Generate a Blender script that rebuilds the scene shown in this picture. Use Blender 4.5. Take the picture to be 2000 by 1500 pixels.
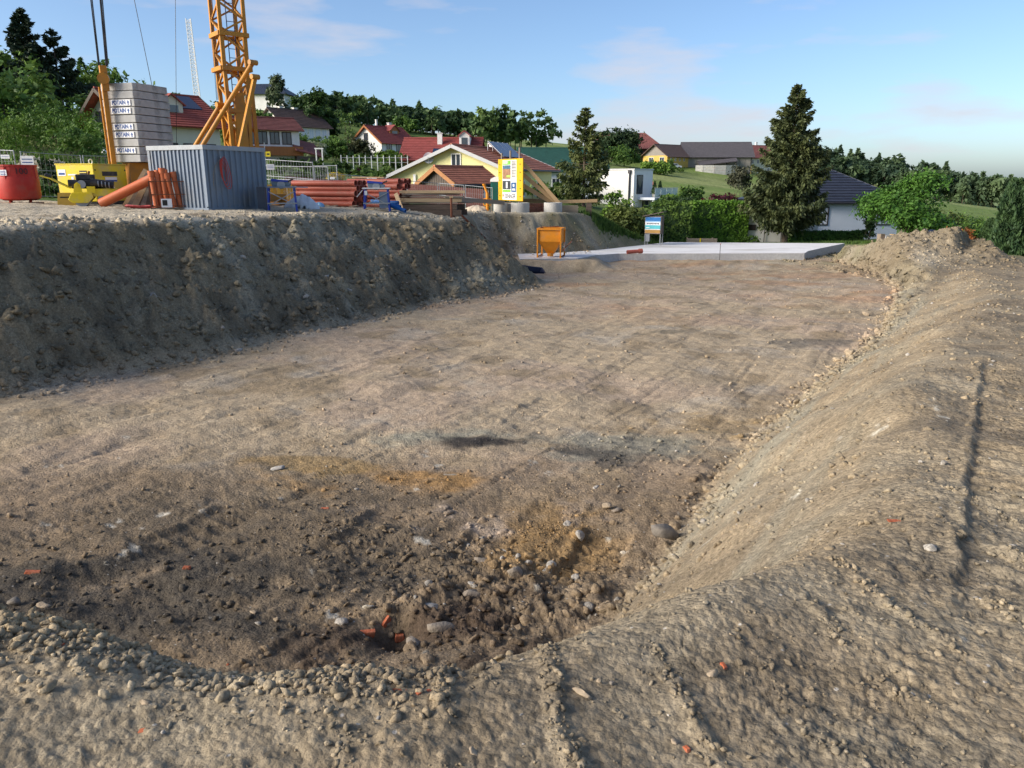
import bpy, math, random
import numpy as np
from mathutils import Vector, Matrix, Euler
random.seed(7)
R = math.radians
S = bpy.context.scene
for o in list(bpy.data.objects): bpy.data.objects.remove(o)

# ---------------------------------------------------------------- camera
EYE = 1.65; PITCH = R(14.93); FPX = 1500.0          # phone held at eye height, tilted down
cd = bpy.data.cameras.new('camera'); cam = bpy.data.objects.new('camera', cd)
S.collection.objects.link(cam)
cam.location = (0, 0, EYE); cam.rotation_euler = (math.pi/2-PITCH, 0, 0)
cd.sensor_width = 36; cd.lens = 36*FPX/2000; cd.clip_start = .05; cd.clip_end = 9000
S.camera = cam
# ---------------------------------------------------------------- sky and sun
SUN_EL = 22.0; az = R(252)        # low evening sun, far to the left and a little behind the camera; azimuth clockwise from +Y
TOSUN = Vector((math.sin(az)*math.cos(R(SUN_EL)), math.cos(az)*math.cos(R(SUN_EL)), math.sin(R(SUN_EL))))
W = bpy.data.worlds.new('World'); S.world = W; W.use_nodes = True
wt = W.node_tree; wt.nodes.clear()
wo = wt.nodes.new('ShaderNodeOutputWorld'); bg = wt.nodes.new('ShaderNodeBackground')
sk = wt.nodes.new('ShaderNodeTexSky'); sk.sky_type = 'NISHITA'; sk.sun_disc = False
sk.sun_elevation = R(SUN_EL); sk.sun_rotation = az; sk.altitude = 400; sk.air_density = .8; sk.dust_density = 1.7; sk.ozone_density = 3.0
bg.inputs['Strength'].default_value = .10
# thin evening cloud wisps, all round the sky
tc = wt.nodes.new('ShaderNodeTexCoord'); mp = wt.nodes.new('ShaderNodeMapping')
mp.inputs['Scale'].default_value = (2.1, 2.1, 10.0); mp.inputs['Location'].default_value = (2.69, 7.65, 4.05)
mp.inputs['Rotation'].default_value = (0, R(9), R(-11))
n1 = wt.nodes.new('ShaderNodeTexNoise'); n1.inputs['Scale'].default_value = 1.6; n1.inputs['Detail'].default_value = 7; n1.inputs['Roughness'].default_value = .52
cr = wt.nodes.new('ShaderNodeValToRGB'); cr.color_ramp.elements[0].position = .535; cr.color_ramp.elements[1].position = .73
cr.color_ramp.elements[1].color = (.95, .95, .95, 1)
mx = wt.nodes.new('ShaderNodeMix'); mx.data_type = 'RGBA'; mx.inputs[7].default_value = (3.5, 3.35, 3.6, 1)
wt.links.new(tc.outputs['Generated'], mp.inputs['Vector']); wt.links.new(mp.outputs[0], n1.inputs['Vector'])
wt.links.new(n1.outputs['Fac'], cr.inputs[0]); wt.links.new(cr.outputs[0], mx.inputs[0])
wt.links.new(sk.outputs[0], mx.inputs[6]); wt.links.new(mx.outputs[2], bg.inputs['Color']); wt.links.new(bg.outputs[0], wo.inputs[0])
sd = bpy.data.lights.new('sun', 'SUN'); sun = bpy.data.objects.new('sun', sd); S.collection.objects.link(sun)
sd.energy = 3.3; sd.angle = R(36); sd.color = (1, .91, .79)
sun.rotation_euler = (-TOSUN).to_track_quat('-Z', 'Y').to_euler()
S.view_settings.view_transform = 'Standard'; S.view_settings.look = 'None'
S.view_settings.exposure = 1.08; S.view_settings.gamma = 1; S.view_settings.use_curve_mapping = False
S.render.engine = 'CYCLES'; S.cycles.use_denoising = True; S.cycles.max_bounces = 5; S.cycles.transparent_max_bounces = 8
S.cycles.diffuse_bounces = 3; S.cycles.glossy_bounces = 2; S.cycles.transmission_bounces = 4; S.cycles.caustics_reflective = False; S.cycles.caustics_refractive = False

# ---------------------------------------------------------------- helpers
CT, ST = math.cos(PITCH), math.sin(PITCH)
def P(px, py, Y):                       # the point at depth Y (metres in front) that the photograph shows at a pixel
    u = (px-1000)/FPX; v = (750-py)/FPX; t = Y/(CT+v*ST)
    return Vector((u*t, Y, EYE+(v*CT-ST)*t))
def tag(o, label, cat=None, group=None, kind=None):
    o['label'] = label
    if cat: o['category'] = cat
    if group: o['group'] = group
    if kind: o['kind'] = kind
    return o
def empty(name, loc, rz=0, label=None, cat=None, group=None):
    o = bpy.data.objects.new(name, None); S.collection.objects.link(o); o.empty_display_size = .2
    o.location = loc; o.rotation_euler = (0, 0, rz)
    if label: tag(o, label, cat, group)
    return o
def mesh_obj(name, me, mat=None, parent=None):
    o = bpy.data.objects.new(name, me); S.collection.objects.link(o)
    if mat: me.materials.append(mat)
    if parent: o.parent = parent
    return o
def np_mesh(name, V, F, smooth=False):    # V (n,3), F (m,3|4)
    me = bpy.data.meshes.new(name); V = np.asarray(V, np.float32); F = np.asarray(F, np.int32); k = F.shape[1]
    me.vertices.add(len(V)); me.vertices.foreach_set('co', V.ravel())
    me.loops.add(F.size); me.loops.foreach_set('vertex_index', F.ravel())
    me.polygons.add(len(F)); me.polygons.foreach_set('loop_start', np.arange(0, F.size, k, dtype=np.int32))
    me.polygons.foreach_set('loop_total', np.full(len(F), k, np.int32))
    if smooth: me.polygons.foreach_set('use_smooth', np.ones(len(F), bool))
    me.update(calc_edges=True); me.validate(); return me
class MB:                                # collects shapes that become ONE mesh
    def __init__(s): s.v = []; s.f = []
    def add(s, vs, fs):
        n = len(s.v); s.v += [tuple(p) for p in vs]; s.f += [tuple(i+n for i in f) for f in fs]; return s
    def box(s, c, d, rz=0, rx=0, ry=0):
        m = Euler((rx, ry, rz)).to_matrix(); c = Vector(c); h = Vector(d)/2
        vs = [c+m@Vector((a*h.x, b*h.y, e*h.z)) for e in (-1, 1) for a, b in ((-1,-1),(1,-1),(1,1),(-1,1))]
        return s.add(vs, [(3,2,1,0),(4,5,6,7),(0,1,5,4),(1,2,6,5),(2,3,7,6),(3,0,4,7)])
    def b2(s, a, b): return s.box(((a[0]+b[0])/2,(a[1]+b[1])/2,(a[2]+b[2])/2), (abs(b[0]-a[0]),abs(b[1]-a[1]),abs(b[2]-a[2])))
    def bar(s, p, q, w, h=None, up=(0,0,1)):
        p = Vector(p); q = Vector(q); h = w if h is None else h; d = (q-p).normalized(); u = Vector(up)
        if abs(d.dot(u)) > .98: u = Vector((0,1,0)) if abs(d.y) < .9 else Vector((1,0,0))
        x = d.cross(u).normalized(); y = x.cross(d)
        vs = [b+x*(i*w/2)+y*(j*h/2) for b in (p, q) for i, j in ((-1,-1),(1,-1),(1,1),(-1,1))]
        return s.add(vs, [(0,1,2,3),(7,6,5,4),(4,5,1,0),(5,6,2,1),(6,7,3,2),(7,4,0,3)])
    def tube(s, p, q, r, r2=None, n=10, caps=True, hollow=0):
        p = Vector(p); q = Vector(q); r2 = r if r2 is None else r2; d = (q-p).normalized()
        u = Vector((0,0,1)) if abs(d.z) < .95 else Vector((1,0,0)); x = d.cross(u).normalized(); y = x.cross(d)
        ring = lambda c, rr: [c+x*(rr*math.cos(2*math.pi*i/n))+y*(rr*math.sin(2*math.pi*i/n)) for i in range(n)]
        vs = ring(p, r)+ring(q, r2); fs = [(i, (i+1)%n, n+(i+1)%n, n+i) for i in range(n)]
        if hollow:
            vs += ring(p, r*hollow)+ring(q, r2*hollow)
            fs += [(2*n+(i+1)%n, 2*n+i, 3*n+i, 3*n+(i+1)%n) for i in range(n)]
            fs += [((i+1)%n, i, 2*n+i, 2*n+(i+1)%n) for i in range(n)]+[(n+i, n+(i+1)%n, 3*n+(i+1)%n, 3*n+i) for i in range(n)]
        elif caps: fs += [tuple(reversed(range(n))), tuple(range(n, 2*n))]
        return s.add(vs, fs)
    def path(s, pts, r, n=6):
        for a, b in zip(pts, pts[1:]): s.tube(a, b, r, n=n)
        return s
    def lathe(s, prof, n=20, c=(0,0,0)):
        vs = [(c[0]+r*math.cos(2*math.pi*i/n), c[1]+r*math.sin(2*math.pi*i/n), c[2]+z) for r, z in prof for i in range(n)]
        fs = [(k*n+i, k*n+(i+1)%n, (k+1)*n+(i+1)%n, (k+1)*n+i) for k in range(len(prof)-1) for i in range(n)]
        return s.add(vs, fs+[tuple(reversed(range(n))), tuple(range((len(prof)-1)*n, len(prof)*n))])
    def prism(s, poly, ax, a, b):         # polygon in the plane across axis ax, from a to b along it
        n = len(poly); E = {'x': lambda p, t: (t, p[0], p[1]), 'y': lambda p, t: (p[0], t, p[1]), 'z': lambda p, t: (p[0], p[1], t)}[ax]
        vs = [E(p, a) for p in poly]+[E(p, b) for p in poly]
        fs = [(i, (i+1)%n, n+(i+1)%n, n+i) for i in range(n)]+[tuple(reversed(range(n))), tuple(range(n, 2*n))]
        return s.add(vs, fs)
    def slabq(s, q, t):                   # four corners, thickened by t along the normal
        q = [Vector(p) for p in q]; nn = (q[1]-q[0]).cross(q[3]-q[0]).normalized()*t
        return s.add(q+[p+nn for p in q], [(3,2,1,0),(4,5,6,7),(0,1,5,4),(1,2,6,5),(2,3,7,6),(3,0,4,7)])
    def build(s, name, mat, parent=None, smooth=False, label=None, bevel=0):
        me = bpy.data.meshes.new(name); me.from_pydata(s.v, [], s.f)
        import bmesh
        b = bmesh.new(); b.from_mesh(me); bmesh.ops.recalc_face_normals(b, faces=b.faces)
        b.to_mesh(me); b.free()
        if smooth:
            for p in me.polygons: p.use_smooth = True
            me.set_sharp_from_angle(angle=R(38))
        o = mesh_obj(name, me, mat, parent)
        if label: o['label'] = label
        if bevel:
            m = o.modifiers.new('bevel', 'BEVEL'); m.width = bevel; m.segments = 2; m.limit_method = 'ANGLE'
        return o
# ---- materials
MATS = {}
def mat(name, col, rough=.75, metal=0, var=.12, scale=6, bump=.0, bscale=40, dirt=None, dirt_amt=.35, spec=.35, coord='Object', alpha=None, trans=0, stretch=None):
    if name in MATS: return MATS[name]
    m = bpy.data.materials.new(name); m.use_nodes = True; t = m.node_tree; b = t.nodes['Principled BSDF']
    b.inputs['Roughness'].default_value = rough; b.inputs['Metallic'].default_value = metal; b.inputs['Specular IOR Level'].default_value = spec
    tcn = t.nodes.new('ShaderNodeTexCoord'); src = tcn.outputs[coord]
    if stretch:
        mpn = t.nodes.new('ShaderNodeMapping'); mpn.inputs['Scale'].default_value = stretch; t.links.new(src, mpn.inputs[0]); src = mpn.outputs[0]
    nz = t.nodes.new('ShaderNodeTexNoise'); nz.inputs['Scale'].default_value = scale; nz.inputs['Detail'].default_value = 6; nz.inputs['Roughness'].default_value = .6
    t.links.new(src, nz.inputs['Vector'])
    rp = t.nodes.new('ShaderNodeValToRGB'); rp.color_ramp.elements[0].position = .28; rp.color_ramp.elements[1].position = .72
    c = Vector(col[:3]); rp.color_ramp.elements[0].color = (*[max(0, k*(1-var)) for k in c], 1); rp.color_ramp.elements[1].color = (*[k*(1+var) for k in c], 1)
    t.links.new(nz.outputs['Fac'], rp.inputs[0]); out = rp.outputs[0]
    if dirt:
        n2 = t.nodes.new('ShaderNodeTexNoise'); n2.inputs['Scale'].default_value = scale*.45; n2.inputs['Detail'].default_value = 8; n2.inputs['Roughness'].default_value = .7
        t.links.new(src, n2.inputs['Vector'])
        r2 = t.nodes.new('ShaderNodeValToRGB'); r2.color_ramp.elements[0].position = .48; r2.color_ramp.elements[1].position = .68
        r2.color_ramp.elements[1].color = (dirt_amt,)*3+(1,)
        t.links.new(n2.outputs['Fac'], r2.inputs[0])
        mm = t.nodes.new('ShaderNodeMix'); mm.data_type = 'RGBA'; mm.inputs[7].default_value = (*dirt, 1)
        t.links.new(r2.outputs[0], mm.inputs[0]); t.links.new(out, mm.inputs[6]); out = mm.outputs[2]
    t.links.new(out, b.inputs['Base Color'])
    if bump:
        n3 = t.nodes.new('ShaderNodeTexNoise'); n3.inputs['Scale'].default_value = bscale; n3.inputs['Detail'].default_value = 5
        t.links.new(src, n3.inputs['Vector']); bp = t.nodes.new('ShaderNodeBump'); bp.inputs['Strength'].default_value = bump; bp.inputs['Distance'].default_value = .02
        t.links.new(n3.outputs['Fac'], bp.inputs['Height']); t.links.new(bp.outputs[0], b.inputs['Normal'])
    if trans: b.inputs['Transmission Weight'].default_value = trans
    if alpha is not None: b.inputs['Alpha'].default_value = alpha
    MATS[name] = m; return m
# ---------------------------------------------------------------- noise in numpy
def _h(ix, iy, seed):
    n = (ix.astype(np.int64)*374761393+iy.astype(np.int64)*668265263+seed*982451653) & 0x7fffffff
    n = ((n ^ (n >> 13))*1274126177) & 0x7fffffff
    return ((n ^ (n >> 16)) & 0xffff)/65535.0
def vn(x, y, seed=0):                    # value noise, -1..1
    ix = np.floor(x); iy = np.floor(y); fx = x-ix; fy = y-iy; ix = ix.astype(np.int64); iy = iy.astype(np.int64)
    fx = fx*fx*fx*(fx*(fx*6-15)+10); fy = fy*fy*fy*(fy*(fy*6-15)+10)
    a = _h(ix, iy, seed); b = _h(ix+1, iy, seed); c = _h(ix, iy+1, seed); d = _h(ix+1, iy+1, seed)
    return ((a+(b-a)*fx)*(1-fy)+(c+(d-c)*fx)*fy)*2-1
def fbm(x, y, o=4, seed=0, g=.5):
    s = 0; a = 1; t = 0
    for k in range(o):
        c, w = math.cos(.6*k+.3), math.sin(.6*k+.3)
        s = s+a*vn((x*c-y*w)*2**k+17.3*k, (x*w+y*c)*2**k-9.1*k, seed+k); t += a; a *= g
    return s/t
def cells(x, y, seed=0):                 # distance to the nearest jittered cell point, and that cell's random value
    ix = np.floor(x).astype(np.int64); iy = np.floor(y).astype(np.int64); best = np.full(x.shape, 9.0); rv = np.zeros(x.shape)
    for i in (-1, 0, 1):
        for j in (-1, 0, 1):
            cx = ix+i; cy = iy+j; px = cx+_h(cx, cy, seed); py = cy+_h(cx, cy, seed+5)
            d = (px-x)**2+(py-y)**2; m = d < best; best = np.where(m, d, best); rv = np.where(m, _h(cx, cy, seed+9), rv)
    return np.sqrt(best), rv
def plates(x, y, s, seed):               # cracked plates: each warped cell sits a little higher or lower than its neighbours
    c, v = cells(x*s+fbm(x*s*.9, y*s*.9, 2, seed+1)*.45, y*s+fbm(x*s*.9+7, y*s*.9, 2, seed+2)*.45, seed); return v-.5
def ss(a, b, t): t = np.clip((t-a)/(b-a), 0, 1); return t*t*(3-2*t)

# ---------------------------------------------------------------- the lie of the land
# heights surveyed at many spots (x, y, z), joined by a thin-plate surface; the pit is then dug into it
_anch = [(0,0,0),(-3,1,.02),(3,1,0),(0,2.6,0),(-2.2,2.5,.0),(2,3.2,-.05),(4,5.5,-.24),(11,14,-.9),(18,24,-1.65),(23,31,-2.25),(27,36,-2.35),(30,30,-2.5),(12,3,-.2),(25,10,-1.6),
 (-8,1,.3),(-15,4,.75),(-18,12,.75),(-30,5,2.2),(-28,22,1.6),(0,-6,.1),(-10,-10,.6),(12,-10,-.4),(-60,-15,7),(-60,20,7),(-95,40,15),(-150,20,24),(-160,140,22),(-80,-80,8),(0,-60,2),(60,-50,-4),
 (36,41,-4.6),(48,46,-7),(70,20,-8),(70,70,-9),(120,100,-11),(130,20,-12),(180,180,-14),(150,-80,-10),(0,-200,0),(-200,-150,30),(250,60,-18),(-260,300,24),(-120,260,20),(0,420,22),(320,330,-12),(-300,100,22),(-360,260,22),(-300,-60,24),(-420,20,24),(420,200,-20)]
_pix = [(200,245,115),(300,226,195),(430,218,240),(0,450,15.4),(200,434,18.2),(440,428,21.5),(640,424,24.5),(830,434,28.5),(40,398,29),(175,404,27.8),(350,409,26.8),(408,412,26),(545,412,28),(735,410,30.5),(850,416,34),(930,414,43.5),(1000,416,44.5),(1185,418,45),(1230,436,47),
 (1262,474,50),(100,386,37),(100,318,58),(300,305,62),(200,345,48),(560,330,80),(575,290,146),(500,380,45),(650,372,60),(525,216,190),(650,285,150),(750,312,156),(680,330,95),(860,345,108),(900,385,70),(800,392,58),(1100,405,58),(720,252,215),(860,262,230),(1000,288,215),
 (1045,297,240),(1300,327,232),(1400,332,232),(1200,312,250),(1440,348,222),(1350,392,118),(1330,362,165),(1260,402,92),(1140,400,64),(1060,385,90),(1640,470,60),(1530,476,54),(1400,476,56),(1300,474,54),(1760,474,52),(1700,478,48),
 (1900,402,290),(1820,398,320),(1700,362,370),(2000,398,400),(1990,500,44),(1890,470,60)]
_A = np.array([list(a) for a in _anch]+[list(P(*p)) for p in _pix])
def _tps_fit(A):
    n = len(A); X = A[:, :2]/50.0
    d2 = ((X[:, None]-X[None])**2).sum(2); K = np.where(d2 > 0, .5*d2*np.log(d2+1e-12), 0)+np.eye(n)*2e-4
    Pm = np.c_[np.ones(n), X]; M = np.block([[K, Pm], [Pm.T, np.zeros((3, 3))]])
    return X, np.linalg.solve(M, np.r_[A[:, 2], np.zeros(3)])
_X, _w = _tps_fit(_A)
def natural(x, y):
    x = np.asarray(x, float); y = np.asarray(y, float); xs = x.ravel()/50; ys = y.ravel()/50
    out = _w[-3]+_w[-2]*xs+_w[-1]*ys
    for (a, b), w in zip(_X, _w):
        d2 = (xs-a)**2+(ys-b)**2; out = out+w*.5*d2*np.log(d2+1e-12)
    out = out.reshape(x.shape); r = np.hypot(x, y); k = ss(430, 700, r)
    out = np.clip(out, -30, 70)*(1-k)+k*(-14)
    # spoil heap at the far end on the right
    prof = np.interp(x, [15.2, 17, 18.4, 20, 21.2, 22.2, 23.3], [0, .35, .72, 1.05, 1.32, 1.05, 0])
    out = out+prof*np.exp(-((y-37)/2.1)**2)
    return out
FOOT = [(-22,6.5),(-16,4.6),(-8,4.3),(-3,4.35),(-.5,4.5),(.45,5.1),(.95,5.95),(1.75,7.4),(2.75,9.4),(4.1,11.5),(6.1,14.6),(8.9,18.6),(11.6,23.4),(14.9,29.6),(17,36),(17.3,42),(21.5,48.4),(16,49.4),(9.6,49.2),(6.8,45.6),(4.6,43.2),(2.6,41.7),(-.9,40.6),(-1.6,38),(-1.0,35.4),(.5,33.6),(1.5,32),(1.2,30.6),
 (-.3,28.4),(-2.7,25.2),(-4.4,21.6),(-6.0,18.4),(-8.0,15.0),(-9.1,13.1),(-11.5,10.8),(-18,10)]
def foot_dist(x, y):                     # signed distance to the foot of the slopes, positive outside the pit floor
    d2 = np.full(x.shape, 1e9); ins = np.zeros(x.shape, bool); n = len(FOOT)
    for i in range(n):
        (ax, ay), (bx, by) = FOOT[i], FOOT[(i+1)%n]; ex, ey = bx-ax, by-ay
        t = np.clip(((x-ax)*ex+(y-ay)*ey)/(ex*ex+ey*ey), 0, 1); d2 = np.minimum(d2, (x-ax-t*ex)**2+(y-ay-t*ey)**2)
        c = ((ay > y) != (by > y)) & (x < ex*(y-ay)/(ey if ey else 1e-9)+ax); ins ^= c
    d = np.sqrt(d2); return np.where(ins, -d, d)
def floor_z(x, y): return EYE-(3.468+.022*y)
def side(x, y):                          # 0 on the near and left slopes, 1 on the right-hand slope
    return ss(-.4, 1.4, (x-.9)*.83-(y-6.2)*.56+1.0+np.clip(y-25, 0, 20)*.02)
def smin(a, b, k): h = np.clip(.5+.5*(b-a)/k, 0, 1); return b*(1-h)+a*h-k*h*(1-h)
def ground(x, y, full=False):
    x = np.atleast_1d(np.asarray(x, float)); y = np.atleast_1d(np.asarray(y, float))
    N = natural(x, y); F = floor_z(x, y); d = foot_dist(x, y); sd_ = side(x, y)
    tl = np.interp(y, [4, 8, 13, 18, 24, 28, 33, 40, 44, 50], [1.2, 1.1, 1.25, .95, .82, .72, .9, 1.7, 1.5, .55]); tr = np.interp(y, [3, 8, 18, 30, 40], [.95, .85, .48, .3, .25])
    w = fbm(x*.5, y*.5, 3, 11)*.35*ss(0, 1, d)
    rise = F+np.maximum(d+w, 0)*(tl*(1-sd_)+tr*sd_)
    H = np.where(d < 0, F, smin(np.maximum(N, F-.0), rise, .22))
    H = np.where(d > 9, N, H*(1-ss(7, 9, d))+N*ss(7, 9, d))
    fill = ss(37.7, 38.4, y-(x-1)*.1)*ss(5.2, 4.2, x)*ss(-2.2, -1.2, x)*(d < .6); H = np.maximum(H, H*(1-fill)+fill*(-2.24))
    H = H+.16*ss(38.5, 41.4, y)*ss(4, 6, x)*(d < 0)
    # shallow trench beside the concrete
    tr_ = ss(.75, .25, np.abs((y-37.1)-(x-1)*.13))*ss(-1.4, -.6, x)*ss(4.4, 3.4, x); H = H-.42*tr_
    return (H, d, sd_, N) if full else H
def gz(x, y): return float(ground(x, y)[0])
def G(px, py, Y, sink=0):               # stands on the ground at depth Y under that pixel column
    p = P(px, py, Y); return Vector((p.x, p.y, gz(p.x, p.y)-sink))

def detail(x, y, d, sd_, r, dep):        # fine relief of the soil, and colour zones; dep = depth below the undug surface
    z = np.zeros(x.shape); site = ss(62, 40, r)*ss(-40, -25, x)
    slopeL = ss(.0, .5, d)*ss(-.02, .35, dep)*(1-sd_)*ss(9, 11.5, y)*ss(46, 40, y); floor = ss(.3, -.2, d); right = sd_*ss(-.2, .6, d)
    near = ss(7, 3.5, y)*ss(-.6, .2, d)
    z += fbm(x*.9, y*.9, 2, 3)*.04*ss(100, 30, r)
    m = slopeL > .01                                     # cut face: spalls, clods, washed gullies
    if m.any():
        xx, yy, sl = x[m], y[m], slopeL[m]
        c1, v1 = cells(xx*1.7, yy*1.7, 21); c2, v2 = cells(xx*4.5, yy*4.5, 22); c3, v3 = cells(xx*9, yy*9, 23)
        z[m] += sl*(fbm(xx*1.3, yy*1.3, 4, 31)*.26+np.maximum(.55-c1, 0)*.30*(v1 > .5)+np.maximum(.5-c2, 0)*.22*(v2 > .35)+np.maximum(.5-c3, 0)*.12-.06+plates(xx, yy, 2.2, 311)*.16+plates(xx, yy, 6, 312)*.09)
    m = (near+right) > .01
    if m.any():
        xx, yy = x[m], y[m]; k = np.clip(near+right, 0, 1)[m]; q = np.clip(.35+fbm(xx*.8+4, yy*.8, 3, 41)*1.3, 0, 1)
        c1, v1 = cells(xx*9, yy*9, 42); c2, v2 = cells(xx*24, yy*24, 43)
        z[m] += k*(fbm(xx*2.2, yy*2.2, 3, 44)*.024+q*(np.maximum(.5-c1, 0)*.035*(v1 > .7)+np.maximum(.5-c2, 0)*.02*(v2 > .5))+fbm(xx*16, yy*16, 3, 45)*.006+(np.abs(fbm(xx*11+.3, yy*27, 3, 49))-.2)*.012*ss(-.2, .4, fbm(xx*1.7, yy*1.7, 2, 50)))
        z[m] += k*(plates(xx, yy, 5, 301)*.011*ss(-.1, .3, fbm(xx*1.1, yy*1.1, 2, 302)+.1)+plates(xx, yy*1.5, 15, 303)*.014*np.clip(q+.25, 0, 1)+plates(xx, yy, 42, 304)*.0065)*(1+.04*yy)*(.25+.85*ss(-.28, .38, fbm(xx*1.4+9, yy*1.4, 4, 305)))
        cr_ = np.abs(fbm(xx*3.1+fbm(xx*6, yy*6, 2, 47)*.25, yy*3.1, 3, 46)); z[m] -= k*ss(.022, .0, cr_)*.010*ss(-.1, .3, fbm(xx*.9, yy*.9, 2, 48))        # drying cracks
    # grouser bars pressed by the tracks in the foreground
    g = near*ss(-.6, .3, x+.3)+right*ss(9, 4, y)*.6
    bar = np.abs(((x*1.0+y*.18+fbm(x*1.5, y*1.5, 2, 51)*.10)*2.6) % 1-.5); z += g*ss(.14, .0, bar)*(.008+.022*np.maximum(0, fbm(x*9, y*9, 3, 52)))*ss(-.05, .45, fbm(x*1.3, y*1.3, 2, 53))
    # slumps and bucket scrapes on the right-hand bank
    m = right > .02
    if m.any(): xx, yy = x[m], y[m]; a, b = xx*.83-yy*.56, xx*.56+yy*.83; z[m] += right[m]*(fbm(xx*.8, yy*.8, 3, 351)*.06*ss(3, 5, yy)+plates(xx, yy, 3, 353)*.016*ss(3, 5, yy)-.02*ss(.06, .0, np.abs(fbm(a*2.4, b*.22, 2, 354)))*ss(2.4, .6, d[m]))
    # broken toe of the right-hand slope
    toe = sd_*np.exp(-((d+.02+fbm(x*1.1, y*1.1, 2, 331)*.18)/.20)**2)*ss(4.5, 6, y)*ss(34, 24, y)*np.clip(.35+fbm(x*1.6, y*1.6, 3, 332)*1.5, 0, 1.2)
    m = toe > .02
    if m.any(): z[m] += toe[m]*(.07+plates(x[m], y[m], 6, 333)*.10+plates(x[m], y[m], 14, 334)*.05)
    # one deep track edge on the right
    tx, ty = .528, .849; s = (x-2.12)*tx+(y-3.28)*ty; t = (x-2.12)*ty-(y-3.28)*tx
    k = ss(-.9, .0, s)*ss(7.5, 5.5, s)*ss(-.7, -.1, fbm(s*1.3, t*0+8, 2, 66)+.25); wv = fbm(s*4, t*0+2, 4, 61, .7)*.05
    tread = np.maximum(0, np.cos((s+t*.25+fbm(s*2, t*2, 2, 67)*.05)*2*math.pi/.22))**1.6*ss(-.5, .2, fbm(s*2.5, t*2.5, 2, 68)+.1)
    z += k*(-.030*ss(-.02, .02, t+wv)*ss(1.1, .5, t)+.022*np.exp(-((t+wv+.03)/.035)**2)*(.2+1.2*np.abs(fbm(s*9, t*9, 2, 62)))+.034*tread*ss(.0, .05, t+wv)*ss(.75, .35, t))
    # a track run into the near corner of the pit
    for (x0, y0, x1, y1) in ((-.15,5.6,2.3,10.6),(-2.4,6.0,.6,13.5),(-6.6,8.5,-1.4,21.0),(-1.5,5.7,1.2,10.4),(-4.4,6.2,-1.9,11.2)):
        L = math.hypot(x1-x0, y1-y0); a, b = (x1-x0)/L, (y1-y0)/L; s = (x-x0)*a+(y-y0)*b; t = (x-x0)*b-(y-y0)*a+fbm(s*1.1, t*0, 3, 63)*.14
        k = ss(0, .6, s)*ss(L, L-.8, s)*ss(.8, .1, d)*ss(-.25, .25, fbm(s*.9, t*0+5, 2, 65))*(.55 if L > 9 else 1); tread = np.maximum(0, np.cos((s)*2*math.pi/.2))**2
        z += k*(1.7 if x0 == -.15 else 1.0)*(-.035*ss(-.02, .04, t)*ss(.55, .48, t)+.045*np.exp(-((t+.05)/.05)**2)*(.3+fbm(s*7, t*7, 2, 64))+.026*tread*ss(.0, .06, t)*ss(.52, .42, t))
    # rotten hole and broken ground in the near corner
    hole = np.exp(-(((x+.95)/.20)**2+((y-5.72)/.22)**2)); z -= .26*hole*ss(.3, -.1, d-.4)
    brk = ss(1, .3, np.hypot((x+.1)/1.5, (y-6.3)/1.3))*ss(.3, -.1, d)
    m = brk > .02
    if m.any(): z[m] += brk[m]*(plates(x[m], y[m], 3.2, 341)*.07+plates(x[m], y[m], 8, 342)*.05+plates(x[m], y[m], 18, 343)*.03)
    # compacted floor with drag lines
    m = floor > .01
    if m.any():
        xx, yy, fl = x[m], y[m], floor[m]; a = xx*.86-yy*.50; b = xx*.5+yy*.86
        rough = np.clip(.2+.4*ss(11, 6.5, yy)+.35*fbm(xx*.6, yy*.6, 3, 71), .1, .9)
        c1, v1 = cells(xx*6, yy*6, 72); c2, v2 = cells(xx*14, yy*14, 73)
        z[m] += fl*(fbm(a*2.5, b*.35, 4, 74)*.035+fbm(xx*5, yy*5, 3, 75)*.018+rough*(np.maximum(.45-c1, 0)*.06*(v1 > .8)+np.maximum(.5-c2, 0)*.028*(v2 > .62)+fbm(xx*9, yy*9, 3, 78)*.016)+fbm(xx*.45, yy*.45, 2, 76)*.08)
        z[m] += fl*(plates(xx, yy, 4, 321)*.014+plates(xx, yy, 13, 322)*.012*np.clip(rough, .3, 1)+.022*ss(.05, .0, np.abs(fbm(a*1.6, b*.10, 2, 323)))*ss(-.3, .3, fbm(xx*.8, yy*.8, 2, 324))-.02*ss(.04, .0, np.abs(fbm(a*2.3+3, b*.08, 2, 325))))
        z[m] += fl*(ss(9, 6, yy)*(fbm(xx*1.6, yy*1.6, 3, 77)*.08))
    # berm of crumbs along the near edge
    bm = np.exp(-((d-1.55)/.38)**2)*ss(-.1, -.7, x)*ss(7, 4, y)
    m = bm > .01
    if m.any():
        xx, yy = x[m], y[m]; c1, v1 = cells(xx*11, yy*11, 81); c2, v2 = cells(xx*22, yy*22, 82)
        z[m] += bm[m]*(.05+.05*fbm(xx*2.3, yy*2.3, 2, 83)+np.maximum(.55-c1, 0)*.10*(v1 > .3)+np.maximum(.5-c2, 0)*.05)
    # heap and pad: lumpy
    hp = np.exp(-((y-37)/3)**2)*ss(14.5, 16.5, x)*ss(24, 23, x); pad = ss(.14, .02, dep)*ss(.8, 1.6, d)*(1-sd_)*site*ss(8, 12, y)
    m = (hp+pad) > .01
    if m.any():
        xx, yy = x[m], y[m]; c1, v1 = cells(xx*2.6, yy*2.6, 91); c2, v2 = cells(xx*6, yy*6, 92)
        z[m] += hp[m]*(np.maximum(.55-c1, 0)*.35*(v1 > .6)+np.maximum(.5-c2, 0)*.14+fbm(xx*1.5, yy*1.5, 4, 93)*.22)+pad[m]*(np.maximum(.5-c2, 0)*.07+fbm(xx*2, yy*2, 3, 94)*.035)
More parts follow.
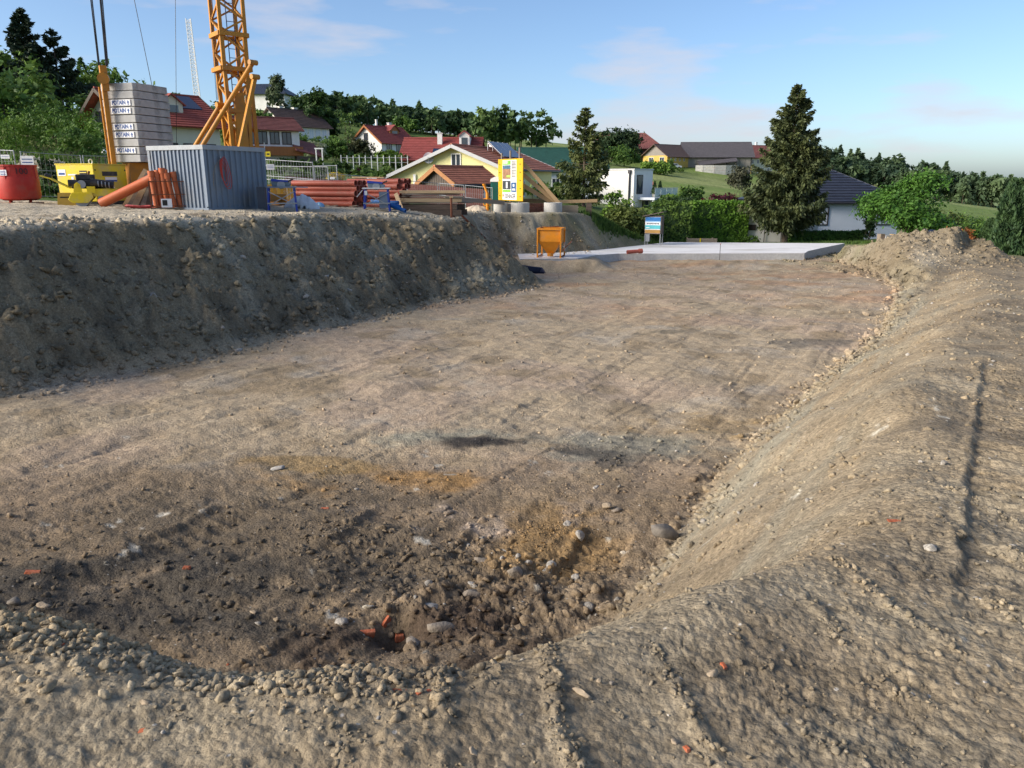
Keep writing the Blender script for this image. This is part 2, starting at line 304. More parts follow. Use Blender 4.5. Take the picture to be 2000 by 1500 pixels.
    faceC = ss(.0, .3, d)*ss(.0, .10, dep)*(1-sd_)*ss(9, 11.5, y)*ss(47, 43, y)
    return z, dict(face=faceC, slopeL=slopeL, floor=floor, right=right, near=near, heap=hp, pad=pad, berm=bm, site=site)
def gfine(x, y):
    x = np.atleast_1d(np.asarray(x, float)); y = np.atleast_1d(np.asarray(y, float))
    H, d, s_, N = ground(x, y, True); z, _ = detail(x, y, d, s_, np.hypot(x, y), N-H); return H+z

def soil_colour(x, y, d, sd_, Z):
    L = lambda c0, c1, t: c0+(np.array(c1)-c0)*t[:, None]
    n = x.shape[0]; a = fbm(x*.35, y*.35, 4, 101); b = fbm(x*1.1+3, y*1.1, 4, 102); c = fbm(x*4, y*4, 3, 103); e = fbm(x*.8-5, y*.8+2, 4, 104)
    col = np.tile(np.array((.312, .252, .183)), (n, 1))                      # dried clay
    col = L(col, (.35, .295, .225), ss(.0, .6, b)); col = L(col, (.20, .165, .128), ss(-.05, -.6, b)*.8)
    col = L(col, (.295, .262, .212), ss(.1, .5, e)*.5)
    # floor: pale crushed fill, pinkish, with ochre and slate patches
    fl = Z['floor']; f = np.tile(np.array((.365, .295, .220)), (n, 1)); f = L(f, (.375, .295, .232), ss(-.1, .4, a)); f = L(f, (.255, .200, .140), ss(.05, .5, b)*.8); f = L(f, (.37, .325, .28), ss(.2, .6, e)*.7)
    f = L(f, (.36, .225, .145), ss(.05, .5, fbm(x*.25, y*.5, 3, 107))*ss(18, 28, y)*.6)
    def patch(cx, cy, rx, ry, sd2, hard=.5):
        q = np.hypot((x-cx)/rx, (y-cy)/ry)+fbm(x*1.2, y*2.0, 5, sd2, .62)*1.15; return ss(1, 1-hard, q)
    f = L(f, (.185, .140, .100), ss(11.2, 8.2, y+b*1.6)*.85)
    f = L(f, (.135, .108, .082), patch(-2.6, 7.2, 4.4, 2.0, 112, .8)*.88); f = L(f, (.075, .066, .058), patch(-3.4, 6.2, 2.8, 1.4, 111, .8)*.9); f = L(f, (.07, .05, .04), patch(-.7, 5.6, 1.3, .7, 127, .7)*.85)
    f = L(f, (.30, .175, .070), patch(-1.5, 9.3, 1.5, .6, 113, .8)*.75); f = L(f, (.27, .17, .075), patch(.35, 7.4, 1.0, .9, 114, .9)*.6); f = L(f, (.27, .18, .08), patch(-2.6, 9.7, 1.0, .45, 115)*.6); f = L(f, (.26, .18, .09), patch(3.2, 11.4, 1.2, .8, 125)*.6)
    f = L(f, (.24, .245, .215), patch(-1.4, 10.8, 1.2, .7, 116, .8)*.7); f = L(f, (.22, .225, .20), patch(1.7, 10.5, 1.6, .9, 117, .8)*.6)
    f = L(f, (.035, .033, .035), patch(-.55, 10.6, .75, .28, 118, .9)*.95); f = L(f, (.075, .072, .07), patch(1.35, 10.1, 1.25, .7, 119, .9)*.85); f = L(f, (.06, .058, .055), patch(1.2, 9.8, .6, .28, 126, .9)*.8)
    f = L(f, (.34, .29, .27), patch(-.4, 8.0, 1.3, .55, 120, .9)*.6*ss(-.3, .4, c+e)); f = L(f, (.52, .50, .47), ss(.60, .70, fbm(x*3.1, y*3.1, 4, 121))*ss(13, 9, y)*.7)
    f = L(f, (.11, .105, .10), patch(7.6, 18.4, 1.5, .8, 122)*.6); f = L(f, (.17, .15, .12), patch(4.0, 19.5, .9, .3, 123)*.7)
    col = col*(1-fl[:, None])+f*fl[:, None]
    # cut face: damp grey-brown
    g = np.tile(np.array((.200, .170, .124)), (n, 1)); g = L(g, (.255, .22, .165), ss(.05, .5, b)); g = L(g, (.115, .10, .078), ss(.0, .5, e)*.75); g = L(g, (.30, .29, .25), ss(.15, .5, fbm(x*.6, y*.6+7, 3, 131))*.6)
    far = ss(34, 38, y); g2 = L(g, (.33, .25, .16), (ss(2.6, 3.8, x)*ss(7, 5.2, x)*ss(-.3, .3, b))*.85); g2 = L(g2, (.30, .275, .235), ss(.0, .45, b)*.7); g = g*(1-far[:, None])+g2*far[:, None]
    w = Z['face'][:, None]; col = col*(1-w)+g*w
    col = L(col, (.47, .415, .34), Z['pad']*.9*ss(-1, .1, b+c*.4)); col = L(col, (.215, .175, .128), Z['heap']*.85); col *= (1-.12*Z['right'])[:, None]  # shade put into the right bank's colour, tempering the sun on its slope
    col = L(col, (.28, .27, .23), Z['right']*ss(.25, .0, np.abs(fbm((x*.83-y*.56)*2.2, (x*.56+y*.83)*.2, 3, 141)))*ss(2.2, .4, d)*.7)   # bucket-smeared streaks
    col = L(col, (.62, .60, .56), ss(.66, .76, fbm(x*4.3, y*4.3, 4, 142))*.7*(Z['near']+Z['right']).clip(0, 1)*.8)                             # lime dust
    col = L(col, (.30, .23, .14), Z['berm']*.45)
    # grass land beyond the works
    gr = (1-Z['site']); gcol = np.tile(np.array((.16, .22, .055)), (n, 1)); gcol = L(gcol, (.30, .32, .12), ss(-.2, .5, fbm(x*.02, y*.05, 3, 151))*.8); gcol = L(gcol, (.11, .15, .035), ss(.1, .5, fbm(x*.2, y*.4, 3, 152))*.6)
    gcol = L(gcol, (.045, .085, .02), ss(90, 60, np.hypot(x, y))*.6)
    back = np.maximum(gr, np.maximum(ss(49.3, 50.5, y)*ss(-5, 5, x), ss(44, 46, y+(x-12)*-.0)*ss(-2, -8, x)*0)); back = np.maximum(back, ss(46.5, 48.5, y-np.clip(5-x, 0, 30)*.0)*ss(6, 3, x)*ss(-60, -10, x)); back = np.maximum(back, ss(33, 35, y)*ss(-14.5, -17, x))
    back = np.maximum(back, ss(25, 28, x-(y-31)*.25)); back = np.maximum(back, ss(40, 42, y)*ss(23.2, 24.2, x))
    back = np.clip(back+fbm(x*1.3, y*1.3, 3, 153)*.25*(back > .05)*(back < .95), 0, 1)
    col = col*(1-back[:, None])+gcol*back[:, None]
    col *= (1+.16*c+.16*fbm(x*11, y*11, 2, 104))[:, None]; col *= np.where(back[:, None] > .5, 1, np.array((1.02, .995, .89))[None])
    return np.clip(col, .01, .9), back

def build_ground():
    fine = np.linspace(R(-41), R(41), 600); left = np.linspace(R(-180), R(-41), 75, endpoint=False); right = np.linspace(R(41), R(180), 75)[1:-1]
    th = np.r_[left, fine, right]
    r = [.35]
    while r[-1] < 6.5: r.append(r[-1]+max(.011, .0028*r[-1]*r[-1]*.30+.009))
    while r[-1] < 31: r.append(r[-1]+.055)
    while r[-1] < 52: r.append(r[-1]+.09)
    while r[-1] < 4000: r.append(r[-1]*1.018)
    r = np.array(r); print('ground grid', len(th), len(r))
    TH, RR = np.meshgrid(th, r); X = (RR*np.sin(TH)).ravel(); Y = (RR*np.cos(TH)).ravel()
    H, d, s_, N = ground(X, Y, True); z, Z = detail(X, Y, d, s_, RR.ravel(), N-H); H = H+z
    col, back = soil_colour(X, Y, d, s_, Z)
    V = np.c_[X, Y, H]; V = np.r_[V, [[0, 0, gz(0, 0)]]]; n = len(th); k = len(r)
    i, j = np.meshgrid(np.arange(k-1), np.arange(n), indexing='ij'); j2 = (j+1) % n
    F = np.stack([i*n+j, i*n+j2, (i+1)*n+j2, (i+1)*n+j], -1).reshape(-1, 4)
    cap = np.array([[j0, len(V)-1, (j0+1) % n, (j0+1) % n] for j0 in range(0)]).reshape(-1, 4)
    me = np_mesh('ground', V, F[:, ::-1], True)
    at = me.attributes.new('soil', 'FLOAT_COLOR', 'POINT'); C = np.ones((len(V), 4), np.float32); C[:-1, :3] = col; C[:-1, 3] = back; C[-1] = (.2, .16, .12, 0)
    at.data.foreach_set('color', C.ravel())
    m = bpy.data.materials.new('soil'); m.use_nodes = True; t = m.node_tree; b = t.nodes['Principled BSDF']; b.inputs['Roughness'].default_value = .95; b.inputs['Specular IOR Level'].default_value = .12
    a = t.nodes.new('ShaderNodeAttribute'); a.attribute_name = 'soil'; tcn = t.nodes.new('ShaderNodeTexCoord')
    n1 = t.nodes.new('ShaderNodeTexNoise'); n1.inputs['Scale'].default_value = 22; n1.inputs['Detail'].default_value = 10; n1.inputs['Roughness'].default_value = .7; t.links.new(tcn.outputs['Object'], n1.inputs['Vector'])
    n2 = t.nodes.new('ShaderNodeTexVoronoi'); n2.inputs['Scale'].default_value = 38; t.links.new(tcn.outputs['Object'], n2.inputs['Vector'])
    rp = t.nodes.new('ShaderNodeMapRange'); rp.inputs[1].default_value = .3; rp.inputs[2].default_value = .7; rp.inputs[3].default_value = .72; rp.inputs[4].default_value = 1.25; t.links.new(n1.outputs['Fac'], rp.inputs[0])
    sv = t.nodes.new('ShaderNodeSeparateColor'); t.links.new(n2.outputs['Color'], sv.inputs[0]); cv = t.nodes.new('ShaderNodeMapRange'); cv.inputs[3].default_value = .80; cv.inputs[4].default_value = 1.22; t.links.new(sv.outputs[1], cv.inputs[0]); pm_ = t.nodes.new('ShaderNodeMath'); pm_.operation = 'MULTIPLY'; t.links.new(rp.outputs[0], pm_.inputs[0]); t.links.new(cv.outputs[0], pm_.inputs[1]); rp = pm_
    mu = t.nodes.new('ShaderNodeVectorMath'); mu.operation = 'SCALE'; t.links.new(a.outputs['Color'], mu.inputs[0]); t.links.new(rp.outputs[0], mu.inputs['Scale'])
    # scattered pale grit
    vr = t.nodes.new('ShaderNodeTexVoronoi'); vr.inputs['Scale'].default_value = 17; t.links.new(tcn.outputs['Object'], vr.inputs['Vector'])
    g1 = t.nodes.new('ShaderNodeMapRange'); g1.inputs[1].default_value = .16; g1.inputs[2].default_value = .10; t.links.new(vr.outputs['Distance'], g1.inputs[0])
    sp = t.nodes.new('ShaderNodeSeparateColor'); t.links.new(vr.outputs['Color'], sp.inputs[0]); g2 = t.nodes.new('ShaderNodeMath'); g2.operation = 'GREATER_THAN'; g2.inputs[1].default_value = .86; t.links.new(sp.outputs[0], g2.inputs[0])
    g3 = t.nodes.new('ShaderNodeMath'); g3.operation = 'MULTIPLY'; t.links.new(g1.outputs[0], g3.inputs[0]); t.links.new(g2.outputs[0], g3.inputs[1])
    iv = t.nodes.new('ShaderNodeMath'); iv.operation = 'SUBTRACT'; iv.inputs[0].default_value = .8; t.links.new(a.outputs['Alpha'], iv.inputs[1]); iv.use_clamp = True
    g4 = t.nodes.new('ShaderNodeMath'); g4.operation = 'MULTIPLY'; t.links.new(g3.outputs[0], g4.inputs[0]); t.links.new(iv.outputs[0], g4.inputs[1])
    mm = t.nodes.new('ShaderNodeMix'); mm.data_type = 'RGBA'; mm.inputs[7].default_value = (.46, .43, .38, 1); t.links.new(g4.outputs[0], mm.inputs[0]); t.links.new(mu.outputs[0], mm.inputs[6]); t.links.new(mm.outputs[2], b.inputs['Base Color'])
    bp = t.nodes.new('ShaderNodeBump'); bp.inputs['Strength'].default_value = .7; bp.inputs['Distance'].default_value = .022; t.links.new(n1.outputs['Fac'], bp.inputs['Height'])
    n4 = t.nodes.new('ShaderNodeTexVoronoi'); n4.inputs['Scale'].default_value = 90; t.links.new(tcn.outputs['Object'], n4.inputs['Vector']); b4 = t.nodes.new('ShaderNodeBump'); b4.inputs['Strength'].default_value = .32; b4.inputs['Distance'].default_value = .008; b4.invert = True; t.links.new(n4.outputs['Distance'], b4.inputs['Height']); t.links.new(bp.outputs[0], b4.inputs['Normal']); bp = b4
    b2 = t.nodes.new('ShaderNodeBump'); b2.inputs['Strength'].default_value = .36; b2.inputs['Distance'].default_value = .022; b2.invert = True; t.links.new(n2.outputs['Distance'], b2.inputs['Height']); t.links.new(bp.outputs[0], b2.inputs['Normal']); t.links.new(b2.outputs[0], b.inputs['Normal'])
    o = mesh_obj('ground', me, m); o['kind'] = 'structure'; o['label'] = 'bare excavated clay ground with pit, banks and meadow hills beyond'
    return o
build_ground()
# ---------------------------------------------------------------- foliage
rng = np.random.default_rng(5)
def leafmat(name, col, var=.45, scale=1.1, rough=.6, trl=.25):
    if name in MATS: return MATS[name]
    m = bpy.data.materials.new(name); m.use_nodes = True; t = m.node_tree; b = t.nodes['Principled BSDF']; b.inputs['Roughness'].default_value = rough; b.inputs['Specular IOR Level'].default_value = .25
    tcn = t.nodes.new('ShaderNodeTexCoord'); nz = t.nodes.new('ShaderNodeTexNoise'); nz.inputs['Scale'].default_value = scale; nz.inputs['Detail'].default_value = 4; t.links.new(tcn.outputs['Object'], nz.inputs['Vector'])
    rp = t.nodes.new('ShaderNodeValToRGB'); rp.color_ramp.elements[0].position = .3; rp.color_ramp.elements[1].position = .7
    rp.color_ramp.elements[0].color = (col[0]*(1-var), col[1]*(1-var*.8), col[2]*(1-var*.5), 1); rp.color_ramp.elements[1].color = (min(1, col[0]*(1+var*1.1)), min(1, col[1]*(1+var*.8)), col[2]*(1+var*.5), 1)
    t.links.new(nz.outputs['Fac'], rp.inputs[0]); t.links.new(rp.outputs[0], b.inputs['Base Color'])
    tr = t.nodes.new('ShaderNodeBsdfTranslucent'); t.links.new(rp.outputs[0], tr.inputs[0]); ms = t.nodes.new('ShaderNodeMixShader'); ms.inputs[0].default_value = trl
    t.links.new(b.outputs[0], ms.inputs[1]); t.links.new(tr.outputs[0], ms.inputs[2]); t.links.new(ms.outputs[0], t.nodes['Material Output'].inputs[0])
    MATS[name] = m; return m
L_mid = leafmat('leaf_mid', (.095, .175, .034)); L_bright = leafmat('leaf_bright', (.125, .22, .032)); L_dark = leafmat('leaf_dark', (.045, .085, .026)); L_hedge = leafmat('leaf_hedge', (.12, .24, .03), .4, 2)
L_spruce = leafmat('needles', (.066, .080, .028), .5, 1.5, trl=.1); L_far = leafmat('leaf_far', (.080, .135, .05), .5, .12); L_conif = leafmat('needles_dark', (.030, .050, .027), .4, .3, trl=.05)
L_olive = leafmat('leaf_olive', (.14, .18, .045)); L_purple = leafmat('leaf_purple', (.065, .012, .020), .5, 2); L_yellow = leafmat('blossom_yellow', (.70, .52, .02), .25, 3); L_pale = leafmat('leaf_pale', (.30, .34, .20), .35, 4)
L_orange = leafmat('leaf_orange', (.32, .13, .045), .45, 4); L_thuja = leafmat('leaf_thuja', (.042, .082, .03), .5, 2.5, trl=.1); L_grass = leafmat('grass_blades', (.07, .13, .025), .5, 3); L_white = leafmat('blossom_white', (.50, .47, .38), .3, 4)
L_wall = leafmat('leaf_wall_hedge', (.105, .18, .035), .55, 1.6)
bark = mat('bark', (.10, .075, .055), .9, var=.3, scale=9, bump=.6, bscale=30, stretch=(1, 1, .25))
def quads(pts, size, up=.45, asp=1.7, out=None, jit=.35, droop=None):
    n = len(pts); d = rng.normal(size=(n, 3)); d[:, 2] += up if out is None else 0
    if out is not None: d = d*.8+out*1.1+np.array((0, 0, up))
    d /= np.linalg.norm(d, axis=1, keepdims=True)+1e-9
    a = np.cross(d, rng.normal(size=(n, 3))); a /= np.linalg.norm(a, axis=1, keepdims=True)+1e-9
    if droop is not None:
        a = droop+rng.normal(size=(n, 3))*.35; a /= np.linalg.norm(a, axis=1, keepdims=True)+1e-9; d = np.cross(a, rng.normal(size=(n, 3))); d /= np.linalg.norm(d, axis=1, keepdims=True)+1e-9
    b = np.cross(d, a); s = (size*(1+jit*rng.uniform(-1, 1, n)))[:, None]
    V = np.stack([pts-a*s*asp*.5, pts+b*s*.42+a*s*.05, pts+a*s*asp*.5, pts-b*s*.42+a*s*.05], 1).reshape(-1, 3)
    return V, np.arange(4*n).reshape(n, 4)
def blob_pts(blobs, n, clump=.16, shell=.22, per=26):
    B = np.array(blobs, float); vol = (B[:, 3]*B[:, 4]*B[:, 5])**(2/3); k = max(4, n//per)
    w = rng.choice(len(B), k, p=vol/vol.sum()); u = rng.normal(size=(k, 3)); u /= np.linalg.norm(u, axis=1, keepdims=True)
    u[:, 2] = np.where(u[:, 2] < -.55, -u[:, 2], u[:, 2]); r = 1-shell*rng.exponential(1, k); r = np.clip(r, .15, 1.12)
    C = B[w, :3]+u*B[w, 3:]*r[:, None]; i = rng.integers(0, k, n); sz = B[w[i], 3:].mean(1)
    p = C[i]+rng.normal(size=(n, 3))*(clump*sz)[:, None]*np.array((1, 1, .75)); return p, u[i]
def set_obj(name, V, F, m, parent=None): return mesh_obj(name, np_mesh(name, V, F), m, parent)
def trunk_mb(h, r, limbs=6, spread=1.5, lean=0, start=.45):
    mb = MB(); pts = [Vector((0, 0, -.3))]; rd = random.Random(int(h*977+r*1e4))
    for k in range(1, 6): pts.append(Vector((rd.uniform(-.05, .05)*h*k/5+lean*k/5, rd.uniform(-.05, .05)*h*k/5, h*k/5)))
    for k in range(5): mb.tube(pts[k], pts[k+1], r*(1-.17*k), r*(1-.17*(k+1)), 8, caps=False)
    for k in range(limbs):
        t = start+(.95-start)*k/max(1, limbs-1); b = pts[min(4, int(t*5))].lerp(pts[min(5, int(t*5)+1)], t*5 % 1); a = rd.uniform(0, 6.28)
        e = b+Vector((math.cos(a)*spread, math.sin(a)*spread, spread*.75))*rd.uniform(.6, 1); mid = b.lerp(e, .5)+Vector((0, 0, -.08*spread)); mb.tube(b, mid, r*.38, r*.24, 6, False); mb.tube(mid, e, r*.24, r*.07, 6, False)
    return mb
def leafy(name, label, cat, loc, h, w, trunk, n=3500, size=.16, m=None, group=None, nb=9, seed=0, dome=.5, d=None, lobes=None):
    rd = random.Random(seed+int(h*100)); t = empty(name, loc, rd.uniform(0, 6), label, cat, group); d = d or w
    ch = h-trunk; blobs = [(0, 0, trunk+ch*.5, w*.32, d*.32, ch*.40)]
    for i in range(nb):
        a = i*2.4+rd.uniform(-.4, .4); z = trunk+ch*(.15+.72*((i*.618) % 1)); rr = math.sin(math.pi*min(1, max(.12, (z-trunk)/ch*.82+.18))**(.5+dome*.5))
        q = rd.uniform(.17, .27)*w; blobs.append((math.cos(a)*w*.32*rr, math.sin(a)*d*.32*rr, z, q, q*d/w, q*.85*min(1.2, ch/w)))
    if lobes: blobs += lobes
    trunk_mb(trunk+ch*.6, max(.05, h*.022), 7, w*.28, start=max(.25, trunk/(trunk+ch*.6)*.9)).build('trunk', bark, t, True)
    p, o = blob_pts(blobs, n); k = p[:, 2] > max(.02, trunk*.55); set_obj('crown', *quads(p[k], size, out=o[k]), m or L_mid, t); return t
def bush(name, label, cat, loc, w, d, h, n=1500, size=.13, m=None, group=None, seed=0, rz=0, nb=6):
    rd = random.Random(seed+int(w*100)); t = empty(name, loc, rz, label, cat, group); bl = [(0, 0, h*.45, w*.38, d*.40, h*.47)]
    for i in range(nb): bl.append((rd.uniform(-.36, .36)*w, rd.uniform(-.3, .3)*d, h*rd.uniform(.3, .7), w*rd.uniform(.14, .24), d*rd.uniform(.16, .26), h*rd.uniform(.2, .32)))
    mb = MB()
    for i in range(5): mb.tube((rd.uniform(-.1, .1)*w, rd.uniform(-.1, .1)*d, -.15), (rd.uniform(-.3, .3)*w, rd.uniform(-.25, .25)*d, h*.6), .03, .012, 5)
    mb.build('stem', bark, t); p, o = blob_pts(bl, n, .18, .25); p[:, 2] = np.abs(p[:, 2]); set_obj('foliage', *quads(p, size, out=o), m or L_mid, t); return t
def hedge(name, label, loc, rz, L, D, h, n, size=.10, m=None, group=None, wob=.07):
    t = empty(name, loc, rz, label, 'hedge', group); V = []; A = np.array((D*h, D*h, L*h, L*h, L*D)); f = rng.choice(5, n, p=A/A.sum()); u, v = rng.uniform(-.5, .5, n), rng.uniform(-.5, .5, n); e = rng.exponential(.05, n)
    p = np.zeros((n, 3)); o = np.zeros((n, 3))
    for k, (ax, sg) in enumerate(((0, -1), (0, 1), (1, -1), (1, 1), (2, 1))):
        i = f == k; dims = np.array((L, D, h)); q = np.stack([u[i]*L, v[i]*D, (v[i]+.5)*h], 1)
        if ax == 1: q = np.stack([u[i]*L, v[i]*0, (v[i]+.5)*h], 1)
        if ax == 0: q = np.stack([u[i]*0, u[i]*D, (v[i]+.5)*h], 1)
        q[:, ax] = sg*(dims[ax]/2) if ax < 2 else h
        nn = np.zeros((i.sum(), 3)); nn[:, ax] = sg; q -= nn*e[i][:, None]; q += nn*(fbm(q[:, 0]*2.2+q[:, 1], q[:, 2]*2.2+q[:, 1], 3, 7)*wob*2)[:, None]; p[i] = q; o[i] = nn
    c = .12*h; r_ = np.maximum(0, p[:, 2]-(h-c))/c; p[:, 1] *= 1-.12*r_; p[:, 0] *= 1-.03*r_
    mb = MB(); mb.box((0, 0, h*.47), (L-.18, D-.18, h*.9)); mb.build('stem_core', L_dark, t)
    set_obj('foliage', *quads(p+rng.normal(size=p.shape)*.03, size, out=o), m or L_hedge, t); return t
def spruce(name, label, loc, h, w, trunk=.7, levels=34, n_per=150, size=.17, m=None, seed=1, group=None, thin=0, tip=1.1):
    rd = np.random.default_rng(seed); t = empty(name, loc, 0, label, 'tree', group); MB().tube((0, 0, -.3), (0, 0, h*.5), h*.021, h*.013, 9, False).tube((0, 0, h*.5), (0, 0, h*.99), h*.013, .012, 7, False).build('trunk', bark, t, True)
    pts = []; dr = []; mb = MB()
    for k in range(levels):
        f = (k+.3)/levels; z0 = trunk+(h-trunk)*f**.92; R_ = w/2*((1-f)**.78)*(1-.28*math.exp(-((f-.0)/.06)**2)); nb = int(5+3*(1-f))
        for j in range(nb):
            if rd.random() < thin: continue
            a = rd.uniform(0, 6.283); L = R_*rd.uniform(.62, 1.16)+.12; rise = -.10+.62*f; dirv = np.array((math.cos(a), math.sin(a), 0))
            nn = int(n_per*L/(w/2)*.42)+5; s = rd.uniform(.12, 1, nn)**.75; side_ = rd.normal(0, 1, nn)*.14*L*(1.05-s*.75); hang = -np.abs(rd.normal(0, 1, nn))*(.10+.16*(1-f))
            zz = z0+s*L*rise-.30*L*s*(1-s)*(1-f)+.16*L*s**3*(1-f); q = dirv[None]*(s*L)[:, None]+np.stack([-np.sin(a)*side_, np.cos(a)*side_, zz+hang*np.minimum(1, L)], 1)
            pts.append(q); dr.append(dirv[None]*.75+np.stack([-np.sin(a)*np.sign(side_)*.4, np.cos(a)*np.sign(side_)*.4, -.75+.9*f+rd.normal(0, .25, nn)], 1))
            if j % 2 == 0: mb.tube((0, 0, z0), tuple(dirv*L*.85+np.array((0, 0, z0+L*rise*.8))), .028*(1-f)+.008, .006, 5, False)
    if tip: pts.append(np.c_[rd.normal(0, .05, (40, 2)), h-rd.uniform(-.05, tip, 40)]); dr.append(np.tile((0, 0, 1.0), (40, 1))+rd.normal(0, .5, (40, 3)))
    p = np.concatenate(pts); d = np.concatenate(dr); br_ = mb.build('branches', bark, t); br_['kind'] = 'stuff'; set_obj('crown', *quads(p, size, asp=2.3, droop=d), m or L_spruce, t); return t
def wood(name, label, spots, m, per=260, size=.9, cat='woodland'):     # a mass of far trees nobody could count: (x, y, height, width, kind)
    Vs, Fs, n0 = [], [], 0; mb = MB()
    for (x, y, h, w, kind) in spots:
        z = gz(x, y); k = int(per*max(.5, h/12))
        if kind:   # conifer
            f = rng.uniform(0, 1, k)**.8; a = rng.uniform(0, 6.28, k); r_ = w*.5*(1-f)*np.sqrt(rng.uniform(.35, 1, k)); p = np.stack([x+np.cos(a)*r_, y+np.sin(a)*r_, z+h*.1+h*.9*f], 1); V, F = quads(p, size*.75, asp=1.9, droop=np.stack([np.cos(a), np.sin(a), -.5+0*a], 1))
        else:
            bl = [(x+rng.uniform(-.3, .3)*w, y+rng.uniform(-.3, .3)*w, z+h*rng.uniform(.28, .82), w*rng.uniform(.2, .34), w*.28, h*rng.uniform(.13, .22)) for _ in range(7)]; p, o = blob_pts(bl, k, .2, .25, 14); V, F = quads(p, size, out=o)
        Vs.append(V); Fs.append(F+n0); n0 += len(V); mb.tube((x, y, z-.5), (x, y, z+h*.6), h*.018, h*.008, 5, False)
    o = set_obj(name, np.concatenate(Vs), np.concatenate(Fs), m); o['kind'] = 'stuff'; tag(o, label); tk = mb.build('trunks', bark, o); tk['kind'] = 'stuff'; return o
# ---------------------------------------------------------------- trees, shrubs and woods
def line_spots(pts, n, hr, wr, conif=.3, seed=1, jit=4):
    rd = random.Random(seed); out = []
    for i in range(n):
        t = i/max(1, n-1)*(len(pts)-1); k = min(len(pts)-2, int(t)); f = t-k; x = pts[k][0]*(1-f)+pts[k+1][0]*f+rd.uniform(-jit, jit); y = pts[k][1]*(1-f)+pts[k+1][1]*f+rd.uniform(-jit, jit); h = rd.uniform(*hr); out.append((x, y, h, rd.uniform(*wr), rd.random() < conif))
    return out
def pxl(lst): return [tuple(P(*p))[:2] for p in lst]
# wooded hillside on the left
sp = []
sp += line_spots(pxl([(-260,300,62),(-60,300,64),(40,300,66),(120,300,72)]), 18, (5, 7), (4.5, 6), 0, 5, 3)+line_spots(pxl([(-200,280,84),(20,280,86),(150,270,90),(270,260,96)]), 24, (6.5, 8.5), (5, 7), .25, 6, 4)
wood('hillside_woods', 'dense green broadleaf woods covering the hillside at upper left', sp, leafmat('leaf_hillside', (.115, .20, .042), .5, .35), 700, .38)
# ridge woods
sp = line_spots(pxl([(655,262,200),(720,258,212),(800,262,222),(900,268,228),(940,280,225)]), 70, (5.0, 7.5), (6, 9), .3, 11, 6)+line_spots(pxl([(660,258,225),(760,256,245),(930,266,248)]), 40, (6, 8.5), (7, 9), .45, 12, 6)
wood('ridge_woods', 'dark mixed woods along the ridge behind the red roofs', sp, L_far, 260, 1.0)
sp = line_spots(pxl([(940,290,200),(990,290,205),(1050,296,208)]), 16, (7, 11), (6, 9), .0, 13, 3)
wood('knoll_woods', 'loose clump of tall broadleaf trees on the skyline above the solar roof', sp, leafmat('leaf_knoll', (.09, .15, .045), .5, .15), 330, .85)
sp = line_spots(pxl([(1560,362,340),(1640,362,345),(1720,368,350),(1800,392,335),(1900,400,325),(1940,405,320)]), 85, (9, 14), (8, 12), .25, 14, 9)+line_spots(pxl([(1900,400,420),(1960,402,430),(2060,405,430),(2200,405,430)]), 40, (10, 14), (8, 11), .8, 15, 12)+line_spots(pxl([(1560,352,380),(1700,352,390),(1840,372,380)]), 40, (12, 16), (9, 12), .35, 16, 9)
wood('far_woods', 'dark mixed woods on the far hill beyond the sloping meadow', sp, leafmat('leaf_farthest', (.075, .12, .058), .45, .08), 260, 1.5)

spruce('spruce_tree', 'tall brown-green spruce standing behind the concrete slab beside the grey-roofed bungalow', G(1532,474,54,.1), 10.4, 6.2, 1.5, 48, 600, .125, leafmat('needles_deep', (.072, .092, .034), .5, 1.5, trl=.15), seed=3)
spruce('spruce_tree', 'smaller open spruce with a thin bare tip behind the timber props', G(1140,398,62,.2), 7.5, 4.8, 1.0, 28, 300, .14, leafmat('needles_light', (.105, .13, .042), .5, 1.5, trl=.15), seed=8, thin=.18, tip=1.2)
HT = lambda px, py, Y: P(px, py, Y).z-gz(P(px, py, Y).x, Y)+.5
spruce('spruce_tree', 'tallest black-green spruce on the skyline at the upper left', G(66,200,84,.5), HT(60,20,84), 6.4, 1.5, 34, 300, .26, L_conif, seed=5)
spruce('pine_tree', 'black-green pine with layered flat boughs beside the tallest spruce', G(120,200,85,.5), HT(118,62,85), 6.8, 4.5, 11, 420, .26, L_conif, seed=14, thin=.15, tip=.4)
spruce('spruce_tree', 'dark spruce tip poking in at the left edge above the woods', G(-6,200,84,.5), HT(-2,85,84), 5, 1.5, 22, 100, .42, L_conif, seed=6)
leafy('lime_tree', 'large rounded dark green lime tree behind the brown-roofed white house', 'tree', G(618,284,158,1), 10.6, 9.4, 1.2, 6500, .42, leafmat('leaf_lime', (.038, .078, .016), .4, .5), nb=16, dome=1)
leafy('birch_tree', 'feathery grey-green birch in front of the hilltop villa', 'tree', G(545,236,178,1), 11.0, 5.0, 1.5, 2600, .42, leafmat('leaf_birch', (.075, .105, .05), .35, .6), nb=8)
leafy('garden_tree', 'green garden tree between crane strut and brown-roofed house', 'tree', G(425,275,120,1), 7.6, 6.0, .8, 1800, .36, L_mid, nb=8)
leafy('garden_tree', 'wide leafy tree below the birch, right of the crane mast', 'tree', G(522,268,140,1), 7.2, 8.4, .6, 2400, .40, L_mid, nb=9, seed=3)
bush('garden_shrub', 'dark shrub behind the ballast stack at the crane foot', 'shrub', G(362,300,52,.2), 3.0, 2.4, 2.3, 1800, .15, leafmat('leaf_brownish', (.065, .085, .025), .4, 2), seed=3)
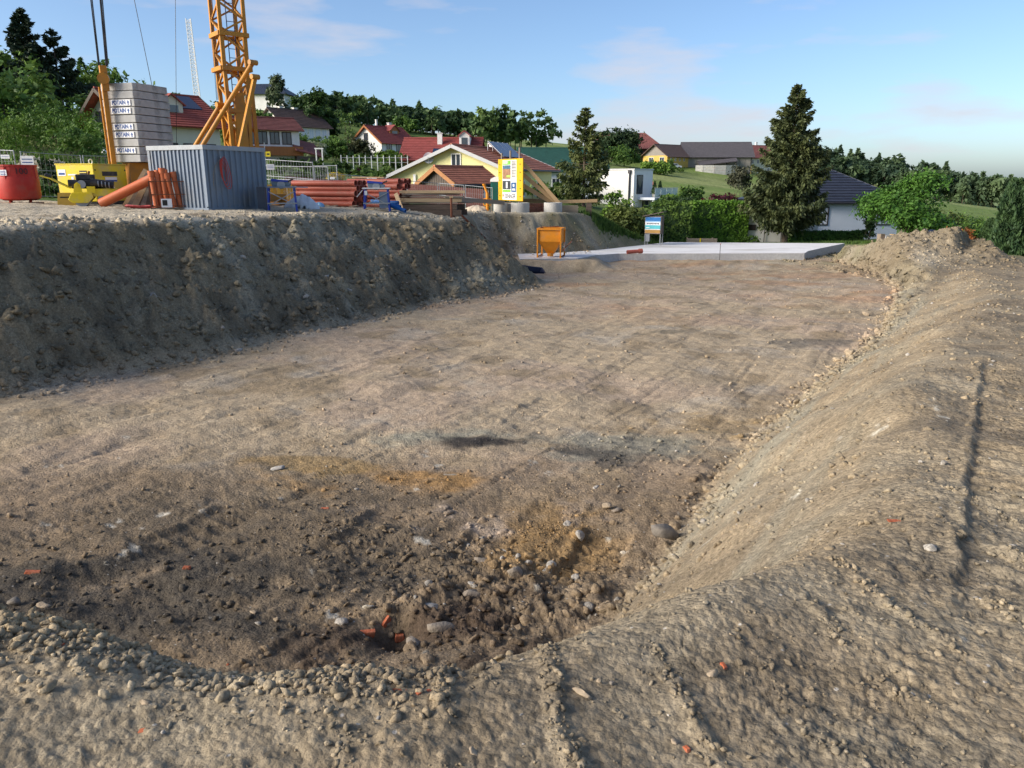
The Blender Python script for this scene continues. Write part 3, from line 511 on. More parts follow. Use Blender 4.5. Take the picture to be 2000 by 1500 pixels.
for i, (px, py, Y, w, h, m, lb) in enumerate([(622,320,104,3.4,2.7,L_pale,'pale variegated globe shrub beside white garden posts'),(690,322,118,6.5,4.2,leafmat('leaf_dusky', (.060,.070,.025), .4, 2),'broad dusky olive shrub left of the dormered white house'),
    (655,322,112,5.0,3.6,L_mid,'green shrub between the pale globe shrub and the dusky one'),(595,308,110,4.5,3.4,L_mid,'leafy shrub under the shaded front of the brown-roofed house'),(652,345,66,1.5,1.15,L_yellow,'bright yellow flowering broom behind the mesh fence'),
    (760,330,112,3.2,3.0,L_bright,'small bright tree at the corner of the wooden wall'),(722,350,80,3.0,1.2,L_bright,'low light green shrub in the terraced garden'),(752,352,78,2.2,1.5,L_mid,'rounded green shrub beside the catslide roof'),(700,348,84,2.0,1.0,L_purple,'small dark red shrub in the terraced garden'),(790,262,200,8,5,L_mid,'lighter green tree peeping over the dormered house'),
    (1414,404,72,4.2,2.75,L_purple,'dark purple maple bush above the bright clipped hedge'),(1350,400,92,2.9,3.0,L_mid,'round green tree standing alone on the meadow edge'),(1312,404,84,2.6,2.0,L_bright,'light green shrub beside the balcony house'),(1325,410,80,3.4,1.9,L_dark,'low dark shrub below the meadow'),
    (1192,320,244,13,9.5,leafmat('leaf_farm', (.040,.072,.028), .4, .3),'round dark tree in front of the maroon barn roof'),(1226,320,246,13,10.5,leafmat('leaf_farm2', (.048,.082,.034), .4, .3),'greyer round tree between maroon barn and yellow farmhouse'),(1210,338,215,11,5.5,L_mid,'sprawling bush on the bank below the barn trees'),(1286,346,200,9,3.4,L_bright,'spreading bush below the yellow farmhouse'),
    (1420,288,275,7,8.0,L_far,'tree top rising behind the grey barn ridge'),(1363,292,275,3.5,4.6,L_conif,'small conifer tip above the grey barn roof'),(1440,368,150,6.0,6.0,leafmat('leaf_bare', (.07,.075,.045), .3, 1),'thin greyish tree on the meadow left of the tall spruce'),
    (1866,452,45,2.6,1.35,L_orange,'orange-leaved shrub behind the spoil heap'),(1850,448,54,3.4,2.6,L_olive,'olive shrub behind the orange-leaved one'),(1900,470,47,3.2,2.1,L_mid,'green shrub between the orange shrub and the thuja hedge'),(1880,425,95,7,3.6,L_mid,'pale green bushes at the foot of the far meadow')]):
    p = G(px, py, Y, .15); bush('garden_shrub' if w < 6 else 'broadleaf_tree', lb, 'shrub' if w < 6 else 'tree', p, w, w*.85, h, int(1100+260*w), max(.09, Y*.0022), m, seed=i*7, nb=8)
# hillside garden at the left, behind the mesh fence
for i, (px, py, Y, w, h, m, lb) in enumerate([(20,335,56,5.2,4.2,L_bright,'light green tree at the left edge above the red skip'),(85,330,60,5.0,4.6,L_mid,'mid green tree above the yellow cabinet'),(150,330,58,4.2,4.6,leafmat('leaf_spring', (.075,.15,.02), .45, .8),'fresh green bush left of the crane jack pole'),(60,348,46,1.8,1.3,L_white,'cream-blossomed shrub behind the fence sign'),(110,352,45,2.2,1.2,L_white,'cream-blossomed shrub above the yellow cabinet'),
    (90,340,48,3.0,1.5,L_bright,'bright clipped shrub between the cream-blossomed ones'),(98,372,42,1.7,1.7,leafmat('leaf_box', (.028,.06,.015), .4, 2),'dark clipped shrub left of the yellow cabinet'),(92,388,37,1.1,.75,L_mid,'low round bush at the fence foot beside the red skip'),(165,345,50,3.6,3.2,L_mid,'leafy bush between cabinet and ballast stack'),(4,372,42,1.6,1.2,L_mid,'bush behind the red skip at the left edge'),(192,320,56,2.0,3.6,L_bright,'narrow light green tree against the cream gable')]):
    bush('garden_shrub', lb, 'shrub', G(px, py, Y, .15), w, w*.85, h, int(900+330*w), .12, m, seed=100+i*5, nb=8)
# mixed garden greenery between the hill houses, too tangled to count
def shrubs(areas, seed):
    rd = random.Random(seed); out = []
    for (x0, x1, py, Y0, Y1, n, h0, h1) in areas:
        for k in range(n): Y = rd.uniform(Y0, Y1); q = P(rd.uniform(x0, x1), py, Y); h = rd.uniform(h0, h1); out.append((q.x, q.y, h, h*rd.uniform(1.1, 1.7), False))
    return out
wood('garden_shrubbery', 'tangled garden shrubs on the slope between the hill houses', shrubs([(560,690,315,112,146,26,1.6,3.4),(440,500,300,112,135,10,2,4.5),(690,790,330,100,148,16,1.2,2.6),(600,690,300,160,185,14,3,5),(505,640,345,58,76,16,.8,1.6),(650,760,355,66,92,14,.8,1.6),(1030,1120,395,66,84,9,1.0,2.0),(1230,1330,335,198,226,10,1.5,3.5),(1290,1350,400,78,100,8,1.0,2.2),(1780,1880,440,60,90,10,1.5,3)], 21), leafmat('leaf_garden', (.085, .15, .03), .55, .5), 420, .26)
# hedges along the plot
hz = P(1270,474,54)
hedge('clipped_hedge', 'tall yellow-green clipped hedge behind the timber barrier', G(1398,476,57,.1), R(4), 4.1, 1.4, 2.95, 9000, .12, L_hedge)
hedge('tall_hedge', 'darker rounded hedge behind the poster box', G(1308,474,55,.1), R(-8), 2.7, 1.6, 2.75, 6000, .12, L_wall, wob=.12)
bush('hedge_shrub', 'loose light green shrub mass on top of the sandy bank', 'shrub', G(1222,440,51,.3), 3.6, 2.4, 2.6, 4200, .13, L_olive, seed=5, nb=10)
bush('hedge_shrub', 'upright sprouting shrub in front of the white modern house', 'shrub', G(1205,430,54,.3), 2.6, 2.0, 3.3, 1500, .15, L_bright, seed=15, nb=9)
bush('hedge_shrub', 'bushy shrub left of the poster box', 'shrub', G(1255,462,53,.3), 3.0, 2.0, 2.7, 4200, .12, L_wall, seed=25, nb=9)
hedge('low_hedge', 'low glossy hedge in front of the pale blue bungalow wall', G(1608,476,55,.1), R(2), 5.3, 1.0, .85, 4200, .12, leafmat('leaf_laurel', (.08,.17,.03), .45, 2))
bush('thuja_bush', 'narrow dark thuja at the right corner of the pale blue wall', 'shrub', G(1694,476,54,.1), .95, .9, 2.0, 1500, .10, L_thuja, seed=9)
bush('hedge_shrub', 'small shrub at the foot of the white garage wall', 'shrub', G(1468,474,55.5,.1), 1.2, .8, .75, 700, .09, L_mid, seed=19)
leafy('broadleaf_tree', 'big round bright green tree beside the pale blue bungalow', 'tree', G(1766,474,50,.3), 4.6, 5.9, .4, 17000, .135, leafmat('leaf_walnut', (.062,.15,.022), .45, 1.2), nb=18, dome=1)
for i, (px, Y, h, w, lb) in enumerate([(1964,43,4.4,1.9,'tall pointed dark thuja at the right edge'),(2002,42.5,3.7,2.2,'dark thuja cut by the right picture edge'),(1932,44.5,2.2,1.7,'short dark thuja shrub right behind the spoil heap')]):
    t = empty('thuja_tree', G(px,505,Y,.4), 0, lb, 'tree'); trunk_mb(h*.5, .07, 3, .3).build('trunk', bark, t); n = 5200; f = rng.uniform(0, 1, n)**.85; a = rng.uniform(0, 6.28, n); lump = 1+.22*np.sin(a*5+f*9)+.12*np.sin(a*9-f*21)
    rr = w*.5*np.clip(1.12-f, 0, 1)**.62*np.minimum(1, f*6+.5)*lump*np.sqrt(rng.uniform(.72, 1, n)); p = np.stack([np.cos(a)*rr, np.sin(a)*rr, h*f], 1); set_obj('crown', *quads(p, .13, asp=2.2, droop=np.stack([np.cos(a)*.35, np.sin(a)*.35, 1+0*a], 1)), L_thuja, t)
# rough grass on the bank shoulder and by the slab
def tufts(name, label, n, fx, hgt, m):
    x, y = fx(n); z = gfine(x, y); a = rng.uniform(0, 6.28, n); l = rng.uniform(.5, 1.2, n)*hgt; dx = np.stack([np.cos(a), np.sin(a), 0*a], 1); b = np.stack([x, y, z-.02], 1); tip = b+dx*(l*.4)[:, None]*rng.uniform(-1, 1, (n, 1))+np.array((0, 0, 1))*l[:, None]; s = np.stack([-np.sin(a), np.cos(a), 0*a], 1)*(.035*hgt/.25)
    V = np.stack([b-s, b+s, tip], 1).reshape(-1, 3); o = set_obj(name, V, np.arange(3*n).reshape(n, 3), m); tag(o, label); o['kind'] = 'stuff'
tufts('grass', 'rough grass on the shoulder of the sandy bank below the shrubs', 9000, lambda n: (lambda t: (4.6+t*4.6+rng.normal(0, .35, n), 46.4+t*5.4+rng.normal(0, .4, n)))(rng.uniform(0, 1, n)), .32, L_grass)
tufts('grass', 'strip of grass between the concrete slab and the hedges', 5000, lambda n: (rng.uniform(9.5, 24, n), rng.uniform(49.8, 53.5, n)), .2, L_grass)
# ---------------------------------------------------------------- buildings
M_white = mat('render_white', (.78, .76, .72), .9, var=.04, scale=1.2, dirt=(.55, .52, .46), dirt_amt=.25); M_cream = mat('render_cream', (.72, .66, .50), .9, var=.05, scale=1.2)
M_yellow = mat('render_yellow', (.80, .74, .36), .9, var=.03, scale=1, dirt=(.62, .56, .28), dirt_amt=.2); M_ochre = mat('render_ochre', (.58, .39, .10), .9, var=.05, scale=.8); M_blue = mat('render_pale_blue', (.66, .70, .76), .9, var=.03, scale=1)
M_stucco = mat('render_grey_white', (.60, .61, .64), .9, var=.04, scale=.8)
def tilemat(name, col, sy=3.2, sx=4.0, var=.2, rough=.8):
    m = mat(name, col, rough, var=var, scale=2.4, dirt=tuple(k*.55 for k in col), dirt_amt=.5); t = m.node_tree; b = t.nodes['Principled BSDF']
    tcn = t.nodes.new('ShaderNodeTexCoord'); wv = t.nodes.new('ShaderNodeTexWave'); wv.bands_direction = 'X'; wv.inputs['Scale'].default_value = sx; wv.inputs['Distortion'].default_value = .4; t.links.new(tcn.outputs['Object'], wv.inputs['Vector'])
    bp = t.nodes.new('ShaderNodeBump'); bp.inputs['Strength'].default_value = .5; bp.inputs['Distance'].default_value = .05; t.links.new(wv.outputs['Fac'], bp.inputs['Height']); t.links.new(bp.outputs[0], b.inputs['Normal']); return m
T_red = tilemat('roof_red', (.36, .085, .06)); T_maroon = tilemat('roof_maroon', (.20, .07, .06)); T_brown = tilemat('roof_brown', (.115, .075, .062)); T_rust = tilemat('roof_rust', (.50, .19, .115)); T_dark = tilemat('roof_slate', (.030, .036, .055), rough=.45, sx=5); T_grey = tilemat('roof_grey', (.085, .078, .085)); T_green = tilemat('roof_green', (.018, .075, .055), rough=.6); T_wine = tilemat('roof_wine', (.30, .07, .06))
glass = mat('window_glass', (.035, .045, .06), .08, var=.2, scale=1, spec=.8); solar = mat('solar_panel', (.018, .028, .065), .15, var=.1, scale=2, spec=.8); blindm = mat('window_blind', (.62, .66, .72), .5, var=.04, scale=.8)
M_frame = mat('frame_white', (.80, .79, .76), .5, var=.03); M_fdark = mat('frame_dark', (.05, .04, .035), .6); M_fascia = mat('fascia_grey', (.50, .50, .50), .6, var=.06); M_pipe = mat('gutter_dark', (.05, .05, .055), .4, metal=.4)
M_wood = mat('wood_orange', (.34, .125, .040), .7, var=.2, scale=3, stretch=(8, 8, .6)); M_wdark = mat('wood_grey_brown', (.105, .085, .070), .85, var=.25, scale=3, stretch=(9, 9, .5)); M_wgrey = mat('wood_weathered', (.26, .235, .205), .9, var=.25, scale=2, stretch=(7, 7, .4)); M_wblack = mat('wood_black', (.030, .027, .028), .9, var=.25, scale=2)
M_conc = mat('concrete', (.43, .42, .39), .9, var=.12, scale=3, bump=.3, bscale=30, dirt=(.22, .205, .18), dirt_amt=.5)
class House:
    def __init__(s, name, label, loc, rz, L, W, hw, hr, wall, roof, over=.5, hip=0, courses=0, left_ext=0, cat='house', base=1.5, fascia=None, gable=None, halfhip=0, group=None):
        s.t = empty(name, loc, rz, label, cat, group); s.L, s.W, s.hw, s.hr = L, W, hw, hr; a, b = L/2, W/2; s.s = hr/b; le = left_ext
        zl = hw-le*s.s; mb = MB()
        if hip: mb.b2((-a, -b, -base), (a, b, hw))
        elif gable: mb.b2((-a, -b, -base), (a, b, min(hw, zl)))
        else: mb.prism([(-b, -base), (b+le, -base), (b+le, zl), (0, hw+hr), (-b, hw)], 'x', -a, a)
        s.wall = mb.build('wall', wall, s.t)
        if gable:
            MB().prism([(-b, hw), (b, hw), (0, hw+hr)], 'x', -a, a).build('gable_boarding', gable, s.t)
        mb = MB(); o = over; th = .16; E = .03
        def plane(c, n):                     # eave-left, eave-right, ridge-right, ridge-left; laid in n overlapping courses
            c = [Vector(k) for k in c]
            if not n: mb.slabq(c, th); return
            nrm = (c[1]-c[0]).cross(c[3]-c[0]).normalized(); mb.slabq(c, th*.5)
            for i in range(n):
                f0, f1 = i/n, min(1, (i+1.15)/n); p0, p1 = c[0].lerp(c[3], f0), c[1].lerp(c[2], f0); q0, q1 = c[0].lerp(c[3], f1), c[1].lerp(c[2], f1); up = nrm*(th*.5+.075); lo = nrm*(th*.5+.012)
                mb.add([p0+nrm*.05, p1+nrm*.05, p1+up, p0+up, q1+lo, q0+lo], [(0,1,2,3),(3,2,4,5)])
        zr = hw+hr+E; ze = hw-o*s.s+E
        if hip:
            k = hip
            A = [(-a-o, -b-o, ze), (a+o, -b-o, ze), (a-k, 0, zr), (-a+k, 0, zr)]; plane(A, courses); plane([(-x, -y, z) for x, y, z in A], courses)
            for sg in (1, -1):
                q = [Vector((sg*(a+o), -sg*(b+o), ze)), Vector((sg*(a+o), sg*(b+o), ze)), Vector((sg*(a-k), 0, zr))]; nn = (q[1]-q[0]).cross(q[2]-q[0]).normalized()*th
                if courses:
                    for i in range(courses):
                        f0, f1 = i/courses, min(.999, (i+1.15)/courses); p0, p1, q0, q1 = q[0].lerp(q[2], f0), q[1].lerp(q[2], f0), q[0].lerp(q[2], f1), q[1].lerp(q[2], f1); u = nn.normalized(); mb.add([p0+u*.05, p1+u*.05, p1+u*(th*.5+.075), p0+u*(th*.5+.075), q1+u*(th*.5+.012), q0+u*(th*.5+.012)], [(0,1,2,3),(3,2,4,5)])
                mb.add(q+[p+nn for p in q], [(2,1,0),(3,4,5),(0,1,4,3),(1,2,5,4),(2,0,3,5)])
        else:
            plane([(-a-o, -b-o, ze), (a+o, -b-o, ze), (a+o, 0, zr), (-a-o, 0, zr)], courses)
            yl = b+le+o; zl2 = hw+hr+E-(yl)*s.s; plane([(a+o, yl, zl2), (-a-o, yl, zl2), (-a-o, 0, zr), (a+o, 0, zr)], courses); mb.tube((-a-o, 0, zr+th), (a+o, 0, zr+th), .11, n=6)
        s.roof = mb.build('roof', roof, s.t)
        if fascia:
            for x in (-a-o-.03, a+o+.03):
                m2 = MB(); m2.bar((x, -b-o, ze+.02), (x, 0, zr+.02), .05, .30); m2.bar((x, 0, zr+.02), (x, b+le+o, hw+hr+E-(b+le+o)*s.s+.02), .05, .30); m2.build('verge_board', fascia, s.t)
        s.over = o; s.ze = ze
    def gutter(s, m):
        MB().tube((-s.L/2-s.over, -s.W/2-s.over-.06, s.ze), (s.L/2+s.over, -s.W/2-s.over-.06, s.ze), .08, n=7).build('gutter', m, s.t); return s
    def win(s, face, u, z, w, h, fm=None, gm=None, name='window', bars=1, sill=False, depth=.06):
        n = {'-y': Vector((0, -1, 0)), '+y': Vector((0, 1, 0)), '-x': Vector((-1, 0, 0)), '+x': Vector((1, 0, 0))}[face]; ax = Vector((1, 0, 0)) if n.y else Vector((0, 1, 0)); off = n*(s.W/2 if n.y else s.L/2)
        c = off+ax*u+Vector((0, 0, z)); mb = MB(); f = max(.05, min(.09, w*.1)); Z = Vector((0, 0, 1))
        for sg in (-1, 1):
            mb.bar(c+ax*(sg*(w/2-f/2))-Z*(h/2)+n*.01, c+ax*(sg*(w/2-f/2))+Z*(h/2)+n*.01, f, depth*2, up=n); mb.bar(c+Z*(sg*(h/2-f/2))-ax*(w/2)+n*.01, c+Z*(sg*(h/2-f/2))+ax*(w/2)+n*.01, f, depth*2-.01, up=n)
        for k in range(bars): mb.bar(c+ax*(w*((k+1)/(bars+1)-.5))-Z*(h/2)+n*.01, c+ax*(w*((k+1)/(bars+1)-.5))+Z*(h/2)+n*.01, f*.8, depth*1.6, up=n)
        if sill: mb.bar(c-ax*(w/2+.08)-Z*(h/2+.03)+n*.06, c+ax*(w/2+.08)-Z*(h/2+.03)+n*.06, .16, .05, up=Z)
        o = mb.build(name, fm or M_frame, s.t); MB().bar(c-Z*(h/2-.02)+n*.015, c+Z*(h/2-.02)+n*.015, w-.04, .04, up=n).build('pane', gm or glass, o); return s
    def chimney(s, x, y, h=1.2, w=.6, m=None):
        z = s.hw+s.hr-abs(y)*s.s-.3; mb = MB(); mb.box((x, y, z+h/2+.15), (w, w*.8, h+.3)); mb.box((x, y, z+h+.36), (w*1.25, w*1.05, .1)); mb.build('chimney', m or M_white, s.roof); return s
    def onroof(s, name, x, f, w, l, m, thick=.06, lift=.13, side=-1):  # panel lying on the roof slope: f = fraction from eave up to the ridge
        b = s.W/2; sl = Vector((0, -side*b, s.hr)).normalized(); p = Vector((x, side*b*(1-f), s.hw+s.hr*f+.03)); nn = Vector((0, side*s.hr, b)).normalized()
        q = [p+Vector((-w/2, 0, 0))-sl*l/2+nn*lift, p+Vector((w/2, 0, 0))-sl*l/2+nn*lift, p+Vector((w/2, 0, 0))+sl*l/2+nn*lift, p+Vector((-w/2, 0, 0))+sl*l/2+nn*lift]
        if side > 0: q = q[::-1]
        MB().slabq(q, thick).build(name, m, s.roof); return s
    def dish(s, p, r=.45, n=(0, -1, .2)):
        p = Vector(p); n = Vector(n).normalized(); mb = MB(); mb.tube(p+n*.30, p+n*.42, r*.45, r, 14, False); mb.tube(p+n*.28, p+n*.30, r*.2, r*.45, 14); mb.bar(p, p+n*.3, .05); mb.bar(p+n*.4-Vector((0, 0, r)), p+n*.9, .03); mb.build('satellite_dish', M_stucco, s.t, True); return s
    def dormer(s, x, f, w, h, d, wallm, roofm, side=-1, rise=.6, winm=True):
        b = s.W/2; y = side*b*(1-f); z = s.hw+s.hr*f; dy = -side; mb = MB(); y1 = y+dy*d
        mb.add([(x-w/2, y, z-.1), (x+w/2, y, z-.1), (x+w/2, y, z+h), (x, y, z+h+rise), (x-w/2, y, z+h), (x-w/2, y1, z+h), (x+w/2, y1, z+h), (x, y1, z+h+rise), (x-w/2, y1, z+h-.4), (x+w/2, y1, z+h-.4)], [(0,1,2,3,4), (0,4,5,8), (1,9,6,2), (5,7,6,9,8), (4,3,7,5), (3,2,6,7)])
        o = mb.build('dormer', wallm, s.roof); ov = .22; yo = y-dy*ov; yb = y1+dy*.9*0; m2 = MB(); k = rise/(w/2)
        for sg in (-1, 1): m2.slabq([(x+sg*(w/2+ov), yo, z+h-ov*k+.03), (x, yo, z+h+rise+.03), (x, y1+dy*.8, z+h+rise+.03), (x+sg*(w/2+ov), y1+dy*.2, z+h-ov*k+.03)][::sg], .1*(1))
        m2.build('dormer_roof', roofm, o)
        if winm: MB().box((x, y-dy*.03, z+h*.5), (w*.55, .08, h*.62)).build('dormer_window', glass, o)
        return s
# -- hill houses, left
h = House('villa', 'white hilltop villa with dark blue hipped roof behind the crane mast', G(522,214,196,1), R(-6), 12.4, 9, 4.6, 2.4, M_white, T_dark, .7, hip=3.2)
for u in (-4.2, -1.6, 2.2, 4.6): h.win('-y', u, 3.9, 1.0, 1.5); h.win('-y', u, 1.4, 1.0, 1.5)
h = House('family_house', 'red-tiled house with solar panels and dormer behind the concrete ballast', G(306,312,70,1.85), R(52), 7.6, 8.2, 4.3, 2.4, M_cream, T_red, .8, courses=14, fascia=M_wdark)
h.onroof('solar_panel', 1.7, .72, 3.6, 2.3, solar); h.chimney(-.2, .3, .9, .7); h.dormer(.3, .30, 2.0, .9, 1.8, M_cream, T_red, rise=.75)
for u in (-2.6, -.8, .9, 2.7): h.win('-y', u, 2.0, 1.2, 1.3, M_fdark)
h.win('-x', -1.6, 4.6, 1.0, 1.2, M_fdark).win('-x', 1.4, 4.6, 1.0, 1.2, M_fdark).win('-x', 0, 2.0, 1.2, 1.3, M_fdark)
h = House('family_house', 'white house with brown tiled roof below the lime tree', G(576,290,152,.6), R(52), 10, 8.4, 3.4, 2.9, M_white, T_brown, .6, courses=12)
h.win('-x', 1.6, 4.0, 1.1, 1.4, sill=True).win('-x', -2.9, 1.7, 1.3, 1.9, M_fdark).chimney(-2.2, .6, .9, .8).chimney(1.0, .6, .9, .8).dish((-5, 3.2, 3.4), .6, (-1, -.4, .2))
for u in (-3.7, -2.2, -.7, .8, 2.3, 3.8): h.win('-y', u, 1.9, 1.1, 2.3, M_frame, blindm, depth=.04)
h = House('family_house', 'low house with maroon roof, window band and wooden balcony right of the crane', G(520,330,96,.7), R(32), 6.6, 6.4, 3.7, 1.35, M_white, T_maroon, .5, courses=9)
for u in (-2.4, -1.0, .4, 1.8): h.win('-y', u, 2.75, 1.1, 1.4, M_fdark)
MB().b2((-3.4, -4.1, .8), (3.4, -3.25, 1.8)).build('balcony', M_wood, h.t)
MB().slabq([(2.4, -4.6, 1.3), (5.6, -4.6, .6), (5.6, -1.2, 2.2), (2.4, -1.2, 2.9)], .15).build('porch_roof', T_maroon, h.t); MB().b2((2.6, -4.2, -2), (5.2, -1.3, .75)).build('porch', M_wdark, h.t)
h = House('family_house', 'white house with red roof, dormer and satellite dish on the slope', G(752,318,158,.5), R(54), 9.2, 7.8, 3.5, 2.9, M_white, T_wine, .6, courses=12, fascia=M_wood)
h.win('-x', .2, 4.5, 1.1, 1.4, M_wdark, M_wdark and glass).dish((-4.6, 2.9, 3.8), .6, (-1, -.3, .2)).chimney(-1.5, .4, 1.6, .35).chimney(2.0, .4, 1.2, .7).dormer(1.2, .55, 2.6, .8, 1.6, M_wood, T_wine, rise=1.0)
MB().b2((-4.9, -.5, 2.3), (-4.65, 2.4, 2.7)).build('awning', M_wdark, h.t); MB().b2((-4.6, -4.8, .9), (4.6, -3.95, 1.8)).build('balcony', M_wdark, h.t)
for u in (-2.6, 0, 2.6): h.win('-y', u, 2.5, 1.4, 1.3, M_fdark)
h = House('family_house', 'wine-red steep roofed house with orange timber wall and white chimney', G(868,346,108,.7), R(-4), 9.4, 8.0, 3.1, 2.5, M_wood, T_wine, .7, courses=13)
h.chimney(-.3, -1.2, 1.4, .62).onroof('skylight', -.6, .30, .8, 1.1, solar); h.dormer(3.1, .42, 1.35, 1.9, 2.1, M_white, T_wine, rise=.55)
for u in (-3.4, -2.0): h.win('-y', u, 1.8, .9, 1.2, M_wood)
# -- yellow house
h = House('yellow_house', 'pale yellow gabled house with rust roof behind the timber pile', G(948,386,79,1.5), R(68), 13.6, 9.2, 4.1, 1.8, M_yellow, T_rust, .7, courses=11, left_ext=2.6, fascia=M_fascia)
h.win('-x', -.15, 4.75, 1.0, 1.15, sill=True).win('-x', -3.6, 1.9, 1.0, 1.2).dish((-6.8, 2.6, 4.9), .5, (-1, -.35, .15)).chimney(3.0, .5, .8, .6); h.gutter(M_pipe)
for u in (-5.0, -1.6, 2.2): h.win('-y', u, 2.2, 1.0, 1.5, M_frame, sill=True)
MB().b2((-6.98, 4.0, -1), (-6.78, 4.25, 3.5)).build('corner_post', M_frame, h.t); MB().b2((-6.9, -4.75, -1), (-6.7, -4.5, 3.9)).build('corner_post', M_frame, h.t); MB().tube((-6.95, -4.95, 3.6), (-6.95, -4.95, -1), .05).build('downpipe', M_pipe, h.t)
h.onroof('skylight', .0, .34, .7, 1.0, solar)
col = MB(); q = [(-1.6, -2.6, 5.1), (3.2, -2.6, 5.1), (3.2, -1.0, 6.5), (-1.6, -1.0, 6.5)]; col.slabq(q, .1); o = col.build('solar_collector', mat('collector_glass', (.10, .12, .16), .12, spec=.9), h.roof); fr = MB()
for k in range(5): x = -1.6+1.2*k; fr.bar((x, -2.62, 5.17), (x, -1.02, 6.6), .07, .05); fr.bar((x, -1.0, 6.45), (x, -1.0, 5.4), .05)
fr.build('collector_frame', M_fascia, o)
MB().b2((-7.6, 4.6, -1.2), (-6.95, 8.3, 1.9)).build('conservatory', M_blue, h.t); mb = MB()
for k in range(4): mb.b2((-7.66, 4.8+k*.9, .1), (-7.61, 5.5+k*.9, 1.7))
mb2 = mb
for k in range(4): MB().b2((-7.66, 4.8+k*.9, .1), (-7.605, 5.5+k*.9, 1.7)).build('window', M_fdark, h.t)
# -- timber shed
h = House('timber_shed', 'small brown timber shed with red tiled roof in front of the yellow house', G(898,396,60,.45), R(47), 4.3, 3.6, 1.75, 1.0, M_wdark, T_rust, .35, courses=9, cat='shed', base=.6, fascia=mat('verge_wood', (.36, .17, .07), .8, var=.15))
for k in range(14):
    y = -1.66+k*.255; MB().b2((-2.19, y, -.5), (-2.155, y+.22, 1.72+max(0, (1.75-abs(y+.11))*.571-.06))).build('board', M_wdark, h.t)
MB().b2((-2.24, -.95, -.4), (-2.2, -.2, 1.3)).build('door', mat('door_green', (.03, .12, .10), .6), h.t); MB().b2((-2.255, -.72, .75), (-2.245, -.45, 1.0)).build('notice', M_frame, h.t); h.gutter(M_pipe)
MB().b2((-1.2, -1.84, .1), (-.3, -1.77, 1.2)).build('window', M_frame, h.t); MB().b2((.2, -1.84, .1), (1.3, -1.77, 1.2)).build('window', M_frame, h.t)
# -- green-roofed and modern houses
h = House('green_roofed_house', 'pale house with dark green roof half hidden by the smaller spruce', G(1092,404,98,.3), R(8), 9.5, 7.5, 3.3, 2.4, M_blue, T_green, .6); 
for u in (-3.4, -1.2, 1.2, 3.4): h.win('-y', u, 1.6, 1.0, 1.5, M_frame)
mb = MB(); mb.b2((-6.6, -4.4, -1), (-5.4, -3.2, 2.4)); mb.build('annexe', T_green, h.t)
p = G(1213,408,88,1.35); t = empty('modern_house', p, R(47), 'white flat-roofed modern house with glass balcony above the shrubs', 'house'); LW, WW, HH = 3.6, 5.6, 5.1
MB().b2((-LW/2, -WW/2, -1.5), (LW/2, WW/2, HH)).build('wall', M_white, t); MB().b2((-LW/2-.08, -WW/2-.08, HH), (LW/2+.08, WW/2+.08, HH+.14)).build('roof', M_fascia, t)
for y in (-WW/2+.35,): pass
for y in (-2.3, 2.0): MB().tube((-LW/2-.12, y, HH-.1), (-LW/2-.12, y, -1), .09).build('downpipe', M_pipe, t); MB().box((-LW/2-.14, y, HH-.2), (.26, .3, .35)).build('rain_hopper', M_pipe, t)
for x, z in ((-.7, 3.6), (.5, .9)): w = MB().b2((x-.55, -WW/2-.06, z-1.0), (x+.55, -WW/2+.02, z+1.0)).build('window', M_fdark, t); MB().b2((x-.47, -WW/2-.075, z-.92), (x+.47, -WW/2-.055, z+.92)).build('pane', glass, w)
bal = MB().b2((-.9, -WW/2-2.1, 2.0), (3.7, -WW/2-.0, 2.25)).build('balcony', M_blue, t)
gm = mat('balcony_glass', (.55, .66, .74), .05, spec=.6, alpha=.55)
for k in range(4): MB().b2((-.85+k*1.14, -WW/2-2.1, 2.28), (.2+k*1.14, -WW/2-2.07, 3.2)).build('glass_panel', gm, bal)
MB().bar((-.9, -WW/2-2.08, 3.24), (3.7, -WW/2-2.08, 3.24), .05).build('handrail', M_fascia, bal)
for x in (-.6, 1.4, 3.4): MB().b2((x-.14, -WW/2-2.0, -1.5), (x+.14, -WW/2-1.7, 2.0)).build('column', M_blue, bal)
for x, lb in ((.4, 'first potted conifer on the glass balcony'), (1.5, 'second potted conifer on the glass balcony')):
    q = t.matrix_basis @ Vector((x, -WW/2-1.2, 2.25)); b_ = empty('potted_conifer', q, 0, lb+', counting from the house wall', 'plant', 'conifers on the balcony'); MB().lathe([(.16, 0), (.22, .35)], 10).build('pot', M_conc, b_); f = rng.uniform(0, 1, 260); a = rng.uniform(0, 6.28, 260); set_obj('foliage', *quads(np.stack([np.cos(a)*.36*(1.05-f), np.sin(a)*.36*(1.05-f), .35+1.35*f], 1), .13), L_thuja, b_)
h = House('red_roofed_house', 'low red roof with blue skylight behind the white modern house', G(1196,395,108,2.0), R(24), 8, 7, 3.6, 1.5, M_white, T_rust, .4); h.onroof('skylight', 1.8, .6, 3.4, 2.0, mat('sky_panel', (.10, .22, .38), .1, spec=.9)); h.win('-y', -2.5, 2.0, 1.0, 1.3)
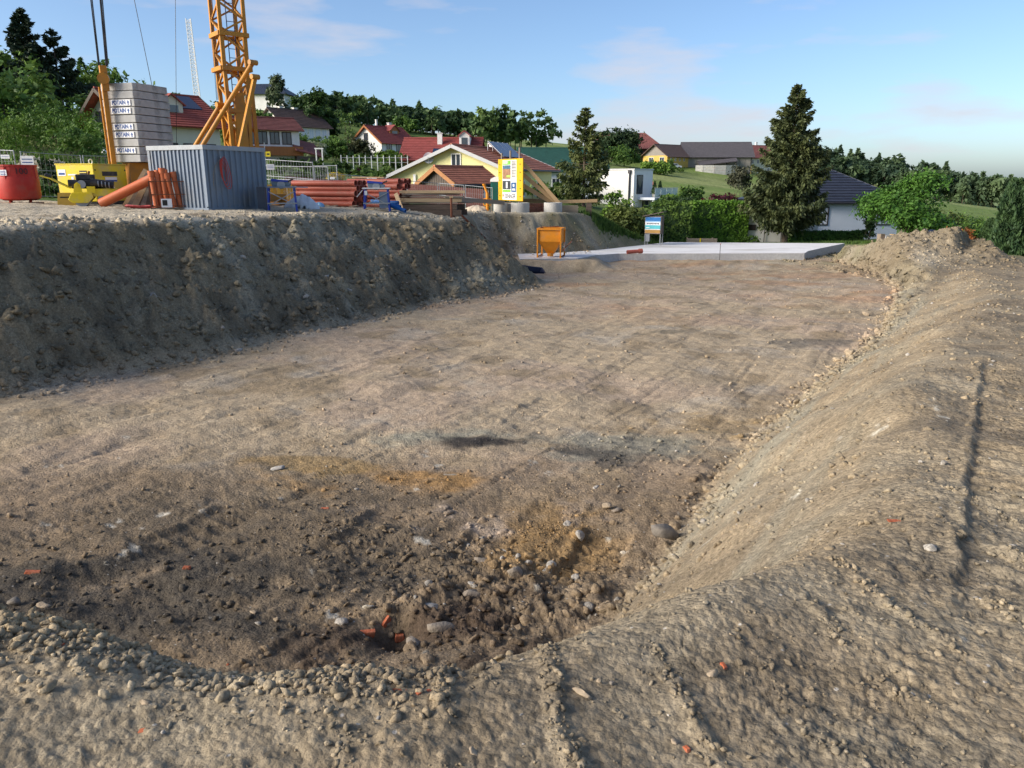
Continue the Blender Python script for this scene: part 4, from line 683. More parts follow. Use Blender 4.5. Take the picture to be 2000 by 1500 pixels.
# -- bungalow and garage on the right
T_bung = tilemat('roof_bungalow', (.032, .038, .058), rough=.4, sx=5)
h = House('bungalow', 'pale blue bungalow with dark glazed hipped roof behind the low hedge', G(1592,470,64.5,.2), R(3), 9.2, 8.0, 3.15, 2.1, M_blue, T_bung, .55, hip=3.9, courses=12); h.gutter(M_pipe)
h.win('-y', 3.45, 1.95, 1.15, 1.5, M_fdark, blindm, bars=0).win('-y', -1.5, 1.9, 1.1, 1.4, M_fdark, blindm, bars=0)
p = G(1520,474,57.5,.2); t = empty('white_garage', p, R(2), 'white flat-roofed garage wall behind the trunk of the tall spruce', 'building'); MB().b2((-2.9, -.6, -.6), (2.6, 2.4, 1.75)).build('wall', M_white, t); MB().b2((-3.5, -.5, 1.9), (-.6, 3, 2.75)).build('upper_wall', M_white, t)
MB().b2((-2.7, -.68, 1.05), (-2.0, -.6, 1.45)).build('window', M_fdark, t); MB().b2((-2.95, -.8, 1.752), (2.65, 2.5, 1.85)).build('roof', M_fascia, t)
for x in (-1.35, -.1): MB().tube((x, -.72, -.5), (x, -.72, 1.2), .03).build('post', M_pipe, t)
MB().b2((-1.1, -.75, -.4), (.9, -.62, .02)).build('bench_ledge', M_fdark, t)
# -- farm on the hill
h = House('barn', 'maroon-roofed brown barn on the hilltop behind two round trees', G(1218,318,262,1), R(-5), 23, 15, 4.2, 4.6, mat('wood_maroon', (.13, .065, .05), .9, var=.2, scale=1, stretch=(3, 3, .3)), T_maroon, 1.0, hip=5, cat='barn')
MB().b2((-9, -7.7, -.5), (-4.5, -7.45, 2.0)).build('barn_door', M_white, h.t)
h = House('farmhouse', 'yellow farmhouse with boarded half-gable at the left end of the grey barn', G(1302,329,236,.8), R(40), 11, 9.0, 3.7, 3.0, M_ochre, T_brown, .9, gable=M_wgrey)
for u in (-2.6, 1.4): h.win('-x', u, 2.3, 1.7, 1.9)
for u in (-3.8, -1.8, .2, 2.2): h.win('-y', u, 2.6, .7, .9, M_frame)
h = House('barn', 'long grey barn with dark roof and black gable on the hill', G(1395,334,240,.6), R(-4), 19, 10.5, 4.0, 3.8, M_wgrey, T_grey, .9, cat='barn', base=2)
MB().prism([(-5.2, 1.0), (5.2, 1.0), (5.2, 3.9), (0, 7.7), (-5.2, 3.9)], 'x', 9.52, 9.7).build('gable_boarding', M_wblack, h.t); MB().b2((9.5, -5.2, -1.5), (9.75, 5.2, .95)).build('plinth_wall', M_ochre, h.t)
for u in (-3, 0, 3): h.win('+x', u, .2, .9, .9)
for k in range(12): MB().b2((-9.3+k*1.56, -5.36, -.6), (-7.9+k*1.56, -5.27, 3.8)).build('board', M_wgrey, h.t)
MB().slabq([(-6, -8.6, 1.0), (5, -8.6, 2.2), (5, -5.3, 3.4), (-6, -5.3, 2.2)], .25).build('lean_to_roof', T_grey, h.t)
for x in (-5, -1.5, 2, 4.6): MB().b2((x-.12, -8.2, -2), (x+.12, -7.96, 1.1+(x+6)*.11)).build('post', M_wblack, h.t)
h = House('farmhouse', 'pale farmhouse with maroon roof peeping between black gable and tall spruce', G(1468,340,250,.6), R(20), 9, 8, 5.0, 3.4, M_cream, T_maroon, .6); h.chimney(1, .2, 1.2)
for u in (-3, -1, 1, 3): h.win('-y', u, 3.6, .8, 1.2); h.win('-y', u, 1.2, .8, 1.2)
# retaining wall of stacked courses
t = empty('retaining_wall', G(1400,347,226,.3), 0, 'curved pale block retaining wall below the grey barn', 'wall'); pts = [(-5.8, 1.4), (-4, .2), (-1, -.6), (2.2, -.6), (4.8, .2), (6.2, 1.6)]
for i in range(5):
    a, b = pts[i], pts[i+1]
    for k in range(4): MB().bar((a[0], a[1], .0+k*.72), (b[0], b[1], .0+k*.72), .5, .69).build('block_course', M_conc, t)
def car(label, px, py, Y, colr, rz, kind='parked_car'):
    c = mat('car_paint_%d' % int(px), colr, .25, var=.03, spec=.6); t = empty(kind, G(px, py, Y, 0), rz, label, 'car', 'cars by the farm')
    MB().prism([(-2.1, .35), (2.1, .35), (2.15, .8), (1.3, .92), (.75, 1.42), (-1.2, 1.45), (-1.95, .95), (-2.15, .75)], 'y', -.85, .85).build('body', c, t, bevel=.06); MB().prism([(.98, .97), (.62, 1.35), (-1.1, 1.37), (-1.55, .97)], 'y', -.87, .87).build('side_window', glass, t)
    for x in (-1.3, 1.3):
        for y in (-.82, .82): MB().tube((x, y-.1, .33), (x, y+.1, .33), .33, n=14).build('wheel', M_fdark, t)
car('blue-white car parked left of the lean-to', 1300, 327, 231, (.45, .55, .62), .2); car('silver car parked in front of the grey barn', 1316, 328, 229, (.5, .55, .6), .1); car('red car parked under the lean-to roof', 1407, 332, 229, (.5, .02, .02), .0)
car('yellow vehicle parked under the lean-to roof', 1394, 331, 230, (.7, .55, .02), .05); car('dark car parked before the yellow gable', 1281, 328, 229, (.03, .03, .035), .3)
# white lattice mast on the hill
t = empty('radio_mast', G(389,205,190,.5), 0, 'thin white lattice radio mast on the skyline left of the crane', 'mast'); b = P(389, 205, 190); H_ = 20.5; white = mat('mast_paint', (.75, .75, .76), .6); leg = [(-.7, -.5), (.7, -.5), (0, .8)]
for q in leg: MB().tube((q[0], q[1], 0), (q[0]*.8, q[1]*.8, H_), .11, n=5).build('leg', white, t)
mb = MB()
for k in range(26):
    z0, z1 = H_*k/26, H_*(k+1)/26
    for i in range(3): a, c = leg[i], leg[(i+1) % 3]; mb.bar((a[0]*.9, a[1]*.9, z0), (c[0]*.9, c[1]*.9, z1), .09); mb.bar((a[0]*.9, a[1]*.9, z0), (c[0]*.9, c[1]*.9, z0), .08)
o = mb.build('lattice', white, t); o['kind'] = 'stuff'
t.rotation_euler = (0, R(-1.2), 0)
# ---------------------------------------------------------------- the building site
_dg = None
def text(s, size, m, parent, loc, rot=(math.pi/2, 0, 0), name='lettering', sx=1.0, bold=.0):
    c = bpy.data.curves.new(name, 'FONT'); c.body = s; c.size = size; c.align_x = 'CENTER'; c.align_y = 'CENTER'; c.extrude = .002; c.offset = bold; c.resolution_u = 3
    o = bpy.data.objects.new('tmp', c); S.collection.objects.link(o); dg = bpy.context.evaluated_depsgraph_get(); me = bpy.data.meshes.new_from_object(o.evaluated_get(dg)); bpy.data.objects.remove(o); bpy.data.curves.remove(c)
    r = mesh_obj(name, me, m, parent); me.materials.clear(); me.materials.append(m); r.location = loc; r.rotation_euler = rot; r.scale = (sx, 1, 1); return r
ROT = {'-y': (math.pi/2, 0, 0), '-x': (math.pi/2, 0, -math.pi/2), '+x': (math.pi/2, 0, math.pi/2)}
dust = (.36, .31, .25)
K_yel = mat('machine_yellow', (.72, .55, .012), .45, var=.06, scale=3, dirt=dust, dirt_amt=.55, spec=.4); K_red = mat('bucket_red', (.42, .028, .018), .55, var=.12, scale=3, dirt=(.25, .10, .07), dirt_amt=.6); K_crane = mat('crane_orange', (.50, .215, .022), .5, var=.10, scale=3, dirt=(.24, .13, .055), dirt_amt=.6)
K_orange = mat('hopper_orange', (.68, .24, .010), .55, var=.10, scale=4, dirt=(.45, .24, .10), dirt_amt=.5); K_pvc = mat('pvc_pipe', (.52, .125, .040), .45, var=.06, scale=4, dirt=(.38, .22, .13), dirt_amt=.35); K_pvcd = mat('pvc_pipe_dusty', (.36, .085, .055), .55, var=.10, scale=4, dirt=(.30, .17, .12), dirt_amt=.5)
K_blk = mat('rubber_black', (.018, .018, .020), .4, var=.2, dirt=dust, dirt_amt=.15); K_steel = mat('galvanised', (.30, .315, .33), .45, metal=.6, var=.1, scale=6); K_rust = mat('rusty_steel', (.16, .058, .030), .85, var=.3, scale=9); K_cont = mat('container_grey', (.155, .195, .25), .55, metal=.15, var=.07, scale=2, dirt=(.21, .20, .18), dirt_amt=.6)
K_lumber = mat('lumber_pale', (.46, .33, .19), .85, var=.16, scale=3, stretch=(.6, 8, 8), bump=.3); K_lumg = mat('lumber_grey', (.24, .195, .15), .9, var=.25, scale=3, stretch=(.6, 8, 8), bump=.4); K_lumd = mat('lumber_dark', (.11, .08, .06), .9, var=.35, scale=3, stretch=(.6, 8, 8), bump=.5); K_beam = mat('beam_fresh', (.50, .33, .165), .8, var=.12, scale=3, stretch=(5, 5, 5))
K_blue = mat('paint_blue', (.018, .045, .30), .45, var=.1); K_bluep = mat('pipe_blue', (.02, .14, .42), .45, var=.1, dirt=dust, dirt_amt=.2); K_wht = mat('plate_white', (.80, .80, .80), .5, var=.03); K_txt = mat('print_blue', (.012, .07, .26), .5); K_txk = mat('print_black', (.02, .02, .02), .5); K_sheet = mat('plastic_sheet', (.55, .58, .62), .35, var=.12, scale=5, spec=.5)
K_form = mat('formwork_yellow', (.62, .36, .012), .6, var=.06, scale=3, stretch=(1, 1, 6)); K_slab = mat('slab_concrete', (.74, .72, .69), .9, var=.09, scale=1.2, bump=.35, bscale=14, dirt=(.44, .41, .36), dirt_amt=.75, stretch=(.5, 2.2, 1)); K_edge = mat('slab_edge', (.46, .45, .43), .95, var=.15, scale=9, bump=.8, bscale=25); K_ball = mat('ballast_concrete', (.42, .415, .40), .9, var=.14, scale=3.5, bump=.3, bscale=20, dirt=(.13, .125, .115), dirt_amt=.75)

# -- concrete slab with its strip towards the hopper
SLAB_Z = -2.18
t = empty('concrete_slab', (0, 0, 0), 0, 'white concrete base slab at the far end of the pit', 'slab')
SL = [(.4, 38.6), (3.3, 38.9), (4.3, 40.5), (5.7, 41.45), (15.7, 41.6), (16.4, 43), (20.6, 48.2), (9.8, 49.0), (7.0, 45.9), (4.8, 43.5), (2.7, 42.0), (.3, 41.2)]
def ragged(poly, step=.8, amp=.02, seed=3):
    rd = random.Random(seed); out = []
    for i in range(len(poly)):
        a, b = Vector(poly[i]), Vector(poly[(i+1) % len(poly)]); n = max(1, int((b-a).length/step))
        for k in range(n): p = a.lerp(b, k/n); out.append((p.x+rd.uniform(-amp, amp), p.y+rd.uniform(-amp, amp)))
    return out
RG = ragged(SL); MB().prism(RG, 'z', SLAB_Z-.75, SLAB_Z-.02).build('slab_edge', K_edge, t); MB().prism([(x*.999+.006, y*.9995+.01) for x, y in RG], 'z', SLAB_Z-.02, SLAB_Z+.0).build('slab_top', K_slab, t)
q = P(1405, 512, 41.3); t = empty('survey_rod', (q.x, q.y, q.z-.1), 0, 'thin dark survey rod standing against the slab edge', 'rod'); MB().tube((0, 0, 0), (0, 0, 1.05), .014, n=6).build('rod', K_blk, t); MB().box((0, 0, 1.06), (.05, .05, .03)).build('cap', K_red, t)
q = P(1240, 500, 41.0); t = empty('drain_stub', (q.x, q.y, SLAB_Z+.02), R(12), 'short red drain pipe lying at the left corner of the slab', 'pipe'); MB().tube((-.45, 0, .1), (.35, 0, .14), .1, n=12, hollow=.85).build('pipe', K_pvcd, t, True); MB().tube((.2, 0, .135), (.4, 0, .145), .125, n=12, hollow=.8).build('socket', K_pvcd, t, True)
# -- orange hopper
q = P(1076, 506, 39.6); t = empty('concrete_hopper', (q.x, q.y, SLAB_Z), R(-14), 'orange concrete hopper on legs standing at the pit corner', 'hopper'); w, d, H_ = .56, .52, 1.42
mb = MB(); mb.b2((-w, -d, .78), (w, d, H_-.06)); mb.build('bin', K_orange, t, bevel=.02)
mb = MB(); vs = [(-w, -d, .78), (w, -d, .78), (w, d, .78), (-w, d, .78), (-.16, -.16, .16), (.16, -.16, .16), (.16, .16, .16), (-.16, .16, .16)]; mb.add(vs, [(0,1,5,4),(1,2,6,5),(2,3,7,6),(3,0,4,7),(4,5,6,7)]); mb.build('funnel', K_orange, t)
for sx in (-1, 1):
    for sy in (-1, 1): MB().bar((sx*(w+.03), sy*(d+.03), 0), (sx*(w+.03), sy*(d+.03), H_), .07).build('leg', K_orange, t)
for sx in (-1, 1): MB().bar((sx*(w+.03), -d, .05), (sx*(w+.03), d, .05), .05).build('skid', K_rust, t)
mb = MB()
for sy in (-1, 1): mb.bar((-w-.07, sy*(d+.03), H_), (w+.07, sy*(d+.03), H_), .08)
for sx in (-1, 1): mb.bar((sx*(w+.03), -d, H_+.003), (sx*(w+.03), d, H_+.003), .08)
mb.build('rim', K_orange, t); MB().tube((0, -.18, .22), (0, -.18, .05), .17, .15, 12).build('outlet', K_orange, t, True)
MB().bar((-.5, -.25, H_+.06), (.35, .15, H_+.10), .10, .04).build('lid_bar', K_rust, t); MB().box((-.1, .1, H_+.05), (.7, .5, .05), rz=.3).build('lid_plate', K_orange, t)
mb = MB(); c = Vector((.78, -.35, .55)); pts = [c+Vector((0, .22*math.cos(a), .22*math.sin(a))) for a in [k*math.pi/8 for k in range(17)]]; mb.path(pts, .015, 5); mb.bar(c, (w, -.3, .6), .04); mb.build('hand_wheel', K_steel, t); MB().bar((.62, -.3, .35), (1.15, -.5, .85), .04).build('lever', K_rust, t)
q = G(1040, 524, 36.9); t = empty('mortar_tub', (q.x, q.y, gz(q.x, q.y)+.28), R(12), 'dark blue mortar tub beside the trench', 'tub'); t.rotation_euler = (R(12), R(8), R(12)); mb = MB(); vs = [(-.42, -.3, 0), (.42, -.3, 0), (.42, .3, 0), (-.42, .3, 0), (-.52, -.38, .3), (.52, -.38, .3), (.52, .38, .3), (-.52, .38, .3), (-.46, -.33, .28), (.46, -.33, .28), (.46, .33, .28), (-.46, .33, .28), (-.39, -.27, .03), (.39, -.27, .03), (.39, .27, .03), (-.39, .27, .03)]
mb.add(vs, [(3,2,1,0)]+[(i, (i+1) % 4, 4+(i+1) % 4, 4+i) for i in range(4)]+[(4+i, 4+(i+1) % 4, 8+(i+1) % 4, 8+i) for i in range(4)]+[(8+i, 8+(i+1) % 4, 12+(i+1) % 4, 12+i) for i in range(4)]+[(12, 13, 14, 15)]); mb.build('tub', mat('tub_plastic', (.012, .018, .045), .5), t); mb = MB(); mb.bar((-.53, -.2, .24), (-.53, .2, .24), .04); mb.build('handle', K_blk, t)
t = empty('ladder', (0, 0, 0), 0, 'rusty brown ladder sloping down from the pad into the pit corner', 'ladder'); a, b = P(888, 416, 35.2), P(985, 512, 34.0); dv = (b-a).normalized(); sv = Vector((.9, .35, 0)).normalized()*.21
for sg in (-1, 1): MB().bar(a+sv*sg, b+sv*sg, .05, .09).build('rail', K_rust, t)
for k in range(11): p = a.lerp(b, (k+.5)/11); MB().bar(p-sv, p+sv, .035).build('rung', K_lumg, t)
# -- poster box
q = P(1276, 483, 47.2); t = empty('poster_box', (q.x, q.y, SLAB_Z-.05), R(-24), 'small poster box on steel legs with tilted roof at the slab corner', 'notice box')
for sx in (-1, 1):
    for sy in (-1, 1): MB().bar((sx*.46, sy*.30, 0), (sx*.46, sy*.30, .72), .05).build('leg', K_steel, t)
MB().b2((-.5, -.33, .7), (.5, .33, 1.78)).build('box', K_wblk if 'K_wblk' in globals() else M_wdark, t); MB().slabq([(-.62, -.5, 1.72), (.62, -.5, 1.98), (.62, .45, 1.98), (-.62, .45, 1.72)], .05).build('roof', M_wdark, t)
MB().b2((-.44, -.30, .25), (-.2, -.1, .7)).build('meter_cabinet', K_steel, t)
po = MB().b2((-.47, -.352, .74), (.45, -.334, 1.70)).build('poster', mat('poster_paper', (.72, .74, .76), .4, var=.03), t)
for (z0, z1, colr, nm) in ((1.46, 1.69, (.03, .16, .42), 'poster_sky'), (1.00, 1.22, (.10, .46, .50), 'poster_water'), (.75, .95, (.42, .24, .07), 'poster_sand'), (1.40, 1.47, (.30, .50, .70), 'poster_haze')): MB().b2((-.465, -.357, z0), (.445, -.3535, z1)).build(nm, mat(nm, colr, .4, var=.12, scale=3), po)
for k in range(9): MB().b2((-.38+k*.085, -.3575, 1.28+.012*(k % 2)), (-.32+k*.085, -.3537, 1.345)).build('letter', K_txk, po)
MB().b2((-.42, -.3595, 1.06), (-.2, -.3572, 1.10)).build('caption', K_wht, po)
# -- barrier
q = P(1370, 474, 52.5); t = empty('timber_barrier', (q.x, q.y, gz(q.x, q.y)), R(-3), 'pale timber board barrier with yellow mark before the clipped hedge', 'barrier')
for x in (-.95, .72): MB().bar((x, 0, -.2), (x, 0, .68), .09).build('post', K_lumg, t)
for k, z in enumerate((.33, .49)): MB().b2((-1.0, -.075, z), (1.02, -.045, z+.15)).build('board', K_lumg, t)
MB().b2((-.14, -.09, .32), (-.06, -.0755, .65)).build('yellow_mark', K_yel, t)

# -- red concrete skip "100"
q = G(42, 398, 29.2); t = empty('concrete_skip', (q.x, q.y, q.z-.02), R(30), 'round red concrete skip numbered 100 on a flat skid', 'skip')
MB().lathe([(.52, .14), (.65, .20), (.69, .32), (.69, .92), (.675, .98), (.64, .98), (.655, .9), (.6, .3)], 28).build('drum', K_red, t, True)
MB().box((0, 0, .03), (1.45, 1.2, .05)).build('skid', K_rust, t)
for a in (.8, 2.4, 3.9, 5.5): MB().bar((.42*math.cos(a), .42*math.sin(a), .04), (.46*math.cos(a), .46*math.sin(a), .22), .07).build('foot', K_red, t)
for a in range(4): an = a*math.pi/2+R(60); MB().bar((.66*math.cos(an), .66*math.sin(an), .9), (.655*math.cos(an), .655*math.sin(an), 1.36), .06).build('upright', K_red, t)
mb = MB(); n = 24
for k in range(n): a, b = 2*math.pi*k/n, 2*math.pi*(k+1)/n; mb.bar((.655*math.cos(a), .655*math.sin(a), 1.37), (.655*math.cos(b), .655*math.sin(b), 1.37), .06)
mb.build('top_ring', K_red, t); mb = MB()
for k in range(12, 24): a, b = 2*math.pi*k/n, 2*math.pi*(k+1)/n; mb.slabq([(.655*math.cos(a), .655*math.sin(a), .97), (.655*math.cos(b), .655*math.sin(b), .97), (.64*math.cos(b), .64*math.sin(b), 1.35), (.64*math.cos(a), .64*math.sin(a), 1.35)], .02)
mb.build('guard_plate', K_red, t, True); v = Vector((0, 0, 0)); view = R(-100)
def around(r, ang, z): return Vector((r*math.cos(ang), r*math.sin(ang), z))
for an, s_, z in ((R(-90-30+3), '100', 1.16),): o = text(s_, .30, K_txk, t, around(.70, R(-76), 1.16), (R(86), 0, R(14)), sx=.95)
MB().box(around(.685, R(-125), 1.12), (.26, .012, .2), rz=R(-35)).build('sticker', K_wht, t)
for k in range(3): MB().box(around(.694, R(-125), 1.17-.055*k), (.2, .006, .02), rz=R(-35)).build('sticker_line', K_txt, t)
# -- yellow power cabinet
q = G(186, 384, 31.6); t = empty('power_cabinet', (q.x, q.y, q.z), R(76), 'large bright yellow machine cabinet numbered 13 behind the roller', 'cabinet'); w, d, H_ = .88, .86, 1.5
mb = MB(); mb.add([(-w, -d, .12), (w, -d, .12), (w, d*.97, .12), (-w, d*.97, .12), (-w, -d, H_), (w, -d, H_), (w, d, H_), (-w, d, H_)], [(3,2,1,0),(4,5,6,7),(0,1,5,4),(1,2,6,5),(2,3,7,6),(3,0,4,7)]); mb.build('body', K_yel, t, bevel=.025)
MB().b2((-w+.05, -d+.05, -.02), (w-.05, d*.8, .12)).build('base', K_blk, t); MB().b2((-w-.02, -d-.02, H_+.002), (w+.02, d+.02, H_+.04)).build('lid', K_yel, t)
mb = MB()
for k in range(16): a, b = k*math.pi/8, (k+1)*math.pi/8; mb.tube((.09*math.cos(a), 0, H_+.13+.09*math.sin(a)), (.09*math.cos(b), 0, H_+.13+.09*math.sin(b)), .02, n=6)
mb.build('lifting_eye', K_wht, t)
MB().b2((-w-.012, -.55, .62), (-w-.003, -.22, 1.28)).build('louvre_frame', K_blk, t)
for k in range(5): MB().box((-w-.02, -.385, .70+.125*k), (.03, .33, .025), ry=.5).build('slat', K_yel, t)
MB().b2((-w-.012, .42, 1.08), (-w-.002, .78, 1.32)).build('sticker', K_wht, t); MB().b2((-w-.016, .46, 1.12), (-w-.011, .74, 1.2)).build('sticker_print', K_txt, t); MB().b2((-w-.012, -.1, 1.10), (-w-.003, .32, 1.15)).build('strip', K_wht, t); MB().b2((-w-.012, .08, .92), (-w-.003, .18, 1.05)).build('label', K_wht, t)
MB().b2((-.45, -d-.012, 1.08), (.35, -d-.003, 1.25)).build('display', K_blk, t); MB().b2((-.33, -d-.012, .86), (.3, -d-.003, 1.04)).build('sticker', K_wht, t); MB().b2((-.33, -d-.016, .87), (.3, -d-.011, .93)).build('sticker_print', K_txt, t); text('13', .26, K_wht, t, (0, -d-.012, .68), ROT['-y'])
for x, z in ((-.8, 1.3), (.8, 1.3), (-.8, .2), (.8, .2)): MB().tube((x, -d-.02, z), (x, -d, z), .03, n=8).build('bolt', K_blk, t)
# -- walk-behind roller
q = G(172, 404, 28.2); t = empty('trench_roller', (q.x, q.y, q.z), R(22), 'yellow walk-behind roller with black engine in front of the yellow cabinet', 'roller'); u = .0188
def X(px): return (px-172)*u
def Z(py): return (405-py)*u
MB().tube((X(165), -.32, .24), (X(165), .32, .24), .24, n=22).build('front_drum', K_steel, t, True); MB().tube((X(205), -.32, .24), (X(205), .32, .24), .24, n=22).build('rear_drum', K_steel, t, True)
pl = [(X(143), Z(392)), (X(150), Z(398)), (X(176), Z(398)), (X(186), Z(388)), (X(184), Z(379)), (X(150), Z(379))]
for y in (-.40, .34): MB().prism(pl, 'y', y, y+.06).build('side_plate', K_yel, t, bevel=.015)
MB().prism([(X(153), Z(381)), (X(168), Z(381)), (X(166), Z(364)), (X(161), Z(360)), (X(156), Z(364))], 'y', -.36, -.28).build('bracket', K_yel, t); MB().tube((X(160), -.40, Z(366)), (X(160), -.25, Z(366)), .05, n=10).build('pivot', K_yel, t)
MB().b2((X(180), -.34, Z(386)), (X(226), .3, Z(372))).build('rear_frame', K_yel, t, bevel=.02); MB().b2((X(176), -.36, Z(380)), (X(190), -.2, Z(368))).build('hinge', K_yel, t)
MB().b2((X(150), -.2, Z(372)), (X(206), .25, Z(356))).build('engine', K_blk, t, bevel=.04); MB().tube((X(183), -.30, Z(360)), (X(222), -.30, Z(366)), .13, n=16).build('tank', K_blk, t, True); MB().tube((X(146), -.22, Z(362)), (X(162), -.22, Z(362)), .12, n=16).build('air_filter', K_blk, t, True)
MB().tube((X(168), -.34, Z(364)), (X(168), -.2, Z(364)), .14, .13, 18).build('flywheel', K_steel, t, True); MB().b2((X(158), -.1, Z(356)), (X(190), .15, Z(346))).build('cylinder_head', K_blk, t, bevel=.03); MB().tube((X(180), .0, Z(346)), (X(182), .0, Z(340)), .04).build('exhaust', K_rust, t)
for k in range(4): MB().tube((X(196+6*k), -.40, Z(363+k)), (X(197.5+6*k), -.40, Z(363+k)), .10, n=12).build('fin', K_steel, t)
mb = MB()
for y in (-.18, .12): mb.tube((X(148), y, Z(371)), (X(118), y, Z(354)), .03, n=7); mb.tube((X(118), y, Z(354)), (X(102), y, Z(349)), .025, n=7)
mb.tube((X(102), -.18, Z(349)), (X(102), .12, Z(349)), .025, n=7); mb.build('handle', K_yel, t, True); MB().box((X(114), -.03, Z(349)), (.22, .2, .12), ry=.4).build('control_box', K_blk, t, bevel=.02)
q = G(131, 403, 28.6); t = empty('yellow_board', (q.x, q.y, q.z-.02), R(30), 'flat mustard yellow board standing left of the roller drum', 'board'); MB().slabq([(-.30, 0, 0), (.30, 0, 0), (.30, .16, .46), (-.24, .16, .46)], .03).build('board', mat('board_mustard', (.58, .36, .06), .6, dirt=dust), t); MB().slabq([(-.18, .068, .29), (.10, .068, .29), (.10, .08, .33), (-.18, .08, .33)], .004).build('print', K_txk, t)
# -- leaning pipe and planks
t = empty('drain_pipe', (0, 0, 0), 0, 'thick orange plastic pipe leaning from the ground onto the pipe crate', 'pipe'); a, b = P(197, 398, 27.2), P(301, 347, 27.4); MB().tube(a, b, .165, n=18, hollow=.9).build('pipe', K_pvc, t, True)
a, b = P(281, 342, 28.2), P(300, 346, 28.3); tb = empty('drain_pipe', (0, 0, 0), 0, 'orange pipe end poking out above the leaning planks', 'pipe'); MB().tube(a, b+(b-a)*1.2, .14, n=14, hollow=.9).build('pipe', K_pvcd, tb, True)
for i, (xb, yb, xt, yt, m, Y0) in enumerate(((244,404,286,332,K_lumber,27.6),(252,406,290,340,K_lumg,27.55),(262,406,287,352,K_lumber,27.4),(270,404,290,352,K_lumg,27.5),(280,404,296,356,K_lumg,27.45),(290,404,301,352,K_lumd,27.5))):
    t = empty('plank', (0, 0, 0), 0, '%s plank leaning left of the pipe crate, counting from the thick leaning pipe' % ('first', 'second', 'third', 'fourth', 'fifth', 'sixth')[i], 'plank', 'planks leaning by the pipe crate'); a, b = P(xb, yb, Y0), P(xt, yt, Y0+.5); MB().bar(a, b, .05, .19, up=(1, .35, 0)).build('board', m, t)
# -- crate of upright pipes
q = G(338, 408, 26.9); t = empty('wire_crate', (q.x, q.y, q.z), R(24), 'rusty wire crate holding orange pipes beside the grey container', 'crate'); cw, cd2, ch = .66, .5, .92
for sx in (-1, 1):
    for sy in (-1, 1): MB().bar((sx*cw, sy*cd2, 0), (sx*cw, sy*cd2, ch), .04).build('corner_post', K_rust, t)
for z in (.12, .5, ch): 
    for sy in (-1, 1): MB().bar((-cw, sy*cd2, z), (cw, sy*cd2, z), .03).build('rail', K_rust, t)
    for sx in (-1, 1): MB().bar((sx*cw, -cd2, z), (sx*cw, cd2, z), .03).build('rail', K_rust, t)
mb = MB()
for k in range(1, 8): mb.bar((-cw+k*cw/4, -cd2, .1), (-cw+k*cw/4, -cd2, ch), .012)
for k in range(1, 6): mb.bar((-cw, -cd2+k*cd2/3, .1), (-cw, -cd2+k*cd2/3, ch), .012)
o = mb.build('wire_mesh', K_rust, t); o['kind'] = 'stuff'; MB().b2((-.35, -cd2-.03, .08), (-.02, -cd2-.02, .36)).build('notice', K_wht, t); MB().b2((-.31, -cd2-.034, .14), (-.16, -cd2-.031, .32)).build('notice_print', K_txk, t); MB().b2((-cw, -cd2, .03), (cw, cd2, .06)).build('floor', K_lumg, t)
rd = random.Random(4); k = 0
for (x, y, tl, dz) in ((-.50, -.30, -.06, 1.25), (-.33, -.28, -.05, 1.22), (-.16, -.34, -.06, 1.34), (.06, -.36, -.16, 1.18), (.26, -.32, -.15, 1.22), (.50, -.26, -.10, 1.20), (-.3, .1, -.05, 1.28), (.0, .1, -.08, 1.30), (.3, .12, -.1, 1.26)):
    w_ = t.matrix_basis; a = w_@Vector((x, y, .07)); b = w_@Vector((x+tl, y+.03, dz)); tp = empty('socket_pipe', (0, 0, 0), 0, 'orange socket pipe upright in the wire crate, %s' % ('first of the front row from the left', 'second of the front row', 'third of the front row', 'fourth of the front row', 'fifth of the front row', 'last of the front row', 'left one at the back', 'middle one at the back', 'right one at the back')[k], 'pipe', 'orange pipes in the wire crate'); MB().tube(a, b, .085, n=12, hollow=.88).build('pipe', K_pvc, tp, True); dv = (b-a).normalized(); MB().tube(b-dv*.17, b+dv*.01, .105, n=12, hollow=.84).build('socket', K_pvc, tp, True); k += 1
# hose coils lying on the ground
def coil(name, label, c, r, turns, m, rr=.015, seed=1, squash=.5):
    rd = random.Random(seed); pts = []; c = Vector(c)
    for k in range(turns*14): a = k*2*math.pi/14; f = r*(1+.25*math.sin(k*.37+seed)); x, y = c.x+f*math.cos(a), c.y+f*squash*math.sin(a); pts.append(Vector((x, y, gz(x, y)+.03+.02*math.sin(k*.9)+.0012*k)))
    t = empty(name, (0, 0, 0), 0, label, 'hose'); MB().path(pts, rr, 5).build('hose', m, t, True)
coil('hose', 'dusty red hose heaped below the leaning planks', G(275, 406, 27.0), .42, 4, mat('hose_red', (.32, .045, .05), .5, var=.2), .02); coil('hose', 'small red hose coil in front of the pipe crate', G(306, 406, 26.5), .13, 3, MATS['hose_red'], .018, 2, .9)
# -- grey container
q = P(408, 412, 26.2); rz = R(65); t = empty('tool_container', (q.x, q.y, gz(q.x, q.y)-.02), rz, 'grey corrugated tool container in front of the crane', 'container'); L_, W_, H_ = 2.75, 2.45, 2.12
def corr(p0, p1, n, out, m, nm):       # corrugated wall from p0 to p1, ribs pushed outwards
    p0 = Vector(p0); p1 = Vector(p1); mb = MB(); ex = (p1-p0)/n; o = Vector(out); prof = [(0, 0), (.5, 0), (.6, .045), (.9, .045), (1, 0)]; pts = []
    for i in range(n):
        for f, dd in prof[:-1]: pts.append(p0+ex*(i+f)+o*dd)
    pts.append(p1); vs = [(p.x, p.y, .1) for p in pts]+[(p.x, p.y, H_-.12) for p in pts]; k = len(pts); mb.add(vs, [(i, i+1, k+i+1, k+i) for i in range(k-1)]); return mb.build(nm, m, t)
